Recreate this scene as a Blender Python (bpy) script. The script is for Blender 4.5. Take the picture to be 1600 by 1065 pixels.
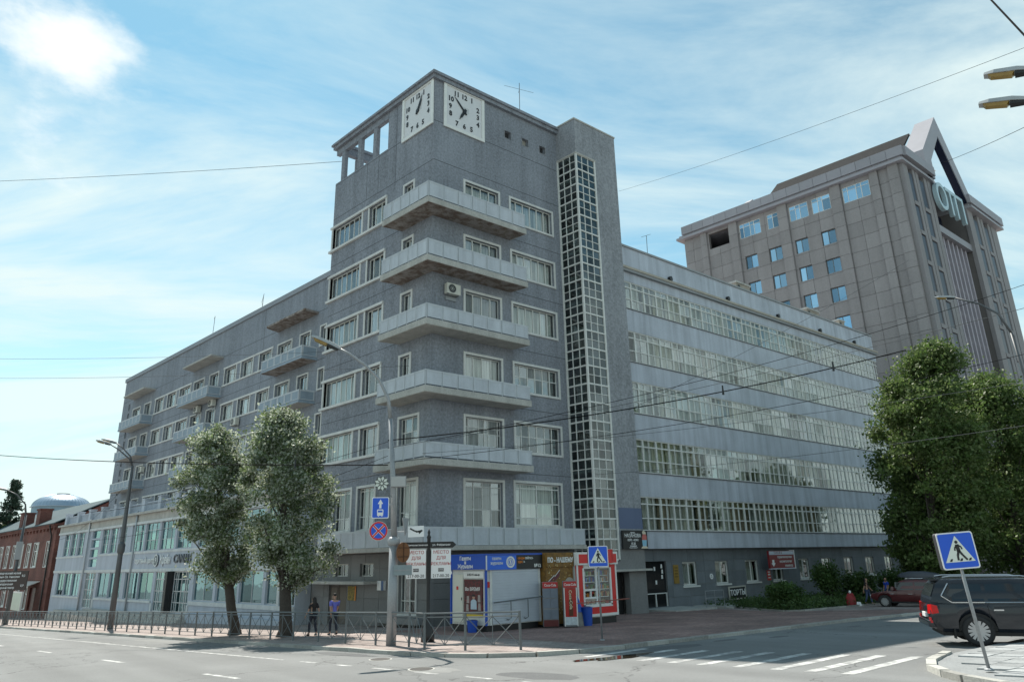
import bpy, bmesh, math, random
import numpy as np
from mathutils import Vector, Matrix

for o in list(bpy.data.objects): bpy.data.objects.remove(o)
SC = bpy.context.scene
COL = SC.collection
rad = math.radians
rng = random.Random(7)

# ------------------------------------------------------------------ camera, sky, sun, exposure
# World frame: origin at the street corner of the clock tower, +X runs along its right (side street) facade.
Lv = Vector((-0.12516, 0.992137, 0.0))          # direction of the left (avenue) facade, going away from the corner
def camera():
    pitch, roll, yaw = rad(17.386), rad(-1.288), rad(51.13 - 90)
    F = Vector((0, math.cos(pitch), math.sin(pitch))); U = Vector((0, -math.sin(pitch), math.cos(pitch))); R = Vector((1, 0, 0))
    R2 = R*math.cos(roll) + U*math.sin(roll); U2 = -R*math.sin(roll) + U*math.cos(roll)
    rot = Matrix((R2, U2, -F)).transposed()
    rot = Matrix.Rotation(-yaw*-1, 3, 'Z') @ rot
    c = bpy.data.cameras.new('camera'); c.sensor_width = 36; c.lens = 36*1095/1600; c.clip_end = 3000; c.clip_start = .1
    o = bpy.data.objects.new('camera', c); COL.objects.link(o)
    o.matrix_world = Matrix.Translation((-20.75611, -33.2563, 3.17159)) @ rot.to_4x4()
    SC.camera = o
camera()

SUN_DIR = Vector((0.16, 0.987, 1.47)).normalized()     # towards the sun: behind the building
SUN_EL = math.asin(SUN_DIR.z); SUN_AZ = math.atan2(SUN_DIR.x, SUN_DIR.y)
SKY_STRENGTH = 0.094
PUFF = (0.035, 0.824, 0.566)
EXPOSURE = 1.06
w = bpy.data.worlds.new('World'); SC.world = w; w.use_nodes = True
nt = w.node_tree; N = nt.nodes; K = nt.links
for n in list(N): N.remove(n)
def nn(t, **kw):
    n = N.new(t)
    for k, v in kw.items(): setattr(n, k, v)
    return n
sky = nn('ShaderNodeTexSky', sky_type='NISHITA', sun_disc=False, sun_elevation=SUN_EL, sun_rotation=SUN_AZ)
sky.air_density = 1.0; sky.dust_density = 0.15; sky.ozone_density = 1.6; sky.altitude = 150
tc = nn('ShaderNodeTexCoord'); sep = nn('ShaderNodeSeparateXYZ'); K.new(tc.outputs['Generated'], sep.inputs[0])
zp = nn('ShaderNodeMath', operation='MAXIMUM'); K.new(sep.outputs['Z'], zp.inputs[0]); zp.inputs[1].default_value = 0.0
za = nn('ShaderNodeMath', operation='ADD'); K.new(zp.outputs[0], za.inputs[0]); za.inputs[1].default_value = 0.22
cb = nn('ShaderNodeVectorMath', operation='DIVIDE'); K.new(tc.outputs['Generated'], cb.inputs[0])
cx = nn('ShaderNodeCombineXYZ')
for i in range(3): K.new(za.outputs[0], cx.inputs[i])
K.new(cx.outputs[0], cb.inputs[1])
mr_ = nn('ShaderNodeMapping'); K.new(cb.outputs[0], mr_.inputs[0]); mr_.inputs['Rotation'].default_value = (0, 0, rad(33))
mp = nn('ShaderNodeMapping'); K.new(mr_.outputs[0], mp.inputs[0]); mp.inputs['Scale'].default_value = (0.55, 1.5, 0.2); mp.inputs['Location'].default_value = (3.1, 1.35, 0)
n1 = nn('ShaderNodeTexNoise'); K.new(mp.outputs[0], n1.inputs['Vector']); n1.inputs['Scale'].default_value = 1.35; n1.inputs['Detail'].default_value = 9; n1.inputs['Roughness'].default_value = .61; n1.inputs['Distortion'].default_value = .6
cr = nn('ShaderNodeValToRGB'); K.new(n1.outputs['Fac'], cr.inputs[0])
cr.color_ramp.elements[0].position = .40; cr.color_ramp.elements[0].color = (.0, .0, .0, 1)
cr.color_ramp.elements[1].position = .65; cr.color_ramp.elements[1].color = (1, 1, 1, 1)
# one bigger white cumulus, high on the left
pd = nn('ShaderNodeVectorMath', operation='DISTANCE'); K.new(tc.outputs['Generated'], pd.inputs[0]); pd.inputs[1].default_value = PUFF
pn = nn('ShaderNodeTexNoise'); K.new(cb.outputs[0], pn.inputs['Vector']); pn.inputs['Scale'].default_value = 3.2; pn.inputs['Detail'].default_value = 7; pn.inputs['Roughness'].default_value = .6
pa = nn('ShaderNodeMath', operation='MULTIPLY_ADD'); K.new(pn.outputs['Fac'], pa.inputs[0]); pa.inputs[1].default_value = -.34; K.new(pd.outputs['Value'], pa.inputs[2])
pf = nn('ShaderNodeMapRange', interpolation_type='SMOOTHSTEP'); K.new(pa.outputs[0], pf.inputs['Value']); pf.inputs['From Min'].default_value = -.155; pf.inputs['From Max'].default_value = -.075; pf.inputs['To Min'].default_value = 1; pf.inputs['To Max'].default_value = 0
# more cloud and whitish haze low in the sky
hz = nn('ShaderNodeMapRange'); K.new(sep.outputs['Z'], hz.inputs['Value']); hz.inputs['From Min'].default_value = .02; hz.inputs['From Max'].default_value = .5; hz.inputs['To Min'].default_value = .75; hz.inputs['To Max'].default_value = .0
mx = nn('ShaderNodeMath', operation='MAXIMUM'); mx.use_clamp = True
ad = nn('ShaderNodeMath', operation='ADD'); ad.use_clamp = True; K.new(cr.outputs[0], ad.inputs[0]); K.new(hz.outputs[0], ad.inputs[1])
sc_ = nn('ShaderNodeMath', operation='MULTIPLY'); K.new(ad.outputs[0], sc_.inputs[0]); sc_.inputs[1].default_value = .92
tint = nn('ShaderNodeMix', data_type='RGBA', blend_type='MULTIPLY'); tint.inputs['Factor'].default_value = 1; K.new(sky.outputs[0], tint.inputs['A']); tint.inputs['B'].default_value = (.70, .98, .80, 1)
mixc = nn('ShaderNodeMix', data_type='RGBA'); K.new(sc_.outputs[0], mixc.inputs['Factor']); K.new(tint.outputs['Result'], mixc.inputs['A']); mixc.inputs['B'].default_value = (4.4, 5.1, 5.0, 1)
mixp = nn('ShaderNodeMix', data_type='RGBA'); K.new(pf.outputs[0], mixp.inputs['Factor']); K.new(mixc.outputs['Result'], mixp.inputs['A']); mixp.inputs['B'].default_value = (5.2, 5.55, 5.55, 1)
bg = nn('ShaderNodeBackground'); K.new(mixp.outputs['Result'], bg.inputs[0]); bg.inputs[1].default_value = SKY_STRENGTH
wo = nn('ShaderNodeOutputWorld'); K.new(bg.outputs[0], wo.inputs[0])

sl = bpy.data.lights.new('sun', 'SUN'); sl.energy = 3.6; sl.angle = rad(.53); sl.color = (1, .95, .86)
so = bpy.data.objects.new('sun', sl); COL.objects.link(so); so.rotation_euler = SUN_DIR.to_track_quat('Z', 'Y').to_euler(); so.location = (0, 60, 80)
SC.view_settings.view_transform = 'Standard'; SC.view_settings.look = 'None'; SC.view_settings.exposure = EXPOSURE; SC.view_settings.gamma = 1
SC.view_settings.use_curve_mapping = False

# ------------------------------------------------------------------ helpers
def W(r, l, z): return (r + l*Lv.x, l*Lv.y, z)
def G(r, l):    # ground height (pavement level); the streets fall away to the left and right
    return -.010*r - .029*l - .008*max(0, r - 10)
def Wg(r, l, dz=0): return W(r, l, G(r, l) + dz)
ANG_L = math.atan2(-Lv.y, -Lv.x)

WM = {}
def tag(o, label=None, cat=None, group=None, kind=None):
    for k, v in (('label', label), ('category', cat), ('group', group), ('kind', kind)):
        if v: o[k] = v
    return o
def emp(name, label, cat, loc, rotz=0, group=None):
    o = bpy.data.objects.new(name, None); COL.objects.link(o); o.empty_display_size = .2
    m = Matrix.Translation(loc) @ Matrix.Rotation(rotz, 4, 'Z'); o.matrix_world = m; WM[o] = m
    return tag(o, label, cat, group)
def link(name, me, parent=None, m=None):
    """object with mesh me at world matrix m (default: the parent's frame)"""
    o = bpy.data.objects.new(name, me); COL.objects.link(o)
    if parent is not None:
        o.parent = parent
        if m is None: m = WM[parent]
        o.matrix_basis = WM[parent].inverted() @ m
    else:
        if m is None: m = Matrix.Identity(4)
        o.matrix_world = m
    WM[o] = m
    return o
BOXF = [(0,3,2,1),(4,5,6,7),(0,1,5,4),(1,2,6,5),(2,3,7,6),(3,0,4,7)]
class MB:
    def __init__(s, fn=None): s.v = []; s.f = []; s.fn = fn or (lambda x, y, z: (x, y, z))
    def add(s, vs, fs):
        n = len(s.v); s.v += [s.fn(*v) for v in vs]; s.f += [tuple(i + n for i in f) for f in fs]
    def box(s, x0, x1, y0, y1, z0, z1):
        s.add([(x0,y0,z0),(x1,y0,z0),(x1,y1,z0),(x0,y1,z0),(x0,y0,z1),(x1,y0,z1),(x1,y1,z1),(x0,y1,z1)], BOXF); return s
    def prism(s, poly, z0, z1):
        n = len(poly)
        s.add([(x, y, z0) for x, y in poly] + [(x, y, z1) for x, y in poly],
              [tuple(range(n))[::-1], tuple(range(n, 2*n))] + [(i, (i+1) % n, n+(i+1) % n, n+i) for i in range(n)]); return s
    def yprism(s, poly, y0, y1):       # polygon in x,z extruded along y
        n = len(poly)
        s.add([(x, y0, z) for x, z in poly] + [(x, y1, z) for x, z in poly],
              [tuple(range(n)), tuple(range(n, 2*n))[::-1]] + [(i, n+i, n+(i+1) % n, (i+1) % n) for i in range(n)]); return s
    def sheet(s, pts, flip=False):
        s.add(pts, [tuple(range(len(pts)))[::(-1 if flip else 1)]]); return s
    def tube(s, pts, rad_, n=8, cap=True):
        pts = [Vector(p) for p in pts]
        if not hasattr(rad_, '__len__'): rad_ = [rad_]*len(pts)
        rings = []; up = None
        for i, p in enumerate(pts):
            d = (pts[min(i+1, len(pts)-1)] - pts[max(i-1, 0)]).normalized()
            if up is None: up = Vector((0, 0, 1)) if abs(d.z) < .9 else Vector((1, 0, 0))
            a = d.cross(up).normalized(); b = a.cross(d).normalized(); up = b
            rings.append([p + (a*math.cos(t) + b*math.sin(t))*rad_[i] for t in [2*math.pi*k/n for k in range(n)]])
        vs = [tuple(v) for r in rings for v in r]; fs = []
        for i in range(len(pts)-1):
            for k in range(n):
                fs.append((i*n+k, i*n+(k+1) % n, (i+1)*n+(k+1) % n, (i+1)*n+k))
        if cap: fs += [tuple(range(n))[::-1], tuple(range((len(pts)-1)*n, len(pts)*n))]
        s.add(vs, fs); return s
    def lathe(s, prof, n=16, c=(0, 0, 0)):     # prof: (radius, z) from bottom to top
        vs = []; fs = []
        for r, z in prof:
            for k in range(n):
                t = 2*math.pi*k/n; vs.append((c[0]+r*math.cos(t), c[1]+r*math.sin(t), c[2]+z))
        for i in range(len(prof)-1):
            for k in range(n): fs.append((i*n+k, i*n+(k+1) % n, (i+1)*n+(k+1) % n, (i+1)*n+k))
        fs += [tuple(range(n))[::-1], tuple(range((len(prof)-1)*n, len(prof)*n))]
        s.add(vs, fs); return s
    def mesh(s, name, mat, smooth=False, inv=None):
        me = bpy.data.meshes.new(name)
        vs = s.v if inv is None else [tuple(inv @ Vector(v)) for v in s.v]
        me.from_pydata(vs, [], s.f); me.update()
        if mat is not None: me.materials.append(mat)
        if smooth: me.polygons.foreach_set('use_smooth', [True]*len(me.polygons))
        return me
    def build(s, name, mat, parent=None, smooth=False, bevel=0, segs=2, world=True):
        """world=True: coordinates are world ones, else they are in the parent's frame"""
        inv = None
        if parent is not None and world: inv = WM[parent].inverted()
        me = s.mesh(name, mat, smooth, inv)
        if bevel:
            bm = bmesh.new(); bm.from_mesh(me); bmesh.ops.recalc_face_normals(bm, faces=bm.faces)
            ed = [e for e in bm.edges if len(e.link_faces) == 2 and e.calc_face_angle(0) > .5]
            bmesh.ops.bevel(bm, geom=ed, offset=bevel, segments=segs, affect='EDGES', profile=.6, clamp_overlap=True)
            bm.to_mesh(me); bm.free()
            if smooth: me.polygons.foreach_set('use_smooth', [True]*len(me.polygons))
        return link(name, me, parent)
def RB(): return MB(W)

# text -> mesh (flat lettering with a little thickness)
_tx = {}
def text_mesh(txt, size, mat, depth=.004, bold=0.0, sx=1.0, spacing=1.0):
    k = (txt, size, mat.name, depth, bold, sx, spacing)
    if k in _tx: return _tx[k]
    cu = bpy.data.curves.new('lettering', 'FONT'); cu.body = txt; cu.size = size; cu.extrude = depth; cu.offset = bold
    cu.align_x = 'CENTER'; cu.align_y = 'CENTER'; cu.resolution_u = 2; cu.space_line = .95; cu.space_character = spacing
    o = bpy.data.objects.new('lettering', cu); COL.objects.link(o)
    me = bpy.data.meshes.new_from_object(o.evaluated_get(bpy.context.evaluated_depsgraph_get()))
    bpy.data.objects.remove(o); bpy.data.curves.remove(cu)
    me.name = 'lettering'; me.materials.clear(); me.materials.append(mat)
    if sx != 1: me.transform(Matrix.Diagonal((sx, 1, 1, 1)))
    _tx[k] = me; return me
def frame(loc, ang):
    """matrix of an upright board: local x to the reader's right, local y up, local z out of the face"""
    return Matrix.Translation(loc) @ Matrix.Rotation(ang, 4, 'Z') @ Matrix.Rotation(rad(90), 4, 'X')
def put_text(txt, size, mat, parent, loc, ang, depth=.004, bold=0.0, sx=1.0, name='lettering', spacing=1.0):
    return link(name, text_mesh(txt, size, mat, depth, bold, sx, spacing), parent, frame(loc, ang))

# ------------------------------------------------------------------ materials
MATS = {}
def pbr(name, col, rough=.8, metal=0, var=.12, vs=.6, grain=0, gs=40, streak=0, bump=0, bs=60, spec=.5, obj=False, coat=0, rnd=0, col2=None):
    if name in MATS: return MATS[name]
    m = bpy.data.materials.new(name); m.use_nodes = True; t = m.node_tree; n = t.nodes; k = t.links
    p = n['Principled BSDF']; p.inputs['Roughness'].default_value = rough; p.inputs['Metallic'].default_value = metal
    p.inputs['Specular IOR Level'].default_value = spec; p.inputs['Coat Weight'].default_value = coat
    if obj: src = n.new('ShaderNodeTexCoord').outputs['Object']
    else: src = n.new('ShaderNodeNewGeometry').outputs['Position']
    fac = None
    def noise(scale, detail=4, vec=None):
        x = n.new('ShaderNodeTexNoise'); x.inputs['Scale'].default_value = scale; x.inputs['Detail'].default_value = detail
        x.inputs['Roughness'].default_value = .6; k.new(vec or src, x.inputs['Vector']); return x.outputs['Fac']
    def madd(a, amt):      # (a-.5)*2*amt
        q = n.new('ShaderNodeMath'); q.operation = 'MULTIPLY_ADD'; k.new(a, q.inputs[0]); q.inputs[1].default_value = 2*amt*1.6; q.inputs[2].default_value = -amt*1.6; return q.outputs[0]
    def plus(a, b):
        if a is None: return b
        q = n.new('ShaderNodeMath'); q.operation = 'ADD'; k.new(a, q.inputs[0]); k.new(b, q.inputs[1]); return q.outputs[0]
    if var: fac = plus(fac, madd(noise(vs), var))
    if grain: fac = plus(fac, madd(noise(gs, 2), grain))
    if streak:
        mpn = n.new('ShaderNodeMapping'); mpn.inputs['Scale'].default_value = (1.6, 1.6, .09); k.new(src, mpn.inputs[0])
        fac = plus(fac, madd(noise(1.0, 6, mpn.outputs[0]), streak))
    if rnd:
        oi = n.new('ShaderNodeObjectInfo'); fac = plus(fac, madd(oi.outputs['Random'], rnd))
    base = None
    if col2:
        mxn = n.new('ShaderNodeMix'); mxn.data_type = 'RGBA'; mxn.inputs['A'].default_value = (*col, 1); mxn.inputs['B'].default_value = (*col2, 1)
        r = n.new('ShaderNodeMapRange'); k.new(noise(vs*2.3, 5), r.inputs['Value']); r.inputs['From Min'].default_value = .42; r.inputs['From Max'].default_value = .6
        k.new(r.outputs[0], mxn.inputs['Factor']); base = mxn.outputs['Result']
    if fac is not None:
        add = n.new('ShaderNodeMath'); add.operation = 'ADD'; add.inputs[1].default_value = 1; k.new(fac, add.inputs[0])
        mul = n.new('ShaderNodeVectorMath'); mul.operation = 'SCALE'; k.new(add.outputs[0], mul.inputs['Scale'])
        if base: k.new(base, mul.inputs[0])
        else: mul.inputs[0].default_value = col
        k.new(mul.outputs[0], p.inputs['Base Color'])
    elif base: k.new(base, p.inputs['Base Color'])
    else: p.inputs['Base Color'].default_value = (*col, 1)
    if bump:
        b = n.new('ShaderNodeBump'); b.inputs['Strength'].default_value = bump; b.inputs['Distance'].default_value = .02
        k.new(noise(bs, 3), b.inputs['Height']); k.new(b.outputs[0], p.inputs['Normal'])
    MATS[name] = m; return m
def glass(name, refl=.2, tint=(.7, .76, .76), rough=.02, wave=.012, rnd=.12, gcol=(.92, .95, .97)):
    m = bpy.data.materials.new(name); m.use_nodes = True; t = m.node_tree; n = t.nodes; k = t.links
    for x in list(n): n.remove(x)
    tr = n.new('ShaderNodeBsdfTransparent'); tr.inputs[0].default_value = (*tint, 1)
    gl = n.new('ShaderNodeBsdfGlossy'); gl.inputs['Roughness'].default_value = rough; gl.inputs[0].default_value = (*gcol, 1)
    oi = n.new('ShaderNodeObjectInfo'); lw = n.new('ShaderNodeLayerWeight'); lw.inputs['Blend'].default_value = .5
    pw = n.new('ShaderNodeMath'); pw.operation = 'POWER'; k.new(lw.outputs['Facing'], pw.inputs[0]); pw.inputs[1].default_value = 4
    a = n.new('ShaderNodeMath'); a.operation = 'MULTIPLY_ADD'; k.new(oi.outputs['Random'], a.inputs[0]); a.inputs[1].default_value = 2*rnd; a.inputs[2].default_value = refl - rnd
    b0 = n.new('ShaderNodeMath'); b0.operation = 'MULTIPLY_ADD'; b0.use_clamp = True; k.new(pw.outputs[0], b0.inputs[0]); b0.inputs[1].default_value = .7; k.new(a.outputs[0], b0.inputs[2])
    gb = n.new('ShaderNodeNewGeometry'); iv = n.new('ShaderNodeMath'); iv.operation = 'SUBTRACT'; iv.inputs[0].default_value = 1; k.new(gb.outputs['Backfacing'], iv.inputs[1])
    b = n.new('ShaderNodeMath'); b.operation = 'MULTIPLY'; k.new(b0.outputs[0], b.inputs[0]); k.new(iv.outputs[0], b.inputs[1])
    g = n.new('ShaderNodeNewGeometry')
    no = n.new('ShaderNodeTexNoise'); no.inputs['Scale'].default_value = 1.3; k.new(g.outputs['Position'], no.inputs['Vector'])
    bp = n.new('ShaderNodeBump'); bp.inputs['Strength'].default_value = wave; bp.inputs['Distance'].default_value = .3; k.new(no.outputs['Fac'], bp.inputs['Height']); k.new(bp.outputs[0], gl.inputs['Normal'])
    mx_ = n.new('ShaderNodeMixShader'); k.new(b.outputs[0], mx_.inputs[0]); k.new(tr.outputs[0], mx_.inputs[1]); k.new(gl.outputs[0], mx_.inputs[2])
    o = n.new('ShaderNodeOutputMaterial'); k.new(mx_.outputs[0], o.inputs[0]); MATS[name] = m; return m
def curtain_mat(name, cols, stripes=9):
    m = bpy.data.materials.new(name); m.use_nodes = True; t = m.node_tree; n = t.nodes; k = t.links; p = n['Principled BSDF']; p.inputs['Roughness'].default_value = .9
    oi = n.new('ShaderNodeObjectInfo'); cr_ = n.new('ShaderNodeValToRGB'); cr_.color_ramp.interpolation = 'CONSTANT'
    while len(cr_.color_ramp.elements) < len(cols): cr_.color_ramp.elements.new(.5)
    for i, c in enumerate(cols): cr_.color_ramp.elements[i].position = i/len(cols); cr_.color_ramp.elements[i].color = (*c, 1)
    k.new(oi.outputs['Random'], cr_.inputs[0])
    tcn = n.new('ShaderNodeTexCoord'); mpn = n.new('ShaderNodeMapping'); mpn.inputs['Scale'].default_value = (stripes, .4, .4); k.new(tcn.outputs['Object'], mpn.inputs[0])
    no = n.new('ShaderNodeTexNoise'); no.inputs['Scale'].default_value = 1; no.inputs['Detail'].default_value = 3; k.new(mpn.outputs[0], no.inputs['Vector'])
    mr = n.new('ShaderNodeMapRange'); k.new(no.outputs['Fac'], mr.inputs['Value']); mr.inputs['From Min'].default_value = .3; mr.inputs['From Max'].default_value = .7; mr.inputs['To Min'].default_value = .45; mr.inputs['To Max'].default_value = 1.15
    s = n.new('ShaderNodeVectorMath'); s.operation = 'SCALE'; k.new(cr_.outputs[0], s.inputs[0]); k.new(mr.outputs[0], s.inputs['Scale']); k.new(s.outputs[0], p.inputs['Base Color'])
    MATS[name] = m; return m

PLASTER = pbr('roughcast_plaster', (.228, .243, .274), .92, var=.17, vs=.3, grain=.36, gs=7, streak=.24, bump=.9, bs=22)
PLASTER_W = pbr('wing_plaster', (.235, .255, .29), .92, var=.14, vs=.3, grain=.26, gs=7, streak=.22, bump=.8, bs=22)
STAIRP = pbr('stair_plaster', (.27,.28,.30), .92, var=.14, vs=.3, grain=.34, gs=7, streak=.22, bump=.9, bs=20)
SPAND = pbr('spandrel_plaster', (.46,.49,.55), .85, var=.16, vs=.4, grain=.08, gs=9, streak=.3, bump=.3, bs=25)
TRIM = pbr('window_trim_paint', (.60, .60, .58), .75, var=.1, vs=1.5, grain=.12, gs=14, streak=.12)
FRAME = pbr('white_frame_paint', (.66, .66, .63), .55, var=.1, vs=2, grain=.1, gs=12)
CLAD = pbr('dark_stone_cladding', (.18,.18,.18), .6, var=.14, vs=.8, grain=.2, gs=16, rnd=.10, bump=.2, bs=30)
JOINT = pbr('joint_shadow_grey', (.07, .075, .085), .9, var=0)
BALC = pbr('balcony_panel_paint', (.47, .50, .54), .6, var=.1, vs=1.2, grain=.07, gs=10, streak=.2)
BALC2 = pbr('wing_balcony_paint', (.25, .31, .37), .6, var=.1, vs=1.2, grain=.07, gs=10, streak=.2)
RAILM = pbr('rail_paint', (.50, .53, .56), .5, var=.1, vs=2)
CONC = pbr('weathered_concrete', (.42, .41, .38), .9, var=.16, vs=1.1, grain=.2, gs=12, streak=.2, bump=.6, bs=15)
SOFFIT = pbr('rusty_soffit', (.30, .27, .25), .95, var=.2, vs=1.0, grain=.25, gs=7, bump=1, bs=8, col2=(.17, .125, .10))
ROOFM = pbr('roof_metal', (.16, .17, .18), .5, metal=.4, var=.15, vs=.8)
DARK = pbr('dark_interior', (.03, .03, .033), .9, var=.2, vs=1)
ROOM = pbr('room_wall', (.30, .29, .26), .9, var=.35, vs=.33, grain=.1, gs=3)
GLASS = glass('window_glass', .17, tint=(.94,.96,.95))
GLASSD = glass('stair_glass', .11, tint=(.62, .68, .68), rnd=.06)
GLASSS = glass('shop_glass', .24, tint=(.55, .72, .74), gcol=(.6, .85, .9))
GLASSB = glass('blue_glass', .5, tint=(.15, .3, .5), rnd=.25, gcol=(.38, .66, .92))
CURT = curtain_mat('curtain_cloth', [(.62,.62,.58),(.5,.5,.48),(.06,.06,.07),(.66,.65,.6),(.25,.25,.25),(.55,.54,.5),(.7,.69,.66),(.12,.13,.15)])
OFFICE = curtain_mat('office_blinds', [(.50,.52,.48),(.66,.66,.60),(.16,.17,.18),(.60,.56,.44),(.22,.34,.42),(.70,.68,.58),(.12,.12,.13),(.40,.42,.38),(.56,.58,.56),(.62,.60,.52),(.34,.28,.20)], 5)
BLACK = pbr('black_paint', (.012, .012, .013), .45, var=.1)
WHITE = pbr('white_paint', (.74, .74, .71), .5, var=.10, vs=2, grain=.04, gs=14)
RED = pbr('red_paint', (.55, .02, .02), .45, var=.1, vs=1.5)
BLUE = pbr('blue_paint', (.01, .07, .50), .4, var=.08, vs=2)
STEEL = pbr('galvanised_pole', (.30, .31, .32), .5, metal=.35, var=.15, vs=1.5, grain=.15, gs=20, streak=.1)
DKSTEEL = pbr('grey_fence_paint', (.13, .145, .15), .5, var=.15, vs=1.5, grain=.1, gs=20)
RUBBER = pbr('rubber', (.02, .02, .02), .85, var=.1)

# ------------------------------------------------------------------ walls with openings, windows
def spans(a, b, cuts):
    """intervals of [a,b] left after removing cuts"""
    out = []; x = a
    for c0, c1 in sorted(cuts):
        if c0 > x + 1e-4: out.append((x, min(c0, b)))
        x = max(x, c1)
    if x < b - 1e-4: out.append((x, b))
    return out
def wall(mb, u0, u1, z0, z1, holes, boxfn):
    zs = sorted({z0, z1, *[h[2] for h in holes if z0 < h[2] < z1], *[h[3] for h in holes if z0 < h[3] < z1]})
    for a, b in zip(zs, zs[1:]):
        zc = (a + b)/2
        for s0, s1 in spans(u0, u1, [(h[0], h[1]) for h in holes if h[2] < zc < h[3]]): boxfn(s0, s1, a, b)
def wallR(mb, r0, r1, z0, z1, holes, l, th=.32): wall(mb, r0, r1, z0, z1, holes, lambda a, b, c, d: mb.box(a, b, l, l+th, c, d))
def wallL(mb, l0, l1, z0, z1, holes, r, th=.32): wall(mb, l0, l1, z0, z1, holes, lambda a, b, c, d: mb.box(r, r+th, a, b, c, d))

_wc = {}
def window(parent, face, plane, u0, u1, z0, z1, cols, rows, trim=.15, depth=.2, fw=.06, name='window', gmat=None, fmat=None, tmat=None, cmat=None, sill=True, curtain=True, skip=(), pane_name='pane', deep=.5):
    """u0..z1: clear opening. cols/rows: relative widths from left / heights from bottom. Returns the window part; panes and curtain are its children"""
    gmat = gmat or GLASS; fmat = fmat or FRAME; tmat = tmat or TRIM; cmat = cmat or CURT
    w_, h_ = round(u1-u0, 3), round(z1-z0, 3)
    key = (w_, h_, tuple(cols), tuple(rows), trim, depth, fw, gmat.name, fmat.name, cmat.name, sill, tuple(skip), deep)
    if key not in _wc:
        mb = MB(); tc_ = sum(cols); tr_ = sum(rows)
        xs = [0]; zs = [0]
        for c in cols: xs.append(xs[-1] + c/tc_*w_)
        for r in rows: zs.append(zs[-1] + r/tr_*h_)
        y0, y1 = depth-.035, depth+.035
        hf = fw/2
        mb.box(0, fw, y0, y1, 0, h_); mb.box(w_-fw, w_, y0, y1, 0, h_); mb.box(fw, w_-fw, y0, y1, 0, fw); mb.box(fw, w_-fw, y0, y1, h_-fw, h_)
        for x in xs[1:-1]: mb.box(x-hf, x+hf, y0-.004, y1, fw, h_-fw)
        for i, (a, b) in enumerate(zip(xs, xs[1:])):
            for z in zs[1:-1]:
                if (i, 'h') in skip: continue
                mb.box(a+hf, b-hf, y0+.004, y1-.004, z-hf*.8, z+hf*.8)
        fr = mb.mesh('window_frame', fmat)
        sm = None
        if trim:
            sb = MB(); sb.box(-trim, 0, -.05, .03, -trim*.9, h_+trim); sb.box(w_, w_+trim, -.05, .03, -trim*.9, h_+trim); sb.box(0, w_, -.05, .03, h_, h_+trim)
            sb.box(0, w_, -.05 if not sill else -.09, depth-.04, -trim*.9, .004)
            sm = sb.mesh('surround', tmat)
        pn = []
        for i, (a, b) in enumerate(zip(xs, xs[1:])):
            for j, (c, d) in enumerate(zip(zs, zs[1:])):
                if (i, 'h') in skip:
                    if j: continue
                    c, d = zs[0], zs[-1]
                pm = _pane(round(b-a, 3), round(d-c, 3), gmat); pn.append((pm, a, c))
        cm = MB().box(.0, w_, deep, deep+.02, 0, h_).mesh('curtain', cmat) if curtain else None
        _wc[key] = (fr, sm, pn, cm)
    fr, sm, pn, cm = _wc[key]
    m = Matrix.Translation(W(u0, plane, z0)) if face == 'R' else Matrix.Translation(W(plane, u1, z0)) @ Matrix.Rotation(ANG_L, 4, 'Z')
    o = link(name, fr, parent, m)
    if sm: link('surround', sm, o, m)
    for pm, a, c in pn: link(pane_name, pm, o, m @ Matrix.Translation((a, depth, c)))
    if cm: link('curtain', cm, o, m)
    return o
_pc = {}
def _pane(w_, h_, mat):
    k = (w_, h_, mat.name)
    if k not in _pc: _pc[k] = MB().box(0, w_, -.004, .004, 0, h_).mesh('pane', mat)
    return _pc[k]
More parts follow.
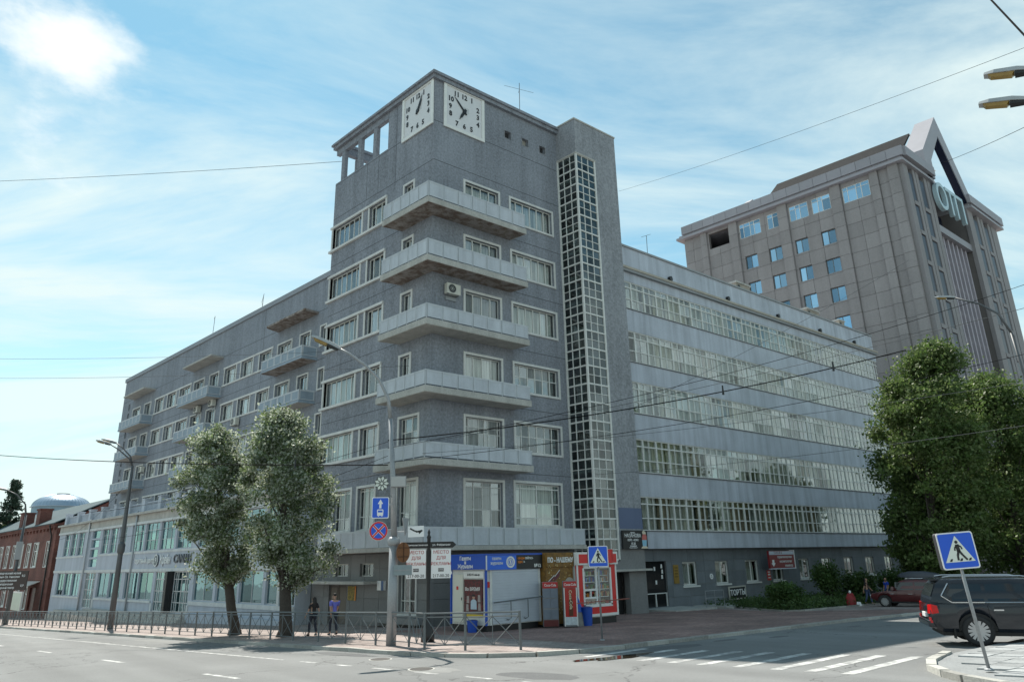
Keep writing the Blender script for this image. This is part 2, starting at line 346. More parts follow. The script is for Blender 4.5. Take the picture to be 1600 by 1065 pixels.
# ------------------------------------------------------------------ ground, road, pavements
def road_mat():
    m = pbr('asphalt', (.165, .168, .165), .88, var=.18, vs=.25, grain=.16, gs=30, bump=.5, bs=70)
    t = m.node_tree; n = t.nodes; k = t.links; p = n['Principled BSDF']
    # tyre-worn bands along the avenue and cracks
    src = [l.from_socket for l in k if l.to_socket == p.inputs['Base Color']][0]
    g = n.new('ShaderNodeNewGeometry')
    vo = n.new('ShaderNodeTexVoronoi'); vo.feature = 'DISTANCE_TO_EDGE'; vo.inputs['Scale'].default_value = .16
    nz = n.new('ShaderNodeTexNoise'); nz.inputs['Scale'].default_value = 1.2; nz.inputs['Detail'].default_value = 5; k.new(g.outputs['Position'], nz.inputs['Vector'])
    mixv = n.new('ShaderNodeVectorMath'); mixv.operation = 'ADD'; k.new(g.outputs['Position'], mixv.inputs[0])
    sc2 = n.new('ShaderNodeVectorMath'); sc2.operation = 'SCALE'; k.new(nz.outputs['Color'], sc2.inputs[0]); sc2.inputs['Scale'].default_value = 1.6; k.new(sc2.outputs[0], mixv.inputs[1])
    k.new(mixv.outputs[0], vo.inputs['Vector'])
    r = n.new('ShaderNodeMapRange'); k.new(vo.outputs['Distance'], r.inputs['Value']); r.inputs['From Max'].default_value = .006; r.inputs['To Min'].default_value = .35; r.inputs['To Max'].default_value = 1
    mp_ = n.new('ShaderNodeMapping'); mp_.inputs['Rotation'].default_value = (0, 0, rad(-7.2)); mp_.inputs['Scale'].default_value = (.55, .012, 1); k.new(g.outputs['Position'], mp_.inputs[0])
    n2 = n.new('ShaderNodeTexNoise'); n2.inputs['Scale'].default_value = 1; n2.inputs['Detail'].default_value = 3; k.new(mp_.outputs[0], n2.inputs['Vector'])
    r2 = n.new('ShaderNodeMapRange'); k.new(n2.outputs['Fac'], r2.inputs['Value']); r2.inputs['From Min'].default_value = .3; r2.inputs['From Max'].default_value = .7; r2.inputs['To Min'].default_value = .8; r2.inputs['To Max'].default_value = 1.2
    mu = n.new('ShaderNodeMath'); mu.operation = 'MULTIPLY'; k.new(r.outputs[0], mu.inputs[0]); k.new(r2.outputs[0], mu.inputs[1])
    s = n.new('ShaderNodeVectorMath'); s.operation = 'SCALE'; k.new(src, s.inputs[0]); k.new(mu.outputs[0], s.inputs['Scale']); k.new(s.outputs[0], p.inputs['Base Color'])
    return m
def paver_mat(name, c1, c2, c3):
    m = bpy.data.materials.new(name); m.use_nodes = True; t = m.node_tree; n = t.nodes; k = t.links; p = n['Principled BSDF']; p.inputs['Roughness'].default_value = .85
    g = n.new('ShaderNodeNewGeometry')
    br = n.new('ShaderNodeTexBrick'); br.inputs['Scale'].default_value = 1; br.inputs['Brick Width'].default_value = .22; br.inputs['Row Height'].default_value = .11; br.inputs['Mortar Size'].default_value = .008
    br.inputs['Color1'].default_value = (*c1, 1); br.inputs['Color2'].default_value = (*c2, 1); br.inputs['Mortar'].default_value = (*c3, 1); k.new(g.outputs['Position'], br.inputs['Vector'])
    nz = n.new('ShaderNodeTexNoise'); nz.inputs['Scale'].default_value = .5; nz.inputs['Detail'].default_value = 6; k.new(g.outputs['Position'], nz.inputs['Vector'])
    r = n.new('ShaderNodeMapRange'); k.new(nz.outputs['Fac'], r.inputs['Value']); r.inputs['From Min'].default_value = .3; r.inputs['From Max'].default_value = .7; r.inputs['To Min'].default_value = .7; r.inputs['To Max'].default_value = 1.3
    s = n.new('ShaderNodeVectorMath'); s.operation = 'SCALE'; k.new(br.outputs['Color'], s.inputs[0]); k.new(r.outputs[0], s.inputs['Scale']); k.new(s.outputs[0], p.inputs['Base Color'])
    MATS[name] = m; return m
ASPH = road_mat(); PAVE = paver_mat('pale_block_paving', (.25, .195, .175), (.34, .285, .262), (.17, .15, .135)); PAVER = paver_mat('red_block_paving', (.20, .112, .095), (.29, .185, .162), (.13, .105, .095))
SLAB = pbr('concrete_slab', (.30, .31, .31), .9, var=.12, vs=1.5, grain=.18, gs=18, rnd=.14, bump=.5, bs=30)
KERB = pbr('kerb_concrete', (.36, .35, .32), .9, var=.15, vs=1.2, grain=.2, gs=14, rnd=.18, bump=.5, bs=25)
PAINT = pbr('road_paint', (.50, .50, .48), .85, var=.25, vs=1.2, grain=.3, gs=9, col2=(.26, .26, .255))
GRASS = pbr('soil', (.06, .05, .035), .95, var=.3, vs=1, grain=.3, gs=15)

RD = -.11     # carriageway level below the pavement
def gsheet(name, poly, mat, dz, parent=None):
    """sheet that follows the falling ground; poly in (r,l), split along r=10 where the side street bends down"""
    mb = MB()
    def clip(pl, side):
        out = []
        for (a, b) in zip(pl, pl[1:] + pl[:1]):
            ia = (a[0] <= 10) == side or a[0] == 10; ib = (b[0] <= 10) == side or b[0] == 10
            if ia: out.append(a)
            if ia != ib:
                t_ = (10 - a[0])/(b[0] - a[0]); out.append((10, a[1] + t_*(b[1]-a[1])))
        return out
    for side in (True, False):
        c = clip(list(poly), side)
        if len(c) >= 3: mb.sheet([Wg(r, l, dz) for r, l in c])
    return mb.build(name, mat, parent)
road = gsheet('road', [(-700, -170), (500, -170), (500, 700), (-700, 700)], ASPH, RD); road['kind'] = 'structure'
road_root = road
# pavement of the block with the clock house, with its kerb stones
PAVEPOLY = [(-9.55, 420), (-9.55, -12.2), (-9.35, -13.6), (-8.9, -14.9), (-8.0, -15.9), (-6.8, -16.35), (-5, -16.5), (400, -16.5), (400, 420)]
pav = gsheet('pavement', PAVEPOLY, PAVE, 0); pav['kind'] = 'structure'
red = gsheet('red_paving', [(-5.2, -16.3), (-4.2, -9.5), (-3.0, -1.0), (22, -1.0), (17.0, -9.0), (22, -16.3)], PAVER, .004); red['kind'] = 'structure'
def kerb_run(parent, pts, step=1.0, top=.012, wdt=.17, bottom=RD-.05, jitter=.012):
    """individual kerb stones along a polyline in (r,l)"""
    for (a, b) in zip(pts, pts[1:]):
        A, B = Vector(W(*a, 0)), Vector(W(*b, 0)); d = B - A; n = max(1, round(d.length/step))
        for i in range(n):
            t0, t1 = i/n, (i+1)/n; q = d.normalized(); s_ = Vector((-q.y, q.x, 0))
            g0 = .006/d.length
            P0 = A + d*(t0 + g0); P1 = A + d*(t1 - g0)
            ra = (a[0] + (b[0]-a[0])*t0, a[1] + (b[1]-a[1])*t0); rb = (a[0] + (b[0]-a[0])*t1, a[1] + (b[1]-a[1])*t1)
            j = rng.uniform(-jitter, jitter); k_ = rng.uniform(-jitter, jitter)
            mb = MB(); za, zb = G(*ra), G(*rb)
            vs = []
            for h0, h1 in ((bottom, bottom), (top + j, top + k_)):
                for P, off, z, h in ((P0, -wdt, za, h0), (P1, -wdt, zb, h1), (P1, 0, zb, h1), (P0, 0, za, h0)):
                    w_ = P + s_*(off + j*.6); vs.append((w_.x, w_.y, z + h))
            mb.add(vs, BOXF); mb.build('kerb_stone', KERB, parent)
kerb_run(pav, [(-9.55, -12.2), (-9.55, 50)][::-1], 1.2)
kerb_run(pav, [(-9.55, -12.2), (-9.35, -13.6), (-8.9, -14.9), (-8.0, -15.9), (-6.8, -16.35), (-5, -16.5), (10, -16.5), (40, -16.5)], 1.1)
# traffic island corner on the near right, laid with concrete slabs
ISL = [(-5.6, -25.8), (-6.6, -26.2), (-7.5, -26.8), (-8.2, -27.4), (-8.75, -28.2), (-9.2, -29.4), (-9.4, -31), (-9.4, -42), (2, -42), (2, -25.4), (-3.6, -25.4)]
isl = gsheet('island_pavement', ISL, SLAB, -.03); isl['kind'] = 'structure'
kerb_run(isl, ISL[10:11] + ISL[:8], .75, .02, .2)
def inside(p, poly):
    c = False
    for (x0, y0), (x1, y1) in zip(poly, poly[1:] + poly[:1]):
        if (y0 > p[1]) != (y1 > p[1]) and p[0] < (x1-x0)*(p[1]-y0)/(y1-y0) + x0: c = not c
    return c
for i in range(16):
    for j in range(12):
        r0 = -9.2 + i*.6 + (j % 2)*.3; l0 = -32.4 + j*.6
        q = [(r0+.012, l0+.012), (r0+.588, l0+.012), (r0+.588, l0+.588), (r0+.012, l0+.588)]
        if all(inside(p, [(a+.2 if a < -3.6 else a, b-.2) for a, b in ISL]) for p in q):
            mb = MB(); t_ = [rng.uniform(-.008, .008) for _ in q]
            mb.add([Wg(r, l, -.06) for r, l in q] + [Wg(r, l, .0 + d) for (r, l), d in zip(q, t_)], BOXF); mb.build('paving_slab', SLAB, isl)

# painted markings
def stripe(pts, name='lane_line'):
    gsheet(name, pts, PAINT, RD+.005, road_root)
stripe([(-12.40, 420), (-12.54, 420), (-12.54, -9.5), (-12.40, -9.5)], 'edge_line')
for i in range(7): stripe([(-12.40, -10.6-i*1.9), (-12.54, -10.6-i*1.9), (-12.54, -11.5-i*1.9), (-12.40, -11.5-i*1.9)], 'dashed_line')
for i in range(-3, 9): stripe([(-15.62, -5.1+i*8.4), (-15.78, -5.1+i*8.4), (-15.78, -3.0+i*8.4), (-15.62, -3.0+i*8.4)], 'lane_dash')
for i, l_ in enumerate((-24.85, -24.02, -23.2, -22.2, -21.2, -20.3, -19.3, -18.3, -17.3)):
    a = -8.05 + .05*i; b = -3.9 - .1*i
    stripe([(a, l_), (a, l_ - .28), (b, l_ - .02), (b, l_ + .26)], 'crossing_stripe')
PUD = pbr('puddle_water', (.035, .03, .022), .03, var=.1, spec=1)
pp = []
for i in range(22):
    t_ = 2*math.pi*i/22; q = 1 + .28*math.sin(3*t_ + 1) + .16*math.sin(7*t_); pp.append((-7.3 + 1.35*q*math.cos(t_) - .25*q*math.sin(t_), -18.25 + .38*q*math.sin(t_)))
pu = gsheet('puddle', pp, PUD, RD+.009); pu['kind'] = 'structure'

# patched asphalt, manhole covers
def blob(r, l, a, b, n=14, seed=0):
    g = random.Random(seed); return [(r + a*(.8 + .35*g.random())*math.cos(2*math.pi*k/n), l + b*(.8 + .35*g.random())*math.sin(2*math.pi*k/n)) for k in range(n)]
PATCH = pbr('patch_asphalt', (.105, .107, .108), .9, var=.15, vs=1.5, grain=.25, gs=25, bump=.5, bs=60); PATCH2 = pbr('pale_asphalt', (.195, .195, .188), .9, var=.15, vs=1, grain=.2, gs=22)
for i, (r, l, a, b, m_) in enumerate(((-4.2, -17.6, 1.5, .55, PATCH), (-1.0, -17.5, .7, .2, PATCH), (6.8, -18.1, .5, .16, PATCH), (.9, -18.3, .5, .22, PATCH), (-11.9, -16.2, .55, 1.0, PATCH2), (-10.4, -9.5, .35, 1.8, PATCH), (-10.6, 6, .4, 3.5, PATCH2), (-6.5, -21.5, .5, 1.4, PATCH2), (-11.5, -19.5, .6, 1.2, PATCH))):
    gsheet('asphalt_patch', blob(r, l, a, b, 16, i), m_, RD + .0025, road_root)
IRON = pbr('cast_iron', (.05, .048, .045), .6, metal=.5, var=.2, vs=6)
for lab, r, l in (('round iron manhole cover in the lane below the lamp post', -12.0, -15.9), ('round iron manhole cover by the railing end', -10.9, -12.4)):
    x, y, z = Wg(r, l, RD); mh = emp('manhole_cover', lab, 'manhole cover', (x, y, z), 0, 'manhole covers')
    MB().lathe([(.36, .002), (.36, .012), (.33, .012)], 24, (x, y, z)).build('rim', CONC, mh); MB().lathe([(.31, .004), (.31, .017)], 24, (x, y, z)).build('lid', IRON, mh)
# ------------------------------------------------------------------ clock tower
T = emp('clock_house', 'tall grey corner tower with two white clocks and a full-height glazed stair shaft', 'building', (0, 0, 0))
FL = [26.92, 22.98, 19.27, 15.23, 11.42]             # window heads, floors six to two
SI = [24.93, 21.02, 17.27, 13.22, 9.42]
A_ = [(2.42, 5.12, z1, z0) for z1, z0 in zip(FL, SI)]
holesR = []
for i, (zt, zs) in enumerate(zip(FL, SI)):
    holesR += [(2.42, 5.12, zs - (.0 if i else 0), zt - .15), (6.18, 9.90, zs + .1, zt - .15)]
holesR += [(2.40, 5.08, 5.02, 7.58), (6.05, 9.72, 5.15, 7.63)]
ATT = [(5.80, 6.36), (7.38, 7.95), (9.0, 9.56)]
holesR += [(a, b, 31.42, 32.02) for a, b in ATT]
holesL = []
for i, (zt, zs) in enumerate(zip(FL, SI)):
    holesL += [(1.98, 2.92, zs, zt - .15) if i < 4 else (1.08, 2.84, zs, zt - .15), (5.0, 6.86, zs + .1, zt - .15), (7.80, 11.5, zs + .1, zt - .15)]
holesL += [(7.60, 9.52, 5.12, 7.58), (5.10, 6.84, 5.12, 7.58), (1.08, 2.84, 5.12, 7.60)]
mb = RB()
wallR(mb, 0, 10.75, 3.75, 30.6, [h for h in holesR if h[3] < 30.6], 0)
wallR(mb, 0, 10.75, 30.6, 33.55, [h for h in holesR if h[3] > 30.6], 0)
wallL(mb, .32, 11.6, 3.75, 30.6, holesL, 0)
wallL(mb, .32, 5.0, 30.6, 33.55, [], 0)
mb.box(.32, 10.75, 4.7, 5.0, 30.6, 33.55)            # end of the solid top storey
mb.box(.32, 10.75, 11.28, 11.6, 3.75, 30.6)          # north end wall
mb.box(10.45, 10.75, .32, 11.28, 3.75, 33.55)
mb.build('wall', PLASTER, T)
RB().box(1.35, 10.4, 1.35, 11.2, 3.8, 30.3).build('interior', ROOM, T)
RB().box(.33, 10.4, .33, 4.6, 33.2, 33.5).box(.4, 10.4, 5.1, 11.3, 30.3, 30.55).build('roof', ROOFM, T)
mb = RB()     # floor slabs seen through the windows
for z in [4.2] + [s - .75 for s in SI]: mb.box(.33, 1.35, .33, 11.2, z, z+.25); mb.box(1.35, 10.4, .33, 1.35, z, z+.25)
mb.build('floor_slab', CONC, T)
mb = RB()     # cornice
mb.box(-.22, 10.75, -.22, 5.0, 33.55, 33.82); mb.box(-.34, 10.75, -.34, 5.2, 33.82, 33.98); mb.box(-.26, 10.75, -.26, 5.1, 33.98, 34.1)
mb.build('cornice', PLASTER, T)
mb = RB()     # roof frame over the open terrace
mb.box(-.02, .28, 5.0, 11.65, 33.05, 33.55); mb.box(-.22, .3, 5.0, 11.85, 33.55, 33.82); mb.box(-.34, .34, 5.2, 11.95, 33.82, 33.98); mb.box(-.26, .3, 5.1, 11.9, 33.98, 34.1)
mb.box(.5, 6, 11.2, 11.62, 33.25, 33.82); mb.box(.5, 6, 11.1, 11.8, 33.82, 34.06)
mb.build('terrace_beam', PLASTER, T)
for r, l in ((0, 6.4), (0, 8.35), (0, 10.5), (1.45, 11.15), (5.6, 11.15)):
    RB().box(r, r+.26, l, l+.42, 30.6, 33.05 if r == 0 else 33.15).build('terrace_pillar', PLASTER, T)
mb = RB()     # thin plaster joints
for z in (30.43, 27.55, 23.75, 19.95, 16.05, 12.2, 8.2):
    mb.box(-.004, 10.7, -.006, .0, z, z+.035); mb.box(-.006, 0, 0, 11.6, z, z+.035)
for l in (4.0, 6.0, 7.4): mb.box(-.006, 0, l, l+.03, 27.6, 33.5 if l < 5 else 30.6)
mb.build('plaster_joint', JOINT, T)
# windows
def p4(n): return [1]*n
for i, (zt, zs) in enumerate(zip(FL, SI)):
    if i < 4: window(T, 'R', 0, 2.42, 5.12, zs, zt-.15, [1, 1, 1, 1], [1] if i else [1], sill=False)
    else: window(T, 'R', 0, 2.42, 5.12, zs, zt-.15, [.35, 1, .5, .35, .9, .3], [1, .35, .55][::-1][::-1], sill=False, fmat=TRIM)
    window(T, 'R', 0, 6.18, 9.90, zs+.1, zt-.15, [.9, 1, 1, 1, 1, 1], [1] if i < 3 else [1.3, 1])
    if i < 4: window(T, 'L', 0, 1.98, 2.92, zs, zt-.15, [1, 1.1], [1], sill=False)
    else: window(T, 'L', 0, 1.08, 2.84, zs, zt-.15, [.5, .9, 1], [1.2, 1], sill=False)
    window(T, 'L', 0, 5.0, 6.86, zs+.1, zt-.15, [.7, 1, 1], [1], trim=0)
    window(T, 'L', 0, 7.80, 11.5, zs+.1, zt-.15, [1, 1, 1, 1, 1, 1], [1], trim=0, fw=.05)
    # white ribbon surround shared by the pair
    mb = RB(); mb.box(-.12, .02, 4.82, 11.75, zt-.15, zt+.02); mb.box(-.16, .1, 4.82, 11.8, zs-.06, zs+.104)
    for l0, l1 in ((4.82, 5.0), (6.86, 7.02), (7.64, 7.80)): mb.box(-.05, .03, l0, l1, zs+.104, zt-.15)
    mb.box(-.08, .25, 11.5, 11.62, zs+.104, zt-.15)
    mb.build('ribbon_surround', TRIM, T)
window(T, 'R', 0, 2.40, 5.08, 5.02, 7.58, [.8, .75, .75, .9], [.95, 1.25, .3], sill=False, fmat=TRIM)
window(T, 'R', 0, 6.05, 9.72, 5.15, 7.63, [.5, 1.3, 1.3, .6], [.55, 1.05, 1.1, .35], fw=.08)
for a, b in ((7.60, 9.52), (5.10, 6.84)): window(T, 'L', 0, a, b, 5.12, 7.58, [.55, .6, 1], [.8, 1.6, .2], sill=False)
window(T, 'L', 0, 1.08, 2.84, 5.12, 7.60, [.5, .55, 1], [.8, 1.6, .2], sill=False)
for i, (a, b) in enumerate(ATT):
    mb = RB(); mb.box(a, b, .25, .28, 31.42, 32.02); mb.build('attic_vent', [DARK, ROOM, DARK][i], T)
    mb = RB(); mb.box(a-.03, a, -.02, .05, 31.39, 32.05); mb.box(b, b+.03, -.02, .05, 31.39, 32.05); mb.box(a, b, -.02, .05, 31.39, 31.42); mb.build('attic_vent_frame', STAIRP, T)
# corner balconies on five floors and the long terrace above the shops
def balcony(root, poly, z0, z1, rails, zr0, zr1, mat, slabm=None, soff=None, name='balcony'):
    """slab polygon in (r,l); rails: list of ((r0,l0),(r1,l1),panels)"""
    mb = RB(); mb.prism(poly, z0+.02, z1); o = mb.build(name, slabm or CONC, root)
    cen = (sum(p[0] for p in poly)/len(poly), sum(p[1] for p in poly)/len(poly))
    mb = RB(); mb.prism([(p[0]+(cen[0]-p[0])*.02, p[1]+(cen[1]-p[1])*.02) for p in poly], z0, z0+.02); mb.build('soffit', soff or SOFFIT, o)
    posts = RB()
    for (a, b, n) in rails:
        A, B = Vector(a), Vector(b); d = B - A; q = d.normalized(); p_ = Vector((-q.y, q.x))*.025
        def bar(t0, t1, h0, h1, w_, mbb):
            P0, P1 = A + q*t0, A + q*t1; o_ = Vector((-q.y, q.x))*w_
            mbb.prism([tuple(P0-o_), tuple(P1-o_), tuple(P1+o_), tuple(P0+o_)], h0, h1)
        Lg = d.length; st = Lg/n
        for k in range(n):
            pm = RB(); t0, t1 = k*st + .045, (k+1)*st - .045
            bar(t0, t1, zr0, zr1-.05, .012, pm)
            bar(t0, t0+.05, zr0, zr1-.05, .026, pm); bar(t1-.05, t1, zr0, zr1-.05, .026, pm); bar(t0+.05, t1-.05, zr0, zr0+.05, .026, pm); bar(t0+.05, t1-.05, zr1-.1, zr1-.05, .026, pm)
            po_ = pm.build('railing_panel', RAILM, o); po_.data.materials.append(mat)
            for p_i in range(6): po_.data.polygons[p_i].material_index = 1
            bar(max(0, k*st-.02), k*st+.02, z1, zr1-.05, .02, posts)
        bar(Lg-.02, Lg, z1, zr1-.05, .02, posts); bar(-.03, Lg+.03, zr1-.05, zr1, .035, posts)
    posts.build('railing', RAILM, o)
    return o
P_ = 1.33
for i, (zs, zr) in enumerate(((23.6, 25.03), (19.85, 21.25), (15.95, 17.22), (12.06, 13.33), (8.12, 9.38))):
    poly = [(0, 0), (0, 3.12), (-P_, 3.3), (-P_, -P_), (6.25, -P_), (6.1, 0)]
    zt = zs + .38
    balcony(T, poly[::-1][::-1], zs, zt, [((-P_+.05, 3.22), (-P_+.05, -P_+.05), 5), ((-P_+.05, -P_+.05), (6.18, -P_+.05), 7)], zt+.08, zr, BALC, soff=SOFFIT if i < 2 else CONC)
balcony(T, [(0, 0), (0, 9.9), (-P_, 8.9), (-P_, -P_), (10.3, -P_), (10.3, 0)], 3.75, 4.0, [((-P_+.05, 8.85), (-P_+.05, -P_+.05), 8), ((-P_+.05, -P_+.05), (10.25, -P_+.05), 11)], 4.02, 4.95, BALC, name='terrace')
# ground floor, faced with dark stone slabs
gh = [(4.97, 6.31, 2.48, 3.2), (7.56, 8.94, 2.48, 3.2), (7.6, 9.55, -.2, 1.98), (1.02, 2.52, .58, 2.68)]
mb = RB(); wallL(mb, 0, 11.6, -1.2, 3.75, gh, .06, .3); mb.box(.06, 10.75, .06, .36, -1.2, 3.75); mb.box(.36, 10.7, 11.2, 11.6, -1.2, 3.75); mb.build('ground_floor_wall', CLAD, T)
def slabs(root, u0, u1, z0, z1, du, dz, holes, box, mat, name='cladding_slab', gap=.012):
    nu = round((u1-u0)/du); nz = round((z1-z0)/dz)
    for i in range(nu):
        for j in range(nz):
            a, b, c, d = u0+i*(u1-u0)/nu+gap, u0+(i+1)*(u1-u0)/nu-gap, z0+j*(z1-z0)/nz+gap, z0+(j+1)*(z1-z0)/nz-gap
            pcs = [(a, b, c, d)]
            for h in holes:
                nx = []
                for (p, q, r_, s_) in pcs:
                    if h[0] >= q or h[1] <= p or h[2] >= s_ or h[3] <= r_: nx.append((p, q, r_, s_)); continue
                    if h[0] > p + .03: nx.append((p, h[0], r_, s_))
                    if h[1] < q - .03: nx.append((h[1], q, r_, s_))
                    if h[2] > r_ + .03: nx.append((max(p, h[0]), min(q, h[1]), r_, h[2]))
                    if h[3] < s_ - .03: nx.append((max(p, h[0]), min(q, h[1]), h[3], s_))
                pcs = nx
            if pcs:
                mb = RB(); t_ = rng.uniform(0, .008)
                for p in pcs: box(mb, t_, *p)
                mb.build(name, mat, root)
slabs(T, 0, 11.6, -1.1, 3.72, 1.45, .8, gh, lambda mb, t, a, b, c, d: mb.box(.01-t, .06, a, b, c, d), CLAD)
slabs(T, .0, 10.6, -.3, 3.72, 1.5, .8, [], lambda mb, t, a, b, c, d: mb.box(a, b, .01-t, .06, c, d), CLAD)
for a, b in ((4.97, 6.31), (7.56, 8.94)): window(T, 'L', .0, a, b, 2.48, 3.2, [1, 1], [1], trim=0, curtain=False, gmat=GLASSD)
RB().box(.5, .52, 4.5, 9.5, 2.3, 3.4).box(.5, .52, .8, 2.8, .3, 2.9).build('interior', DARK, T)
window(T, 'L', .0, 1.02, 2.52, .58, 2.68, [.5, .6, 1], [.7, 1.6], trim=.12, sill=False)
RB().box(-1.0, .0, 4.3, 11.2, 2.08, 2.24).build('entrance_canopy', CONC, T)
d_ = RB().box(.12, .17, 7.6, 9.55, -.2, 1.98).build('double_door', pbr('brown_door', (.12, .10, .085), .6, var=.15), T)
RB().box(.09, .12, 8.53, 8.6, -.2, 1.98).box(.085, .12, 7.75, 8.45, .1, 1.85).box(.085, .12, 8.7, 9.4, .1, 1.85).build('door_leaf', pbr('brown_door'+'_panel', (.15, .125, .10), .6, var=.15), d_)
RB().box(-.9, -.0, -.3, 4.4, .15, .45).build('stone_bench', CLAD, T)

# stair tower with the glazed corner shaft
S0, S1, SL = 10.68, 14.92, -1.8
mb = RB()
mb.box(S0, S1, SL, -1.5, 31.3, 34.05); mb.box(12.62, S1, SL, -1.5, 3.75, 31.3)
mb.box(S0, S1, SL, -1.5, 2.85, 3.75) if False else None
mb.box(S0, 11.0, -1.5, 0, 31.3, 34.05); mb.box(S1-.3, S1, -1.5, 8, 0, 34.05); mb.box(11, S1-.3, 7.7, 8, 3, 34.05); mb.box(10.76, 11.0, .33, 8, 30, 34.05)
mb.box(11.0, S1-.3, -1.5, 7.7, 33.7, 34.0)
mb.build('stair_wall', STAIRP, T)
RB().box(S0-.05, S1+.05, SL-.05, 8, 34.05, 34.17).box(S0-.04, 12.7, SL-.04, -.0, 31.18, 31.3).build('stair_coping', CONC, T)
mb = RB(); mb.box(12.62, 13.0, -1.5, -1.0, 3, 31.3); mb.box(12.9, 14.6, -1.4, 7, 3.5, 31.2); mb.box(11.0, 12.9, 2.2, 2.5, 3, 31.2)
mb.build('shaft_wall', ROOM, T)
mb = RB()
z = 4.6
while z < 31: mb.box(10.9, 12.8, -1.4, 2.2, z, z+.18); z += 1.9
mb.build('stair_landing', CONC, T)
z0, z1 = 3.1, 31.2; NR = 46; hz_ = (z1 - z0)/NR
cr_ = [10.72, 11.3, 11.92, 12.56]; cl = [-1.72, -1.18, -.58, -.06]
mb = RB()
for r in cr_[1:-1]: mb.box(r-.025, r+.025, SL+.02, SL+.1, z0, z1)
for l in cl[1:-1]: mb.box(S0+.02, S0+.1, l-.025, l+.025, z0, z1)
mb.box(S0-.02, S0+.1, SL-.02, SL+.1, z0, z1); mb.box(12.52, 12.64, SL-.02, SL+.1, z0, z1); mb.box(S0-.02, S0+.1, -.1, -.0, z0, z1)
for j in range(NR+1):
    zc = z0 + j*hz_; h = .05 if j % 2 == 0 else .022; e = .015 if j % 2 == 0 else 0
    mb.box(S0+.1, 12.52, SL+.015-e, SL+.1, zc-h, zc+h); mb.box(S0+.015-e, S0+.1, SL+.1, -.1, zc-h, zc+h)
mb.build('shaft_frame', FRAME, T)
for j in range(NR):
    for a, b in zip(cr_, cr_[1:]): link('shaft_pane', _pane(round(b-a, 3), round(hz_, 3), GLASSD), T, Matrix.Translation(W(a, SL+.06, z0+j*hz_)))
    for a, b in zip(cl, cl[1:]): link('shaft_pane', _pane(round(b-a, 3), round(hz_, 3), GLASSD), T, Matrix.Translation(W(S0+.06, b, z0+j*hz_)) @ Matrix.Rotation(ANG_L, 4, 'Z'))
mb = RB()      # base of the stair tower with its dark doorway
mb.box(S0, 12.0, SL, -1.4, -1, 3.0); mb.box(13.35, S1, SL, -1.4, -1, 3.0); mb.box(12.0, 13.35, SL, -1.4, 2.35, 3.0); mb.box(12.62, S1, SL, -1.5, 3.0, 3.75)
mb.box(S1-.3, S1, -1.4, 2, -1, 3.0); mb.build('stair_base', CLAD, T)
RB().box(12.0, 13.35, -1.2, -1.15, -1, 2.35).build('dark_doorway', BLACK, T)
RB().box(11.6, 15.0, SL-.45, SL-.0, 2.40, 2.52).build('door_canopy', CONC, T)
RB().box(12.75, S1, SL-.012, SL, 4.95, 6.25).build('fresh_paint_patch', pbr('blue_grey_paint', (.12, .15, .24), .8, var=.06, streak=.05), T)

# clocks
def clock(face, u_right_is, m, hh, mm, w_=3.25, h_=3.42):
    """m: matrix, local x right, y up, z out, origin at the middle of the dial"""
    c = MB().box(-w_/2, w_/2, -h_/2, h_/2, -.02, .02).mesh('clock', pbr('clock_dial_paint', (.66, .66, .67), .6, var=.05, vs=1, grain=.05, gs=10))
    c = link('clock', c, T, m)
    fr = MB(); b = .2
    fr.box(-w_/2-.02, w_/2+.02, h_/2-b, h_/2+.02, .02, .09); fr.box(-w_/2-.02, w_/2+.02, -h_/2-.02, -h_/2+b, .02, .09); fr.box(-w_/2-.02, -w_/2+b, -h_/2+b, h_/2-b, .02, .09); fr.box(w_/2-b, w_/2+.02, -h_/2+b, h_/2-b, .02, .09)
    link('clock_frame', fr.mesh('clock_frame', WHITE), c, m)
    fw = [(0, 1.12), (.62, 1.12), (1.12, .55), (1.12, 0), (1.12, -.56), (.58, -1.15), (0, -1.15), (-.60, -1.15), (-1.1, -.56), (-1.12, 0), (-1.08, .58), (-.62, 1.12)]
    for i, (x, y) in enumerate(fw):
        link('numeral', text_mesh(str(12 if i == 0 else i), .52, BLACK, .015, .014, sx=.9), c, m @ Matrix.Translation((x, y, .03)))
    for ang, lg, wd, nm in ((-(mm/60)*2*math.pi, 1.25, .07, 'minute_hand'), (-((hh % 12)/12)*2*math.pi, .85, .1, 'hour_hand')):
        hb = MB(); hb.prism([(-wd, -.25), (wd, -.25), (wd*.9, lg*.55), (0, lg), (-wd*.9, lg*.55)], .05, .07)
        link(nm, hb.mesh(nm, BLACK), c, m @ Matrix.Rotation(ang, 4, 'Z'))
    link('hub', MB().lathe([(.14, .02), (.14, .09)], 12).mesh('hub', BLACK), c, m)
    link('maker_plate', MB().box(-.15, .38, -.02, .38, .02, .026).mesh('maker_plate', pbr('plate_grey', (.52, .53, .54), .6)), c, m)
clock('R', 1, frame(W(2.33, -.03, 31.97), 0), 6.95, 53)
clock('L', 1, frame(W(-.03, 1.66, 31.93), ANG_L), 1.07, 4)

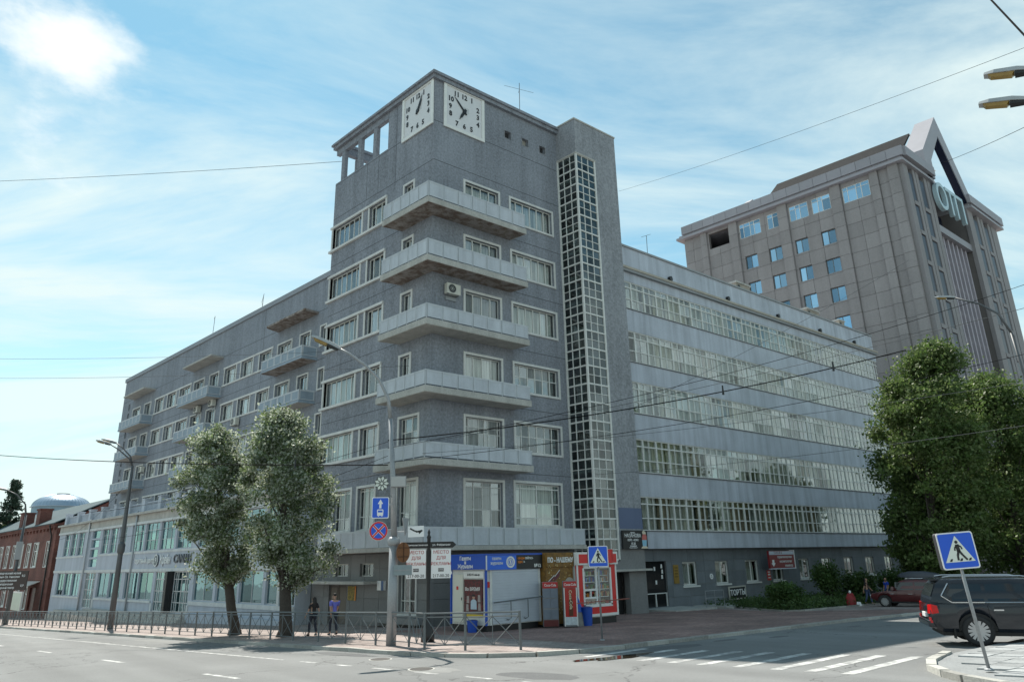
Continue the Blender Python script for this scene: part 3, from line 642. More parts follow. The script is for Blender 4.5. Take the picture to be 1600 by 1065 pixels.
# ------------------------------------------------------------------ apartment wing on the avenue
A = emp('apartment_wing', 'long grey apartment block with stacked balconies beside the clock tower', 'building', W(.4, 33, 0))
AR = .4
tops = [19.78, 16.55, 13.28, 9.95]; bots = [18.16, 14.92, 11.65, 8.35]
colsA = [(12.3, 13.2), (14.5, 16.1), (17.2, 19.5), (20.35, 22.55), (23.5, 25.8), (26.55, 28.95), (30.0, 31.95), (33.0, 35.4), (36.0, 38.75), (39.4, 41.75), (42.6, 44.95), (46.1, 48.0), (49.1, 51.5)]
holes = [(a+.1, b-.1, z0+.1, z1-.1) for z1, z0 in zip(tops, bots) for a, b in colsA]
ends = [(52.6, 53.05, z+.0, z+.7) for z in [7.6 + k*1.02 for k in range(13)]]
mb = RB(); wallL(mb, 11.6, 55, 6.5, 23.4, holes + ends, AR); mb.box(AR+.3, 13, 54.7, 55, 0, 23.4); mb.box(AR, AR+.3, 54.0, 55, 0, 6.5); mb.build('wall', PLASTER_W, A)
RB().box(AR-.12, 13, 11.62, 55.1, 23.4, 23.8).box(AR+.3, 13, 11.7, 54.7, 23.0, 23.4).build('roof_coping', pbr('roof_coping_grey', (.26, .28, .31), .7, var=.1, vs=.5), A)
RB().box(AR+1.3, 12.7, 11.7, 54.5, 6.5, 22.9).build('interior', ROOM, A)
mb = RB()
for z in [b - .9 for b in bots] + [20.3]: mb.box(AR+.3, AR+1.3, 11.7, 54.5, z, z+.22)
for l in (13.8, 16.6, 19.9, 23, 26.2, 29.4, 32.4, 35.7, 39.1, 42.2, 45.5, 48.6, 52.0): mb.box(AR+.3, AR+1.3, l, l+.15, 6.6, 22.9)
mb.build('partition', CONC, A)
mb = RB()
for z in (20.95, 17.2, 14.0, 10.8): mb.box(AR-.006, AR, 11.7, 55, z, z+.03)
for l in (22.0, 38.0): mb.box(AR-.006, AR, l, l+.03, 7.5, 23.4)
mb.build('plaster_joint', JOINT, A)
for l0, l1, z0, z1 in ends: RB().box(AR+.15, AR+.2, l0, l1, z0, z1).box(AR-.03, AR+.01, l0-.07, l0, z0-.07, z1+.07).box(AR-.03, AR+.01, l1, l1+.07, z0-.07, z1+.07).box(AR-.03, AR+.01, l0, l1, z1, z1+.07).box(AR-.03, AR+.01, l0, l1, z0-.07, z0).build('stair_light', STAIRP, A)
for (z1, z0) in zip(tops, bots):
    for i, (a, b) in enumerate(colsA):
        n = [2, 2, 4, 3, 3, 3, 2, 3, 4, 3, 3, 2, 3][i]
        window(A, 'L', AR, a+.1, b-.1, z0+.1, z1-.1, [1]*n, [1], trim=.12 if i in (0, 1, 2, 6, 7, 11, 12) else 0, pane_name='pane', fw=.05)
    for grp in ((20.2, 29.1), (35.9, 45.1)):
        mb = RB(); mb.box(AR-.05, AR+.03, grp[0], grp[1], z1-.1, z1+.06); mb.box(AR-.08, AR+.12, grp[0], grp[1], z0-.03, z0+.1)
        for a, b in colsA:
            if grp[0] < a and b < grp[1]: mb.box(AR-.04, AR+.03, a-.02, a+.1, z0+.1, z1-.1); mb.box(AR-.04, AR+.03, b-.1, b+.02, z0+.1, z1-.1)
        mb.build('ribbon_surround', TRIM, A)
for (l0, l1) in ((13.4, 19.5), (29.2, 35.7), (45.1, 51.5)):
    q = AR - 1.2
    RB().prism([(AR, l0+.2), (q, l0), (q, l1-.4), (AR, l1+.15)], 20.83, 20.98).build('canopy', SOFFIT if l0 < 20 else CONC, A)
    for zr, zs in ((18.2, 17.2), (14.95, 14.0), (11.66, 10.75), (8.45, 7.5)):
        balcony(A, [(AR, l0), (AR, l1), (q, l1), (q, l0)], zs, zs+.2, [((AR-.02, l0+.04), (q+.04, l0+.04), 1), ((q+.04, l0+.04), (q+.04, l1-.04), 6), ((q+.04, l1-.04), (AR-.02, l1-.04), 1)], zs+.24, zr, BALC2, slabm=BALC2, soff=SOFFIT if (l0 < 20 and zr > 18) else CONC)
# ------------------------------------------------------------------ glazed office wing on the side street
Wg_ = emp('glazed_wing', 'long office wing with five ribbons of white-framed glazing and pale grey spandrels', 'building', W(36, 0, 0))
R0, R1 = 14.93, 58.0
bands = [(21.15, 23.37), (16.98, 19.37), (13.12, 15.47), (8.90, 11.26), (4.95, 7.24)]
mb = RB()
edges = [3.75] + [z for b in bands[::-1] for z in b] + [24.3]
for a, b in zip(edges[::2], edges[1::2]): mb.box(R0, R1, 0, .32, a, b)
mb.box(R1-.3, R1, .32, 13, -1, 24.3); mb.box(R0, R1, 12.7, 13, -1, 24.3)
mb.build('spandrel', SPAND, Wg_)
RB().box(R0, R1, -.32, .5, 24.32, 24.5).build('eaves_ledge', pbr('sand_ledge', (.42, .38, .32), .9, var=.15, vs=1, grain=.15, gs=8, streak=.1), Wg_)
RB().box(R0, R1, -.26, -.0, 24.12, 24.32).build('gutter', pbr('gutter_grey', (.28, .29, .30), .7, var=.15), Wg_)
mb = RB(); mb.box(R0, R1, .1, .4, 24.5, 26.3); mb.box(R0, R1, .4, 12.9, 25.6, 25.8); mb.build('parapet_wall', SPAND, Wg_)
RB().box(R0, R1, .0, .5, 26.3, 26.46).build('parapet_coping', pbr('wing_coping', (.30, .31, .32), .7, var=.15, vs=2, grain=.15), Wg_)
for r in (22.8, 30.7, 38.7, 46.4, 53.5):
    mb = MB(); mb.tube([W(r, .12, 24.84), W(r, -.12, 24.84)], .21, 14); mb.build('drain_vent', BLACK, Wg_)
mb = RB()
for (z0, z1) in bands: mb.box(R0+.1, R1-.3, .32, 2.6, z0-.32, z0-.05); mb.box(R0+.1, R1-.3, .32, 2.6, z1+.05, z1+.25)
mb.build('floor_slab', CONC, Wg_)
RB().box(R0+.1, R1-.3, 2.6, 12.6, -.5, 25.5).build('interior', ROOM, Wg_)
bay = 1.452; nb = 29
frames = RB(); inner = RB(); cnt = 0; stuff = RB()
xs = [R0 + .04 + i*bay for i in range(nb+1)]
for bi, (z0, z1) in enumerate(bands):
    h = z1 - z0; zt = z1 - .22*h; zm = z0 + .36*h
    fb = RB()
    fb.box(R0, R1, .04, .14, z0, z0+.07); fb.box(R0, R1, .04, .14, z1-.07, z1); fb.box(R0, R1, .035, .13, zt-.045, zt+.045); fb.box(R0, R1, .045, .12, zm-.035, zm+.035)
    for i, x in enumerate(xs):
        fb.box(x-.05, x+.05, .02, .16, z0+.07, z1-.07)
        fb.box(x+bay*.46-.022, x+bay*.46+.022, .05, .12, z0+.07, z1-.07)
    fb.build('ribbon_frame', FRAME, Wg_)
    ib = RB()
    for i, x in enumerate(xs): ib.box(x+.28, x+.36, .2, .25, z0, z1); ib.box(x+.95, x+1.0, .2, .25, z0, z1)
    ib.box(R0, R1, .19, .24, zm-.03, zm+.03); ib.box(R0, R1, .19, .24, zt-.03, zt+.03)
    ib.build('inner_frame', FRAME, Wg_)
    sill = RB().box(R0, R1, -.06, .32, z0-.06, z0).build('sill', pbr('dark_sill', (.12, .12, .13), .7), Wg_)
    cols_ = []
    for i in range(nb):
        for (a, b) in ((z0, zm), (zm, zt), (zt, z1)):
            if cnt < 300 and i < 20: link('pane', _pane(round(bay, 3), round(b-a, 3), GLASS), Wg_, Matrix.Translation(W(xs[i], .09, a))); cnt += 1
            else: stuff.box(xs[i], xs[i]+bay, .086, .094, a, b)
        u = rng.random()
        if i % 1 == 0:
            cm = (round(bay, 3), round(h, 3))
            if cm not in _pc: _pc[cm] = MB().box(0, bay, 0, .02, 0, h*1.0).mesh('blind', OFFICE)
            if u < .95: link('blind', _pc[cm], Wg_, Matrix.Translation(W(xs[i], .34 + rng.random()*.2, z0)))
so_ = stuff.build('pane', GLASS, Wg_); so_['kind'] = 'stuff'
# ground floor set back under the first spandrel
GL = .55
gw = [(21.75, 23.4), (25.6, 27.25), (29.5, 31.25), (33.2, 34.75), (37.3, 38.95), (41.1, 42.75), (45.0, 46.7), (49.1, 50.8), (53.0, 54.7)]
gh = [(a, b, 1.2, 2.82) for a, b in gw] + [(17.65, 20.0, -.05, 2.92)]
mb = RB(); wallR(mb, R0, R1, -1.6, 3.75, gh, GL, .3); mb.build('ground_floor_wall', CLAD, Wg_)
slabs(Wg_, R0, R1, -1.1, 3.7, 1.9, .8, gh, lambda mb, t, a, b, c, d: mb.box(a, b, GL-.04-t, GL, c, d), pbr('blue_grey_cladding', (.155, .17, .185), .75, var=.14, vs=.8, grain=.15, gs=12, rnd=.08, streak=.15))
RB().box(R0, R1, GL+.31, GL+.6, 3.0, 3.75).build('lintel_beam', CLAD, Wg_)
RB().box(R0+.1, R1, GL+.9, GL+.93, -.5, 3.7).build('interior', DARK, Wg_)
for a, b in gw: window(Wg_, 'R', GL, a, b, 1.2, 2.82, [1, 1.05], [1], trim=0, depth=.12, fw=.1, cmat=OFFICE)
for a, b in gw: RB().box(a-.1, b+.1, GL-.14, GL+.1, 1.08, 1.19).build('window_sill', FRAME, Wg_)
d_ = RB().box(17.65, 20.0, GL+.1, GL+.16, -.05, 2.92).build('entrance_door', pbr('black_glass', (.015, .016, .018), .12, var=.1), Wg_)
mb = RB(); mb.box(17.65, 20, GL+.04, GL+.1, .78, .84); mb.box(17.75, 17.82, GL+.04, GL+.1, -.05, .8); mb.box(18.75, 18.83, GL+.04, GL+.1, -.05, .8); mb.box(19.9, 19.97, GL+.04, GL+.1, -.05, .8); mb.build('door_rail', FRAME, d_)
for r, z in ((18.8, 2.3), (19.55, 2.45), (19.6, 2.1), (19.55, 1.75), (18.9, 1.4)): RB().box(r, r+.16, GL+.09, GL+.1, z, z+.26).build('paper_notice', WHITE, d_)
st = RB().box(16.9, 21.2, -2.3, GL-.05, -.75, -.1).box(19.5, 22.6, -2.8, -2.3, -.75, -.28).build('entrance_step', CONC, Wg_)
mb = MB()
for r in (20.2, 21.2, 22.2): mb.tube([W(r, -2.2, -.5), W(r, -2.2, .95)], .025, 6)
for z in (.95, .5): mb.tube([W(20.2, -2.2, z), W(22.2, -2.2, z)], .025, 6)
mb.build('step_railing', STEEL, Wg_)
RB().box(22.6, 26.0, -2.6, GL-.05, -.9, -.15).build('ramp', CONC, Wg_)

# ------------------------------------------------------------------ shop building in front of the apartment wing
S = emp('shop_building', 'low two-storey shop block with a balustraded roof terrace and glazed entrance doors', 'building', W(-1, 38, -1))
PR = -1.0
SPW = pbr('shop_wall_paint', (.42, .46, .52), .8, var=.1, vs=.6, grain=.06, gs=9, streak=.18)
SPT = pbr('shop_band_paint', (.56, .58, .58), .75, var=.1, vs=1, grain=.1, gs=9, streak=.15)
SHF = pbr('shop_frame', (.42, .44, .46), .45, metal=.2, var=.1)
l0, l1 = 11.65, 65.9
up = []; lo = []
for a, b, n in ((56.2, 63.9, 3), (43.4, 50.8, 3), (28.2, 42.4, 4), (12.6, 27.4, 4)):
    d = (b-a)/n
    for k in range(n): up.append((a + k*d + .22, a + (k+1)*d - .22, 4.72, 7.08))
for a, b, n in ((56.0, 64.4, 3), (43.4, 50.3, 2), (35.6, 42.6, 2)):
    d = (b-a)/n
    for k in range(n): lo.append((a + k*d + .06, a + (k+1)*d - .06, .62, 2.92))
for a, b in ((23.6, 27.2), (19.7, 23.2), (16.0, 19.4), (13.9, 15.6)): lo.append((a, b, .78, 2.92))
lo.append((11.75, 13.6, .75, 1.95))
slot = [(51.4, 53.9, z, z+.75) for z in (3.5, 4.45, 5.4, 6.3)]
doors = [(31.6, 35.1, -.22, 2.95), (28.0, 31.2, -.2, 2.95), (51.0, 54.2, -.45, 2.95)]
hs = up + lo + slot + doors
mb = RB(); wallL(mb, l0, l1, -1.9, 7.2, hs, PR, .3); mb.box(PR+.3, .0, l0, l0+.3, -1.9, 7.2); mb.box(PR+.3, .4, l1-.3, l1, -1.9, 7.2); mb.box(PR+.3, 12, l1-.3, l1, -1.9, 7.2); mb.box(PR+.3, 12, 55.2, 65.6, 6.9, 7.2); mb.box(11.7, 12, 55, l1-.3, -1.9, 6.9); mb.box(PR+.3, AR, 11.7, 55.2, 6.9, 7.2); mb.build('wall', SPW, S)
RB().box(PR+1.2, AR+1.2, 11.7, 65.5, -1.8, 6.9).build('interior', pbr('shop_interior', (.16, .18, .18), .9, var=.5, vs=.4), S)
mb = RB(); mb.box(PR-.12, PR+.1, l0, l1, 7.08, 7.3); mb.box(PR-.08, PR-.0, l0, l1, 2.95, 3.2); mb.box(PR-.06, PR-.0, l0, 50.9, 4.5, 4.68); mb.box(PR-.06, PR, 55.9, l1, 4.5, 4.68)
mb.box(PR-.1, PR, 55.4, 65.0, .42, .6); mb.box(PR-.1, PR, 35.5, 50.5, .42, .6); mb.box(PR-.1, PR, 11.7, 27.6, .46, .74)
for l in (27.7, 35.2, 50.6): mb.box(PR-.06, PR, l, l+.3, -.4, .42)
mb.box(PR-.06, PR, 13.6, 13.9, .74, 2.95)
mb.build('string_course', SPT, S)
RB().box(PR-.35, PR+1.2, l0, l1, 7.95, 8.15).box(PR-.05, PR+.3, l0, l1, 7.3, 7.95).build('roof_cornice', CONC, S)
piers = [64.3, 59.9, 55.8, 51.8, 47.8, 43.9, 40.1, 36.2, 32.3, 28.4, 24.5, 20.6, 16.7, 12.8]
for l in piers: RB().box(PR-.05, PR+.5, l-.35, l+.35, 8.15, 9.3).box(PR-.1, PR+.55, l-.4, l+.4, 9.3, 9.4).build('parapet_pier', SPW, S)
for b, a in zip(piers, piers[1:]):
    mb = RB(); mb.box(PR+.15, PR+.22, a+.35, b-.35, 8.95, 9.05); mb.box(PR+.16, PR+.21, a+.35, b-.35, 8.25, 8.32); n = 9
    for k in range(n): x = a + .35 + (b-a-.7)*(k+.5)/n; mb.box(PR+.17, PR+.2, x-.02, x+.02, 8.32, 8.95)
    mb.box(PR+.24, PR+.27, a+.35, b-.35, 8.2, 8.98)
    mb.build('balustrade', SPW, S)
for a, b, c, d in up: window(S, 'L', PR, a, b, c, d, [1, 1, 1], [1, 1, .7], trim=0, depth=.16, fw=.06, gmat=GLASSS, fmat=SHF, curtain=False, name='upper_window')
for a, b, c, d in lo: window(S, 'L', PR, a, b, c, d, [1] if b-a < 2.6 else [1, 1], [1], trim=0, depth=.16, fw=.07, gmat=GLASSS, fmat=SHF, curtain=False, name='shop_window')
for a, b, c, d in slot: RB().box(PR+.2, PR+.24, a, b, c, d).build('slot_window', GLASSS, S)
for a, b, c, d in doors: window(S, 'L', PR, a, b, c, d, [.5, .35, .75, .75, .35, .5], [1, 1.1, 1.2, .8], trim=0, depth=.1, fw=.09, gmat=GLASSS, fmat=pbr('door_frame_paint', (.5, .5, .5), .5), curtain=False, name='entrance_door')
RB().box(PR-.5, PR+.05, 31.2, 31.6, -1, 2.95).build('black_pillar', BLACK, S)
# long flight of steps
mb = RB()
for k in range(4): mb.box(PR-.6-.34*(4-k), PR-.02, 26.8-.2*(4-k), 50+.2*(4-k), -1.9, -.22-.15*(3-k)-.15)
mb.box(PR-.55, PR-.01, 26.9, 36, -1.9, -.22)
for k in range(3): mb.box(PR-.6-.34*(3-k), PR-.02, 50.6, 60, -2.2, -.52-.2*(3-k))
mb.build('entrance_steps', CONC, S)
mb = RB(); mb.box(PR-.6, PR, 11.7, 26.6, -1.2, .42-.5); mb.build('plinth', SPW, S)
# shop lettering
SGN = pbr('steel_letters', (.62, .64, .66), .35, metal=.3, var=.1)
put_text('торговый центр', .62, SGN, S, W(PR-.06, 38.0, 3.86), ANG_L, .03, .01)
put_text('Крейн', .95, SGN, S, W(PR-.06, 33.2, 3.86), ANG_L, .03, .012, sx=.78)
put_text('CANALI', .95, pbr('dark_letters', (.10, .11, .13), .4), S, W(PR-.06, 29.7, 3.9), ANG_L, .05, .006, sx=1.05)
mb = MB(); mb.lathe([(.5, 0), (.5, .07)], 24); lg = link('round_logo', mb.mesh('round_logo', pbr('logo_grey', (.10, .12, .14), .4)), S, frame(W(PR-.05, 35.2, 3.85), ANG_L))
mb = MB(); n = 28
for k in range(n):
    a, b = 2*math.pi*k/n, 2*math.pi*(k+1)/n
    mb.add([(.5*math.cos(a), .5*math.sin(a), .075), (.5*math.cos(b), .5*math.sin(b), .075), (.42*math.cos(b), .42*math.sin(b), .075), (.42*math.cos(a), .42*math.sin(a), .075)], [(0, 1, 2, 3)])
link('logo_ring', mb.mesh('logo_ring', SGN), lg, frame(W(PR-.05, 35.2, 3.85), ANG_L))
put_text('9', .6, SGN, lg, W(PR-.125, 35.2, 3.85), ANG_L, .01, .01, name='logo_sign')
mb = MB()
for l in (54.7, 40.9): mb.tube([W(PR-.15, l, -1), W(PR-.15, l, 8.3)], .09, 8)
mb.build('downpipe', SHF, S, smooth=True)
# ------------------------------------------------------------------ bank tower behind
BK = emp('office_tower', 'tall brown stone office tower with a gabled frame on its roof', 'building', W(66, 0, 0))
BST = pbr('brown_stone', (.27, .25, .25), .8, var=.10, vs=.25, grain=.10, gs=5, rnd=.05, streak=.1)
BSJ = pbr('brown_joint', (.15, .135, .13), .9, var=.1)
BSC = pbr('mauve_cornice', (.30, .29, .315), .55, var=.08, vs=.4, rnd=.06)
br, bl0, bl1, bz = 66.0, -3.4, 27.2, 49.8
wins = []
for z in (44.05, 40.0, 36.0, 32.0, 28.0):
    for a, b in ((16.05, 17.85), (12.5, 14.3), (8.85, 10.6), (5.25, 7.08)): wins.append((a, b, z-2.0, z))
topw = [(15.0, 18.2), (12.4, 14.0), (8.2, 10.8), (5.2, 7.7), (.2, 3.6)]
wins += [(a, b, 46.9, 49.15) for a, b in topw]
log = (19.9, 23.1, 46.95, 49.4)
mb = RB(); wallL(mb, bl0, bl1, 0, bz, wins + [log], br, .4); mb.box(br+.4, 72.8, bl0, bl0+.4, 0, bz); mb.box(br+.4, 98, bl1-.4, bl1, 0, bz); mb.box(97.6, 98, bl0, bl1-.4, 0, bz)
mb.box(86.5, 97.6, bl0, bl0+.4, 0, bz); mb.box(86.5, 86.9, bl0+.4, bl0+5, 0, bz); mb.box(72.4, 72.8, bl0+.4, bl0+4, 0, bz)
mb.build('wall', BSJ, BK)
RB().box(br+1.6, 96, bl0+4.2, 19.0, 0, 49.5).box(br+1.6, 72.2, bl0+1.2, bl0+4.2, 0, 49.5).build('interior', DARK, BK)
RB().box(br+.4, 96, 19.0, 26.5, 0, 46.8).build('rear_block', BST, BK)
pil = [(bl0, -2.2), (-1.0, 0.0), (3.7, 5.0), (10.95, 12.3), (18.4, 19.7), (23.3, 24.3)]
for a, b in [(-2.2, -1.0), (24.3, 27.2), (0, 3.7), (5.0, 10.95), (12.3, 18.4), (19.7, 23.3)] + pil:
    isp = (a, b) in pil
    slabs(BK, a, b, 17.8, bz, 1.85 if b-a > 1.5 else b-a, 2.0, wins + [log], (lambda mb, t, a, b, c, d: mb.box(br-.42-t, br-.02, a, b, c, d)) if isp else (lambda mb, t, a, b, c, d: mb.box(br-.1-t, br-.02, a, b, c, d)), BST, 'stone_panel', .02)
for a, b, c, d in wins:
    big = c > 46
    window(BK, 'L', br-.05, a, b, c, d, ([1, 1.6, 1, 1.6] if b-a > 2.8 else [1, .7, 1.3] if b-a > 2 else [1, 1]) if big else [1, 1.2], [3, 1] if big else [1], trim=0, depth=.05 if big else .25, fw=.08, gmat=GLASSB, fmat=FRAME if big else DKSTEEL, curtain=not big)
mb = RB(); mb.box(br-.9, 74.4, bl0-.9, bl1+.8, bz, bz+.35); mb.box(br-.6, 74.2, bl0-.6, bl1+.5, bz+.35, bz+.7); mb.box(86.4, 99, bl0-1.2, bl1+1, bz, bz+.35); mb.box(86.4, 99, bl0-.8, bl1, bz+.35, bz+.7); mb.build('cornice_base', BSC, BK)
for k in range(17):
    a = bl0-1.0 + k*1.85; RB().box(br-.85, br-.2, a+.02, a+1.83, bz+.7, bz+2.0).build('cornice_panel', BSC, BK)
RB().box(br-.3, 74.4, bl0-1.25, bl0-.3, bz+.7, bz+2.0).box(86.2, 99.2, bl0-1.25, bl0-.3, bz+.7, bz+2.0).box(br-.3, 99, bl0-.3, bl1, bz+.7, bz+1.0).build('cornice_front', BSC, BK)
# street front: dark glazing strips between stone piers
NAVY = pbr('dark_blue_glazing', (.012, .016, .035), .3, var=.2, vs=.3, spec=.25)
GREYP = pbr('grey_stone_pier', (.25, .235, .24), .8, var=.1, vs=.3, grain=.08, gs=5)
MAUVE = pbr('mauve_pier', (.36, .33, .37), .7, var=.08)
def strip(r0, r1, l, zt):
    n = 12; h = zt/n
    for k in range(4, n):
        RB().box(r0, r1, l, l+.05, k*h+.5, (k+1)*h-.5 + .9).build('strip_glazing', NAVY, BK)
    for k in range(4, n): RB().box(r0, r1, l-.12, l, k*h-.1, k*h+.45).build('strip_band', GREYP, BK)
for a, b in ((67.4, 68.6), (70.5, 72.0)): strip(a, b, bl0-.42, 48.6)
for a, b in ((66.0, 67.3), (68.7, 69.4), (69.6, 70.4), (72.1, 73.0), (73.2, 74.2)): RB().box(a, b, bl0-.5, bl0, 0, bz).build('front_pier', GREYP, BK)
RB().box(74.2, 86.4, bl0+.75, bl0+.85, 0, 43.2).box(74.2, 86.4, bl0+2.8, bl0+3.0, 43.2, 49.5).build('recess_glazing', NAVY, BK)
for k in range(8): RB().box(74.6+k*1.5, 75.05+k*1.5, bl0+.45, bl0+.74, 0, 43.2).build('recess_pier', MAUVE, BK)
RB().box(74.2, 86.4, bl0-.1, bl0+1.2, 43.2, 44.2).build('recess_beam', BSC, BK)
mb = RB()
for k in range(4, 12): mb.box(74.2, 86.4, bl0+.7, bl0+.73, k*3.6, k*3.6+.5)
mb.build('recess_band', GREYP, BK)
for a, b in ((88.6, 90.0), (92.6, 94.0)): strip(a, b, bl0-.42, 48.4)
for a, b in ((86.4, 88.4), (90.2, 91.2), (91.5, 92.4), (94.2, 95.2), (95.6, 98)): RB().box(a, b, bl0-.5, bl0, 0, bz).build('front_pier', GREYP, BK)
# roof and the gabled frame above the entrance bay
mb = RB()
rl_ = [(70.2, 51.0), (80.3, 61.2), (90.4, 51.0)]
for (a, za), (b, zb) in [(rl_[0], rl_[1])]: mb.add([(a, bl0+2.5, za-.4), (b, bl0+2.5, zb-.4), (b, 19, zb-.4), (a, 19, za-.4), (a, bl0+2.5, za), (b, bl0+2.5, zb), (b, 19, zb), (a, 19, za)], BOXF)
mb.build('pitched_roof', pbr('roof_tile_grey', (.04, .04, .041), .9, var=.12, vs=.6, grain=.2, gs=3, spec=.05), BK)
mb = RB()
def beam(mb, p, q, l0, l1, t):
    (a, za), (b, zb) = p, q; dx, dz = b-a, zb-za; ln = math.hypot(dx, dz); ox, oz = -dz/ln*t, dx/ln*t
    mb.add([(a, l0, za), (b, l0, zb), (b, l1, zb), (a, l1, za), (a+ox, l0, za+oz), (b+ox, l0, zb+oz), (b+ox, l1, zb+oz), (a+ox, l1, za+oz)], BOXF)
gp_ = [(73.0, 50.5), (75.3, 50.5), (75.3, 53.4), (80.0, 58.9), (86.3, 50.6), (88.7, 50.6), (80.25, 62.2), (73.0, 54.2)]
n = len(gp_)
for a in (0, 1, 2, 3, 4, 5, 6): pass
for quad in ((0, 1, 2, 7), (2, 3, 6, 7), (3, 4, 5, 6)):      # left leg, left rafter, right rafter, mitred together
    la, lb_ = bl0-.9, bl0+(.1 if quad[0] == 3 else 1.6)
    mb.add([(gp_[k][0], la, gp_[k][1]) for k in quad] + [(gp_[k][0], lb_, gp_[k][1]) for k in quad], [(0, 1, 2, 3), (7, 6, 5, 4), (0, 4, 5, 1), (1, 5, 6, 2), (2, 6, 7, 3), (3, 7, 4, 0)])
mb.build('gable_frame', BSC, BK)
mb = RB(); beam(mb, (79.9, 58.85), (86.2, 50.5), bl0-.85, bl0+.05, -.12); mb.build('gable_shade_plate', NAVY, BK)  # added dark plate: its colour paints the shade on the right rafter's inner face
mb = RB(); beam(mb, (66.8, 52.0), (71.5, 55.4), 18.6, 19.6, -.5); mb.build('rear_gable_frame', BSC, BK)
mb = MB()
for k in range(13): l = bl0 + 2.5 + k*1.6; mb.tube([W(80.4, l, 61), W(90.2, l, 51)], .09, 4)
for k in range(11): t_ = k/10; mb.tube([W(80.4+9.8*t_, bl0+2.5, 61-10*t_), W(80.4+9.8*t_, 18.2, 61-10*t_)], .07, 4)
for z in (53, 56): mb.tube([W(76 + (z-53)*.9, bl0+1.6, z), W(86.5 - (z-53)*.75, bl0+1.6, z)], .13, 5)
mb.tube([W(75, bl0+1.6, 50.5), W(83, bl0+1.6, 57)], .13, 5)
mb.build('glazing_grid', FRAME, BK)
LET = pbr('pale_blue_letters', (.42, .55, .60), .4, var=.05)
for ch, r in (('О', 75.6), ('Т', 78.6), ('П', 81.6)): put_text(ch, 5.2, LET, BK, W(r, bl0-.9, 47.6), 0, .25, .04, name='roof_letter')
# ------------------------------------------------------------------ brick house, dome, far trees on the left
BR = emp('brick_house', 'old red brick two-storey house with white windows at the far left', 'building', W(-1, 80, -2))
def brick_mat():
    m = bpy.data.materials.new('red_brick'); m.use_nodes = True; t = m.node_tree; n = t.nodes; k = t.links; p = n['Principled BSDF']; p.inputs['Roughness'].default_value = .9
    g = n.new('ShaderNodeNewGeometry'); sp = n.new('ShaderNodeSeparateXYZ'); k.new(g.outputs['Position'], sp.inputs[0])
    ad_ = n.new('ShaderNodeMath'); ad_.operation = 'ADD'; k.new(sp.outputs['X'], ad_.inputs[0]); k.new(sp.outputs['Y'], ad_.inputs[1])
    c = n.new('ShaderNodeCombineXYZ'); k.new(ad_.outputs[0], c.inputs['X']); k.new(sp.outputs['Z'], c.inputs['Y'])
    br_ = n.new('ShaderNodeTexBrick'); br_.inputs['Scale'].default_value = 1; br_.inputs['Brick Width'].default_value = .27; br_.inputs['Row Height'].default_value = .085; br_.inputs['Mortar Size'].default_value = .008
    br_.inputs['Color1'].default_value = (.175, .058, .044, 1); br_.inputs['Color2'].default_value = (.125, .042, .034, 1); br_.inputs['Mortar'].default_value = (.18, .11, .09, 1); k.new(c.outputs[0], br_.inputs['Vector'])
    nz = n.new('ShaderNodeTexNoise'); nz.inputs['Scale'].default_value = .6; nz.inputs['Detail'].default_value = 6; k.new(g.outputs['Position'], nz.inputs['Vector'])
    r = n.new('ShaderNodeMapRange'); k.new(nz.outputs['Fac'], r.inputs['Value']); r.inputs['From Min'].default_value = .3; r.inputs['From Max'].default_value = .7; r.inputs['To Min'].default_value = .65; r.inputs['To Max'].default_value = 1.3
    s = n.new('ShaderNodeVectorMath'); s.operation = 'SCALE'; k.new(br_.outputs['Color'], s.inputs[0]); k.new(r.outputs[0], s.inputs['Scale']); k.new(s.outputs[0], p.inputs['Base Color'])
    return m
BRICK = brick_mat()
q = -1.0
win_u = [(69.6, 70.9), (74.5, 76.6), (78.2, 80.0), (81.9, 83.7), (85.7, 87.5), (89.5, 91.3), (93.2, 95.0), (97, 98.8)]
win_d = [(76.2, 77.5), (80.2, 82.0), (84.0, 85.8), (87.3, 89.2), (91.6, 93.5), (96, 98)]
hu = [(a, b, 3.7, 6.5) for a, b in win_u]; hd = [(a, b, -1.2, 1.4) for a, b in win_d] + [(72.6, 75.3, -2.3, 1.3)]
mb = RB(); wallL(mb, 67.6, 106, -3.5, 8.1, hu + hd, q, .4)
gz = lambda r: 8.5 + (r - q)*.545
mb.add([(q+.4, 67.6, -3.5), (10, 67.6, -3.5), (10, 68, -3.5), (q+.4, 68, -3.5), (q+.4, 67.6, 8.4), (10, 67.6, 8.4+.0), (10, 68, 8.4), (q+.4, 68, 8.4)], BOXF)
mb.add([(q, 67.6, 8.4), (4.4, 67.6, gz(4.4)), (10, 67.6, 8.4), (q, 68, 8.4), (4.4, 68, gz(4.4)), (10, 68, 8.4)], [(0, 2, 1), (3, 4, 5), (0, 1, 4, 3), (1, 2, 5, 4), (2, 0, 3, 5)])
mb.box(9.6, 10, 68, 106, -3.5, 8.1)
mb.build('wall', BRICK, BR)
RB().box(q+1.2, 9, 68.5, 105, -3, 8).build('interior', DARK, BR)
mb = RB(); mb.box(q-.25, q, 67.6, 106, 8.1, 8.35); mb.box(q-.4, q+.3, 67.5, 106, 8.35, 8.55); mb.box(q-.1, q, 67.6, 106, 2.2, 2.4)
for k in range(24): mb.box(q-.2, q, 68+k*1.6, 68.5+k*1.6, 7.8, 8.1)
mb.build('brick_cornice', BRICK, BR)
mb = RB()
mb.add([(q-.5, 67.3, 8.5), (4.4, 67.3, gz(4.4)+.1), (4.4, 106, gz(4.4)+.1), (q-.5, 106, 8.5), (q-.5, 67.3, 8.6), (4.4, 67.3, gz(4.4)+.25), (4.4, 106, gz(4.4)+.25), (q-.5, 106, 8.6)], BOXF)
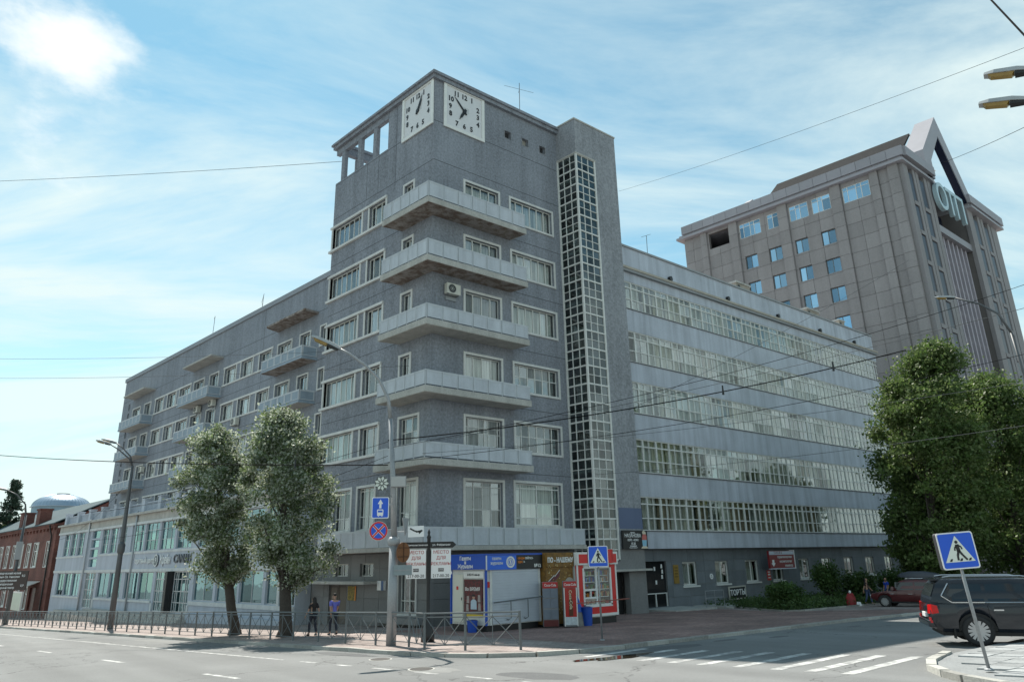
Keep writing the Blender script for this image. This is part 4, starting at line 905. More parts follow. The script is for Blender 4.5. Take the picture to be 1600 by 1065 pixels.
mb.add([(4.4, 67.3, gz(4.4)+.1), (10.5, 67.3, 8.4), (10.5, 106, 8.4), (4.4, 106, gz(4.4)+.1), (4.4, 67.3, gz(4.4)+.25), (10.5, 67.3, 8.55), (10.5, 106, 8.55), (4.4, 106, gz(4.4)+.25)], BOXF)
rf = mb.build('roof', pbr('teal_roof_metal', (.09, .12, .13), .8, metal=0, var=.12, vs=.5, spec=.1), BR)
for l in (76, 84.5): RB().box(q-.1, q+1.2, l, l+1.6, 8.55, 10.6).box(q-.2, q+1.3, l-.1, l+1.7, 10.6, 10.8).build('brick_pedestal', BRICK, BR)
for a, b, c, d in hu: window(BR, 'L', q, a, b, c, d, [1, 1], [2, 1], trim=.12, depth=.12, fw=.14, fmat=WHITE, tmat=pbr('white_brick_trim', (.55, .55, .53), .8))
for a, b, c, d in hd[:-1]: window(BR, 'L', q, a, b, c, d, [1, 1], [2, 1], trim=.1, depth=.12, fw=.14, fmat=WHITE)
RB().box(q+.2, q+.25, 72.6, 75.3, -2.3, 1.3).build('door', pbr('dark_red_door', (.10, .018, .015), .5), BR)
mb = RB(); mb.add([(q, 71.2, 2.0), (q-1.7, 71.2, 1.3), (q-1.7, 76.6, 1.3), (q, 76.6, 2.0), (q, 71.2, 2.06), (q-1.7, 71.2, 1.36), (q-1.7, 76.6, 1.36), (q, 76.6, 2.06)], BOXF); mb.build('door_canopy', pbr('pale_sheet_metal', (.55, .5, .45), .5, var=.1), BR)
mb = MB(); mb.tube([W(q-.5, 68.9, 8.4), W(q-.3, 68.9, 7.6), W(q-.15, 68.9, 7.2), W(q-.15, 68.9, -2)], .09, 6); mb.build('downpipe', BLACK, BR)

DM = emp('domed_building', 'wide silver metal dome on a low drum far behind the brick house', 'building', W(27, 190, 0))
DMET = pbr('dome_metal', (.36, .44, .52), .35, metal=.6, var=.08, vs=.1)
c0 = W(27.4, 187, 0)
prof = [(6.6*math.cos(t), 18.9 + 3.3*math.sin(t)) for t in [rad(3 + 9*k) for k in range(10)]]
mb = MB(); mb.lathe([(7.0, 18.8)] + prof, 48, (c0[0], c0[1], 0)); mb.build('dome', DMET, DM, smooth=True)
MB().lathe([(6.5, 10), (6.5, 18.8)], 40, (c0[0], c0[1], 0)).build('drum', pbr('blue_drum', (.22, .33, .40), .7), DM)
MB().lathe([(1.5, 21.9), (1.5, 22.35), (1.2, 22.4)], 20, (c0[0], c0[1], 0)).build('cap', ROOFM, DM)
mb = MB()
for k in range(48):
    a = 2*math.pi*k/48; mb.tube([(c0[0] + r*1.004*math.cos(a), c0[1] + r*1.004*math.sin(a), z) for r, z in prof[:9]], .05, 4)
mb.build('seam', DMET, DM)
HB = emp('roof_house', 'small dark flat-roofed house top beside the dome', 'building', W(40, 170, 0))
RB().box(33, 38, 150, 158, 0, 19.6).build('wall', pbr('slate_wall', (.14, .17, .19), .8), HB)
RB().box(32.6, 38.4, 149.6, 158.4, 19.6, 20.1).build('roof', ROOFM, HB)

# ------------------------------------------------------------------ railing along the kerb
FE = emp('street_railing', 'long grey steel pedestrian railing with crossed bars along the kerb', 'railing', Wg(-8.4, 10))
fpts = []
l = 57.0
while l > -11.9: fpts.append((-8.42, l)); l -= 1.98
fpts += [(-8.95, -11.9), (-8.5, -13.35), (-7.65, -14.9)]
for i, (r, l) in enumerate(fpts):
    x, y, z = Wg(r, l); jz = rng.uniform(-.015, .015); tx, ty = rng.uniform(-.02, .02), rng.uniform(-.02, .02)
    mb = MB(); mb.tube([(x, y, z-.05), (x+tx, y+ty, z+1.14+jz)], .042, 8); mb.build('post', DKSTEEL, FE, smooth=False)
for (a, b) in zip(fpts, fpts[1:]):
    A_p, B_p = Vector(Wg(*a)), Vector(Wg(*b)); up = Vector((0, 0, 1)); M_p = (A_p + B_p)/2
    mb = MB(); mb.tube([A_p + up*1.12, B_p + up*1.12], .030, 6); mb.tube([A_p + up*1.0, B_p + up*1.0], .018, 5); mb.tube([A_p + up*.16, B_p + up*.16], .016, 5)
    q1, q3 = A_p.lerp(B_p, .5), None
    for t0, t1 in ((0.02, .5), (.5, .98)):
        P0, P1 = A_p.lerp(B_p, t0), A_p.lerp(B_p, t1)
        mb.tube([P0 + up*1.0, P1 + up*.16], .014, 4); mb.tube([P0 + up*.16, P1 + up*1.0], .014, 4)
    mb.tube([M_p + up*.16, M_p + up*1.06], .016, 4)
    mb.build('railing_panel', DKSTEEL, FE)

# ------------------------------------------------------------------ lamp posts
def lamp_head(root, p, d, tilt=.15, s=1.0, name='lamp_head'):
    """p: end of the arm, d: horizontal direction of the arm"""
    d = Vector(d).normalized(); side = Vector((-d.y, d.x, 0)); up = Vector((0, 0, 1)); d2 = (d + up*tilt).normalized(); up2 = side.cross(d2) * -1
    up2 = d2.cross(side)*-1 if (d2.cross(side)).z < 0 else d2.cross(side)
    def pt(a, b, c): return tuple(Vector(p) + d2*a*s + side*b*s + up2*c*s)
    mb = MB(); sec = [(-.1, .05, .06), (.05, .10, .09), (.30, .15, .12), (.75, .15, .10), (.95, .10, .05)]
    vs = []; fs = []
    for (a, w_, h_) in sec:
        vs += [pt(a, -w_, -.03), pt(a, w_, -.03), pt(a, w_*.8, h_*.7), pt(a, 0, h_), pt(a, -w_*.8, h_*.7)]
    for i in range(len(sec)-1):
        for k in range(5): fs.append((i*5+k, i*5+(k+1) % 5, (i+1)*5+(k+1) % 5, (i+1)*5+k))
    fs += [tuple(range(5))[::-1], tuple(range(20, 25))]
    mb.add(vs, fs); h = mb.build(name, pbr('lamp_housing', (.40, .41, .41), .5, metal=.2, var=.15, vs=3), root)
    mb = MB(); mb.add([pt(.34, -.12, -.035), pt(.86, -.11, -.035), pt(.86, .11, -.035), pt(.34, .12, -.035), pt(.38, -.09, -.11), pt(.80, -.08, -.10), pt(.80, .08, -.10), pt(.38, .09, -.11)], BOXF)
    mb.build('lamp_glass', pbr('amber_lamp_glass', (.30, .20, .06), .25, var=.2, vs=6), h)
    mb = MB(); mb.add([pt(-.05, -.07, -.09), pt(.32, -.12, -.10), pt(.32, .12, -.10), pt(-.05, .07, -.09), pt(-.05, -.07, -.03), pt(.32, -.12, -.03), pt(.32, .12, -.03), pt(-.05, .07, -.03)], BOXF)
    mb.build('gear_box', BLACK, h)
LP = emp('lamp_post', 'tall grey steel street lamp with one curved arm at the corner, hung with signs', 'street lamp', Wg(-8.33, -9.15))
bx, by, bz_ = Wg(-8.33, -9.15)
mb = MB(); mb.tube([(bx, by, bz_-.1), (bx, by, 3.85)], [.185, .165], 14); mb.build('pole_base', STEEL, LP, smooth=True)
mb = MB(); mb.lathe([(.17, 3.8), (.23, 3.86), (.23, 4.02), (.16, 4.12)], 14, (bx, by, 0)); mb.build('collar', STEEL, LP, smooth=True)
arm = [(bx, by, 4.1), (bx-.1, by+.02, 6.2), (bx-.25, by+.08, 8.6), (bx-.36, by+.12, 9.4), (bx-.7, by+.3, 10.2), (bx-1.2, by+.55, 10.75), (bx-1.75, by+.85, 11.2), (bx-2.2, by+1.08, 11.45)]
mb = MB(); mb.tube(arm[:3], [.12, .1, .085], 12); mb.build('pole', STEEL, LP, smooth=True)
mb = MB(); mb.tube(arm[2:], [.08, .07, .062, .055, .05, .045], 10); mb.build('arm', STEEL, LP, smooth=True)
lamp_head(LP, arm[-1], (-.9, .45, 0), .42, 1.15)
# things hung on this post
ANGC = rad(-33)
MS = pbr('sign_back_grey', (.36, .37, .38), .5, metal=.3, var=.1)
def onpole(dx, z, out=.25):     # dx metres to the reader's right of the pole, out towards the reader
    rx, ry = math.cos(ANGC), math.sin(ANGC)
    return (bx + rx*dx + ry*out, by + ry*dx - rx*out, z)
def board(name, label, cat, loc, ang, w_, h_, mat, group=None, th=.015, roll=0, shape=None):
    r = emp(name, label, cat, loc, 0, group)
    m = frame(loc, ang) @ Matrix.Rotation(roll, 4, 'Z')
    mb = MB()
    if shape: mb.prism(shape, -th, th)
    else: mb.box(-w_/2, w_/2, -h_/2, h_/2, -th, th)
    link('panel', mb.mesh('panel', mat), r, m)
    return r, m
def poly2(root, m, name, poly, z, mat, t=.003):
    return link(name, MB().prism(poly, z, z+t).mesh(name, mat), root, m)
def barp(a, b, w_):
    A_q, B_q = Vector(a), Vector(b); d = (B_q-A_q).normalized(); o = Vector((-d.y, d.x))*w_/2
    return [tuple(A_q-o), tuple(B_q-o), tuple(B_q+o), tuple(A_q+o)]
def ringp(root, m, name, r0, r1, z, mat, n=32, t=.003):
    mb = MB()
    for k in range(n):
        a, b = 2*math.pi*k/n, 2*math.pi*(k+1)/n
        mb.add([(r0*math.cos(a), r0*math.sin(a), z), (r1*math.cos(a), r1*math.sin(a), z), (r1*math.cos(b), r1*math.sin(b), z), (r0*math.cos(b), r0*math.sin(b), z),
                (r0*math.cos(a), r0*math.sin(a), z+t), (r1*math.cos(a), r1*math.sin(a), z+t), (r1*math.cos(b), r1*math.sin(b), z+t), (r0*math.cos(b), r0*math.sin(b), z+t)], BOXF)
    return link(name, mb.mesh(name, mat), root, m)
def disc(r, n=32): return [(r*math.cos(2*math.pi*k/n), r*math.sin(2*math.pi*k/n)) for k in range(n)]
def rrect(w_, h_, r, n=5):
    out = []
    for cx_, cy_, a0 in ((w_/2-r, h_/2-r, 0), (-w_/2+r, h_/2-r, 90), (-w_/2+r, -h_/2+r, 180), (w_/2-r, -h_/2+r, 270)):
        for k in range(n): a = rad(a0 + 90*k/(n-1)); out.append((cx_ + r*math.cos(a), cy_ + r*math.sin(a)))
    return out
SBLUE = pbr('sign_blue', (.012, .10, .62), .4, var=.05); SWHITE = pbr('sign_white', (.80, .80, .80), .4, var=.03); SRED = pbr('sign_red', (.62, .02, .02), .4, var=.05)
r, m = board('bus_lane_sign', 'square blue bus lane sign with white arrow and bus on the lamp post', 'road sign', onpole(-.52, 5.18), ANGC, .64, .78, SWHITE, shape=rrect(.64, .78, .05))
poly2(r, m, 'blue_field', rrect(.58, .72, .04), .016, SBLUE)
poly2(r, m, 'arrow_head', [(-.1, .14), (.1, .14), (0, .31)], .02, SWHITE); poly2(r, m, 'arrow_shaft', [(-.04, -.02), (.04, -.02), (.04, .14), (-.04, .14)], .02, SWHITE)
poly2(r, m, 'bus_body', [(-.11, -.29), (.11, -.29), (.12, -.1), (.1, -.06), (-.1, -.06), (-.12, -.1)], .02, SWHITE); poly2(r, m, 'bus_window', [(-.085, -.17), (.085, -.17), (.085, -.10), (-.085, -.10)], .024, SBLUE)
for x in (-.08, .05): poly2(r, m, 'bus_wheel', [(x, -.32), (x+.035, -.32), (x+.035, -.29), (x, -.29)], .02, SWHITE)
link('bracket', MB().tube([onpole(-.3, 5.3, .2), onpole(0, 5.3, .1)], .02, 5).mesh('bracket', STEEL, inv=WM[r].inverted()), r)
r, m = board('no_stopping_sign', 'round blue no stopping sign with red cross below the bus lane sign', 'road sign', onpole(-.56, 4.34), ANGC, .7, .7, SWHITE, shape=disc(.345))
poly2(r, m, 'blue_field', disc(.285), .016, SBLUE); ringp(r, m, 'red_rim', .275, .335, .02, SRED)
for s_ in (-1, 1): poly2(r, m, 'white_edge', barp((-.2, -.2*s_), (.2, .2*s_), .085), .0205 + .001*s_, SWHITE)
for s_ in (-1, 1): poly2(r, m, 'red_stroke', barp((-.205, -.205*s_), (.205, .205*s_), .055), .026 + .001*s_, SRED)
link('bracket', MB().tube([onpole(-.56, 4.34, .2), onpole(0, 4.4, .1)], .02, 5).mesh('bracket', STEEL, inv=WM[r].inverted()), r)
r, m = board('light_ornament', 'round white flower-shaped light ornament on the lamp post', 'ornament', onpole(-.5, 6.08), ANGC, .5, .5, pbr('ornament_dark', (.10, .11, .10), .6), shape=disc(.26, 20))
LEAFW = pbr('ornament_white', (.70, .73, .66), .5, var=.1)
for k in range(9):
    a = 2*math.pi*k/9; c, s_ = math.cos(a), math.sin(a)
    poly2(r, m, 'petal', [(.07*c, .07*s_), (.19*c - .055*s_, .19*s_ + .055*c), (.27*c, .27*s_), (.19*c + .055*s_, .19*s_ - .055*c)], .016, LEAFW, .01)
poly2(r, m, 'bud', disc(.05, 10), .016, LEAFW, .02)
link('bracket', MB().tube([onpole(-.75, 6.05, .2), onpole(0, 6.02, .1)], .015, 5).tube([onpole(-.4, 5.9, .2), onpole(-.05, 5.5, .1)], .012, 5).mesh('bracket', DKSTEEL, inv=WM[r].inverted()), r)
r, m = board('junction_box', 'pale grey junction box strapped to the lamp post above the signs', 'box', onpole(.12, 6.15, .12), ANGC, .58, .40, MS, th=.12)
link('lid', MB().box(-.27, .27, -.18, .18, .12, .14).mesh('lid', pbr('box_lid', (.45, .45, .44), .6)), r, m)
r, m = board('triangle_sign_back', 'grey back of a triangular yield sign on the lamp post', 'road sign', onpole(.42, 4.5, .1), rad(40), .7, .6, MS, shape=[(-.36, .30), (0, -.36), (.36, .30)])
r, m = board('arrow_plate', 'small white plate with a black curved arrow beside the lamp post', 'road sign', onpole(.82, 4.30, .1), ANGC, .60, .40, SWHITE, roll=.03)
for a, b in (((-.22, .12), (-.05, .02)), ((-.05, .02), (.12, -.02)), ((.0, -.02), (.24, .03))): poly2(r, m, 'arrow_stroke', barp(a, b, .055), .016, BLACK)
poly2(r, m, 'arrow_head', [(.12, -.10), (.26, .02), (.1, .0)], .02, BLACK)
link('bracket', MB().tube([onpole(.55, 4.3, .08), onpole(0, 4.3, .05)], .015, 5).mesh('bracket', STEEL, inv=WM[r].inverted()), r)
r, m = board('round_brown_sign', 'rusty brown back of a round road sign on the lamp post', 'road sign', onpole(.36, 3.56, .05), rad(18), .7, .8, pbr('rust_brown', (.20, .085, .035), .8, var=.25, vs=3, grain=.2, gs=20), shape=disc(.36))
for s_ in (-.16, .16): poly2(r, m, 'rib', barp((-.3, s_), (.3, s_), .03), .016, pbr('rust_dark', (.09, .04, .02), .8), .02)
poly2(r, m, 'rib', barp((0, -.34), (0, .34), .03), .016, MATS['rust_dark'], .02)
r, m = board('grey_plate_back', 'grey back of a small rectangular road sign under the brown one', 'road sign', onpole(.36, 2.93, .05), rad(-8), .72, .36, pbr('grey_plate', (.25, .30, .31), .6, var=.15, vs=3))
poly2(r, m, 'bar', barp((-.34, 0), (.34, 0), .04), .016, STEEL, .02)

LQ = emp('lamp_post', 'tall grey double-headed street lamp on the left pavement by the shop block', 'street lamp', Wg(-7.6, 23.07))
x, y, z = Wg(-7.6, 23.07)
mb = MB(); mb.tube([(x, y, z-.1), (x, y, z+5), (x, y, 8.6), (x, y, 10.2)], [.2, .16, .11, .10], 12); mb.build('pole', pbr('dark_lamp_pole', (.10, .105, .11), .5, metal=.2, var=.15, vs=1), LQ, smooth=True)
mb = MB(); mb.lathe([(.17, 4.2), (.24, 4.35), (.24, 4.8), (.15, 5.0)], 12, (x, y, 0)); mb.build('collar', MATS['dark_lamp_pole'], LQ, smooth=True)
for dx, dy, dz in ((-1.0, .35, .15), (-1.3, .05, -.05)):
    pts = [(x, y, 10.1), (x+dx*.2, y+dy*.2, 10.7+dz), (x+dx*.75, y+dy*.75, 11.3+dz), (x+dx*1.25, y+dy*1.25, 11.68+dz)]
    mb = MB(); mb.tube(pts, [.07, .055, .045, .04], 8); mb.build('arm', MATS['dark_lamp_pole'], LQ, smooth=True)
    lamp_head(LQ, pts[-1], (dx, dy, 0), .22, .95)
LR = emp('lamp_post', 'street lamp with a long curved arm over the side street at the right edge', 'street lamp', (13.6, -26.0, G(10, -26)))
pts = [(13.6, -26.0, .6), (13.45, -25.3, 6), (13.3, -24.8, 8.6), (13.2, -24.6, 10.16), (13.14, -24.54, 11.82), (13.07, -24.27, 12.73), (12.92, -23.71, 13.31), (12.67, -22.88, 13.82)]
mb = MB(); mb.tube(pts[:5], [.11, .08, .065, .055, .05], 10); mb.build('pole', MATS['dark_lamp_pole'], LR, smooth=True)
mb = MB(); mb.tube(pts[4:], [.05, .045, .042, .04], 10); mb.build('arm', MATS['dark_lamp_pole'], LR, smooth=True)
lamp_head(LR, pts[-1], (-.2, .6, 0), .22, .75)
LS = emp('lamp_post', 'nearby lamp post with two amber lamp heads reaching in from the top right corner', 'street lamp', (-4.2, -32.9, 1.0))
mb = MB(); mb.tube([(-4.2, -33.6, .9), (-4.3, -33.3, 9), (-4.35, -32.9, 11.4)], [.16, .12, .1], 10); mb.build('pole', STEEL, LS, smooth=True)
for e_, h in (((-4.95, -30.62, 12.42), 0), ((-5.0, -30.42, 11.8), 1)):
    mb = MB(); mb.tube([(-4.35, -32.9, 11.3 - .3*h), (-4.6, -31.9, 12.1 - .5*h), e_], [.06, .05, .04], 8); mb.build('arm', STEEL, LS, smooth=True)
    lamp_head(LS, e_, (-.13, .5, 0), .30, .86)
LT = emp('lamp_post', 'slim street lamp at the far left edge before the brick house', 'street lamp', Wg(-8.2, 49))
x, y, z = Wg(-8.2, 49)
mb = MB(); mb.tube([(x, y, z-.1), (x+.1, y, z+9.6)], [.19, .1], 10); mb.build('pole', MATS['dark_lamp_pole'], LT, smooth=True)
pts = [(x+.1, y, z+9.5), (x-.1, y+.1, z+10.6), (x-.9, y+.3, z+11.5), (x-1.7, y+.5, z+11.9)]
mb = MB(); mb.tube(pts, [.09, .07, .05, .045], 8); mb.build('arm', MATS['dark_lamp_pole'], LT, smooth=True)
lamp_head(LT, pts[-1], (-1, .25, 0), .2, .95)
mb = MB(); mb.box(x-.25, x+.25, y-.4, y-.1, z+5.6, z+7.2); mb.build('control_box', MS, LT)
# brown direction board and glazed notice board by the far left lamp
BRN = pbr('brown_sign', (.055, .035, .030), .5, var=.1)
r, m = board('direction_board', 'dark brown tourist direction board with white lines of text at far left', 'sign', W(-8.75, 47.8, G(-8.2, 48)+3.75), rad(-45), 3.6, 1.65, BRN, th=.04)
for i, s_ in enumerate(('Краеведческий музей', 'Часовня Св. Николая', 'Государственная', 'филармония', 'Оперный театр')):
    link('lettering', text_mesh(s_, .25, SWHITE, .002, .003), r, m @ Matrix.Translation((-.25, .62-.31*i, .045)))
for y_, s_ in ((.4, '0,2'), (-.45, '0,9')): link('lettering', text_mesh(s_, .26, SWHITE, .002, .003), r, m @ Matrix.Translation((1.4, y_, .045)))
r, m = board('notice_board', 'glazed notice board on legs in front of the brick house', 'notice board', W(-3.0, 71.8, -.12), ANG_L, 5.6, 1.9, pbr('pale_green_board', (.34, .40, .33), .3, var=.2, vs=.7), th=.05)
link('frame', MB().box(-2.9, 2.9, .95, 1.1, -.08, .1).box(-2.9, -2.75, -.95, .95, -.08, .08).box(2.75, 2.9, -.95, .95, -.08, .08).mesh('frame', FRAME), r, m)
for x_ in (-2.2, 2.2): link('leg', MB().box(x_-.06, x_+.06, -2.0, -.95, -.05, .05).mesh('leg', STEEL), r, m)

# ------------------------------------------------------------------ street-name post with advertising plates
px, py, pz = Wg(-6.6, -8.9)
SP = emp('street_name_post', 'black iron post with arrow street-name boards and two white advert plates', 'signpost', (px, py, pz))
mb = MB(); mb.lathe([(.26, -.02), (.25, .25), (.13, .6), (.07, .9), (.07, 3.75), (.09, 3.8), (.04, 3.9), (.06, 3.98), (.01, 4.12)], 12, (px, py, pz)); mb.build('post', BLACK, SP, smooth=True)
AP = rad(-38.9); rx, ry = math.cos(AP), math.sin(AP)
def bp(dx, z, out=.1): return (px + rx*dx + ry*out, py + ry*dx - rx*out, z)
m = frame(bp(-.50, 3.83, .05), AP); mb = MB(); mb.prism([(-.55, 0), (-.45, -.115), (.45, -.115), (.45, .115), (-.45, .115)], -.02, .02); link('name_board', mb.mesh('name_board', BLACK), SP, m)
link('lettering', text_mesh('ул. Коммунистическая', .085, SWHITE, .002, .001), SP, m @ Matrix.Translation((0, 0, .022)))
m = frame(bp(.50, 3.83, .05), AP); mb = MB(); mb.prism([(-.45, -.115), (.45, -.115), (.58, 0), (.45, .115), (-.45, .115)], -.02, .02); link('name_board', mb.mesh('name_board', BLACK), SP, m)
link('lettering', text_mesh('ул. Фабричная', .10, SWHITE, .002, .001), SP, m @ Matrix.Translation((0, 0, .022)))
ADR = pbr('advert_red', (.40, .05, .05), .5, var=.1); ADK = pbr('advert_black', (.05, .045, .045), .5)
for dx in (-.48, .49):
    m = frame(bp(dx, 3.15, .05), AP); sg = -1 if dx < 0 else 1
    poly = [(-.38, -.56), (.38, -.56), (.38, .56), (-.38, .56)] if 0 else ([(-.38, .52), (-.38, -.25), (-.43, -.38), (-.38, -.45), (-.38, -.56), (.38, -.56), (.38, .52)] if sg < 0 else [(-.38, .52), (-.38, -.56), (.38, -.56), (.38, -.45), (.43, -.38), (.38, -.25), (.38, .52)])
    mb = MB(); mb.prism(poly, -.015, .015); pl = link('advert_plate', mb.mesh('advert_plate', SWHITE), SP, m)
    for s_, y_, sz in (('МЕСТО', .40, .17), ('ДЛЯ', .19, .17), ('РЕКЛАМЫ', -.03, .155)): link('lettering', text_mesh(s_, sz, ADR, .002, .002), pl, m @ Matrix.Translation((0, y_, .017)))
    link('lettering', text_mesh('217-00-20', .155, ADK, .002, .002), pl, m @ Matrix.Translation((0, -.47, .017)))
    poly2(pl, m, 'small_logo', [(-.11, -.31), (.11, -.31), (.11, -.19), (-.11, -.19)], .0155, ADK); link('lettering', text_mesh('АТИС', .075, SWHITE, .002, .001), pl, m @ Matrix.Translation((0, -.25, .02)))
    mb = MB(); mb.tube([bp(sg*.05, 3.72, .05), bp(sg*.95, 3.72, .05)], .018, 5); mb.build('bracket', STEEL, SP)

# ------------------------------------------------------------------ pedestrian crossing signs
YB = pbr('sign_white_field', (.72, .75, .68), .4, var=.03)
def crossing_sign(label, foot, top, ang, w_, roll, postmat, extra=None, group='pedestrian crossing signs'):
    """foot, top: ends of the post (world)"""
    r = emp('crossing_sign', label, 'road sign', foot, 0, group)
    mb = MB(); mb.tube([foot, top], .034, 10); mb.build('post', postmat, r, smooth=True)
    MB().lathe([(.09, 0), (.09, .03), (.05, .05)], 10, foot).build('foot_plate', postmat, r)
    d = (Vector(top)-Vector(foot)).normalized()
    c = Vector(top) - d*(w_*.5) + Vector((math.sin(ang), -math.cos(ang), 0))*.06
    m = frame(tuple(c), ang) @ Matrix.Rotation(roll, 4, 'Z')
    bx_ = link('back_box', MB().prism(rrect(w_, w_, .05), -.14, 0).mesh('back_box', pbr('dark_box', (.05, .05, .055), .5)), r, m)
    link('panel', MB().prism(rrect(w_, w_, .05), 0.001, .012).mesh('panel', SWHITE), r, m)
    q_ = w_/.72
    poly2(r, m, 'blue_field', rrect(w_*.93, w_*.93, .035), .013, SBLUE)
    poly2(r, m, 'white_triangle', [(-.29*q_, -.22*q_), (.29*q_, -.22*q_), (0, .29*q_)], .017, YB)
    mb = MB(); mb.prism([(x_*q_, (y_+.165)*q_) for x_, y_ in disc(.032, 12)], .021, .024)
    for a, b, wd in (((0, .12), (.01, -.02), .075), ((.01, .0), (-.03, -.1), .045), ((-.03, -.1), (-.035, -.19), .04), ((.015, 0), (.06, -.08), .045), ((.06, -.08), (.14, -.19), .04), ((0, .11), (-.055, .05), .03), ((-.055, .05), (-.06, .0), .026), ((.01, .11), (.07, .07), .03), ((.07, .07), (.085, .02), .026)):
        mb.prism([(x_*q_, y_*q_) for x_, y_ in barp(a, b, wd)], .021, .024)
    link('walker', mb.mesh('walker', BLACK), r, m)
    for x_ in (-.18, 0.02, .19): poly2(r, m, 'stripe_mark', [((x_-.035)*q_, -.205*q_), ((x_+.015)*q_, -.205*q_), ((x_+.04)*q_, -.155*q_), ((x_+.0)*q_, -.155*q_)], .021, BLACK)
    return r
fx = Vector((-3.72, -27.14, 0)); g_ = G(-7.14, -27.36)
crossing_sign('leaning pedestrian crossing sign on a tilted post on the paved island at right', (-3.72, -27.14, g_), (-3.86, -27.00, g_+2.68), rad(-44), .74, rad(3.5), STEEL)
foot = Wg(-3.8, -14.68)
cs = crossing_sign('straight pedestrian crossing sign in front of the red kiosk', foot, (foot[0], foot[1], foot[2]+3.15), rad(-34), .72, 0, STEEL)
mb = MB(); mb.tube([(-2.55, -14.0, 1.68), (-1.25, -15.3, 1.82)], .02, 6); mb.build('cross_rod', pbr('rusty_rod', (.22, .08, .06), .7), cs)
# ------------------------------------------------------------------ kiosks at the foot of the tower
KBLUE = pbr('kiosk_blue', (.012, .075, .42), .4, var=.08, vs=2); KWHITE = pbr('kiosk_white', (.62, .63, .60), .55, var=.1, vs=1.5, grain=.06, gs=12, streak=.12)
KB2 = pbr('kiosk_bright_blue', (.015, .13, .66), .35, var=.06)
KS = emp('news_kiosk', 'white newspaper kiosk with blue header boards and a closed roller shutter', 'kiosk', W(-1.9, -6.7, .2))
r0, r1, l0, l1 = -1.95, 1.25, -6.7, -4.3
mb = RB(); mb.box(r0+.06, r1, l0+.06, l1, .47, 2.85); mb.build('wall', KWHITE, KS)
RB().box(r0+.12, r1-.1, l0+.12, l1, 0, .47).build('plinth', BLACK, KS)
RB().box(r0+.05, r1, l0+.05, l1, 2.85, 3.4).box(r0-.12, r1+.04, l0-.12, l1, 3.42, 3.5).build('roof', KBLUE, KS)
h1 = RB().box(r0-.1, r0-.0, l0-.08, l1, 2.83, 3.42).build('header_board', KBLUE, KS)
h2 = RB().box(r0-.02, -.28, l0-.1, l0, 2.80, 3.42).build('header_board', KB2, KS)
h3 = RB().box(-.28, r1+.05, l0-.1, l0, 2.80, 3.42).build('header_board', BLACK, KS)
RB().box(r0-.07, r0-.02, l0-.11, l0-.07, 2.8, 3.46).build('header_edge', WHITE, KS)
for s_, z in (('Газеты', 3.31), ('и', 3.14), ('Журналы', 2.96)): put_text(s_, .24, WHITE, h1, W(r0-.105, -5.45, z), ANG_L, .003, .006, sx=.95)
for s_, z in (('газеты', 3.28), ('журналы', 3.08)): put_text(s_, .19, WHITE, h2, W(-1.42, l0-.105, z), 0, .003, .004, sx=.85)
m = frame(W(-.62, l0-.105, 3.12), 0)
ringp(h2, m, 'emblem_ring', .17, .255, 0, WHITE, 28); ringp(h2, m, 'emblem_ring', .10, .14, 0, WHITE, 24); poly2(h2, m, 'emblem_mark', [(-.03, -.07), (.05, -.07), (.03, .08), (-.05, .08)], 0, WHITE)
ORG = pbr('orange_letters', (.75, .22, .02), .5)
put_text('оформ', .16, ORG, h3, W(.02, l0-.105, 3.28), 0, .003, .003, sx=.8); put_text('ляйтесь', .16, WHITE, h3, W(.50, l0-.105, 3.28), 0, .003, .003, sx=.8)
put_text('здес', .16, ORG, h3, W(-.04, l0-.105, 3.12), 0, .003, .003, sx=.8); put_text('ь', .16, WHITE, h3, W(.2, l0-.105, 3.12), 0, .003, .003)
put_text('№12', .2, WHITE, h3, W(1.0, l0-.105, 2.93), 0, .003, .006)
# side with the door and a magazine poster
fr_ = RB().box(r0-.02, r0+.06, l1-.06, l1, .47, 2.83).box(r0-.02, r0+.06, l0-.02, l0+.06, .47, 2.83).build('corner_post', KBLUE, KS)
d_ = RB().box(r0+.0, r0+.06, -5.15, -4.5, .55, 2.62).build('door', pbr('kiosk_door', (.62, .62, .54), .5, var=.06), KS)
RB().box(r0-.02, r0, -5.1, -5.06, 1.5, 1.62).build('handle', BLACK, d_); RB().box(r0-.012, r0, -4.85, -4.72, 1.95, 2.1).build('sticker', RED, d_)
RB().box(r0-.0, r0+.06, -6.55, -5.2, 2.45, 2.75).build('white_sign_strip', WHITE, KS); put_text('8-952-911-ми-ни', .14, BLACK, KS, W(r0-.006, -5.88, 2.6), ANG_L, .002, .003, sx=.8)
po = RB().box(r0-.01, r0+.06, -6.45, -5.25, .95, 2.4).build('poster', pbr('poster_dark', (.035, .018, .018), .4, var=.6, vs=6, col2=(.16, .015, .02)), KS)
for s_, x_, z in (('Во', -5.45, 1.98), ('ВРЕМЯ', -5.98, 1.98)): put_text(s_, .2, WHITE, po, W(r0-.014, x_, z), ANG_L, .002, .004)
SKIN = pbr('skin', (.42, .25, .18), .6, var=.05); SHIRT = pbr('pale_shirt', (.45, .55, .62), .8, var=.1, vs=8)
m = frame(W(r0-.012, -5.9, 1.45), ANG_L)
poly2(po, m, 'portrait_shirt', [(-.2, -.32), (.2, -.32), (.19, .02), (.08, .1), (-.08, .1), (-.19, .02)], 0, SHIRT); poly2(po, m, 'portrait_face', [(x_, y_*1.25+.2) for x_, y_ in disc(.085, 14)], .003, SKIN); poly2(po, m, 'portrait_hair', [(-.09, .22), (.09, .22), (.08, .31), (-.08, .31)], .006, BLACK)
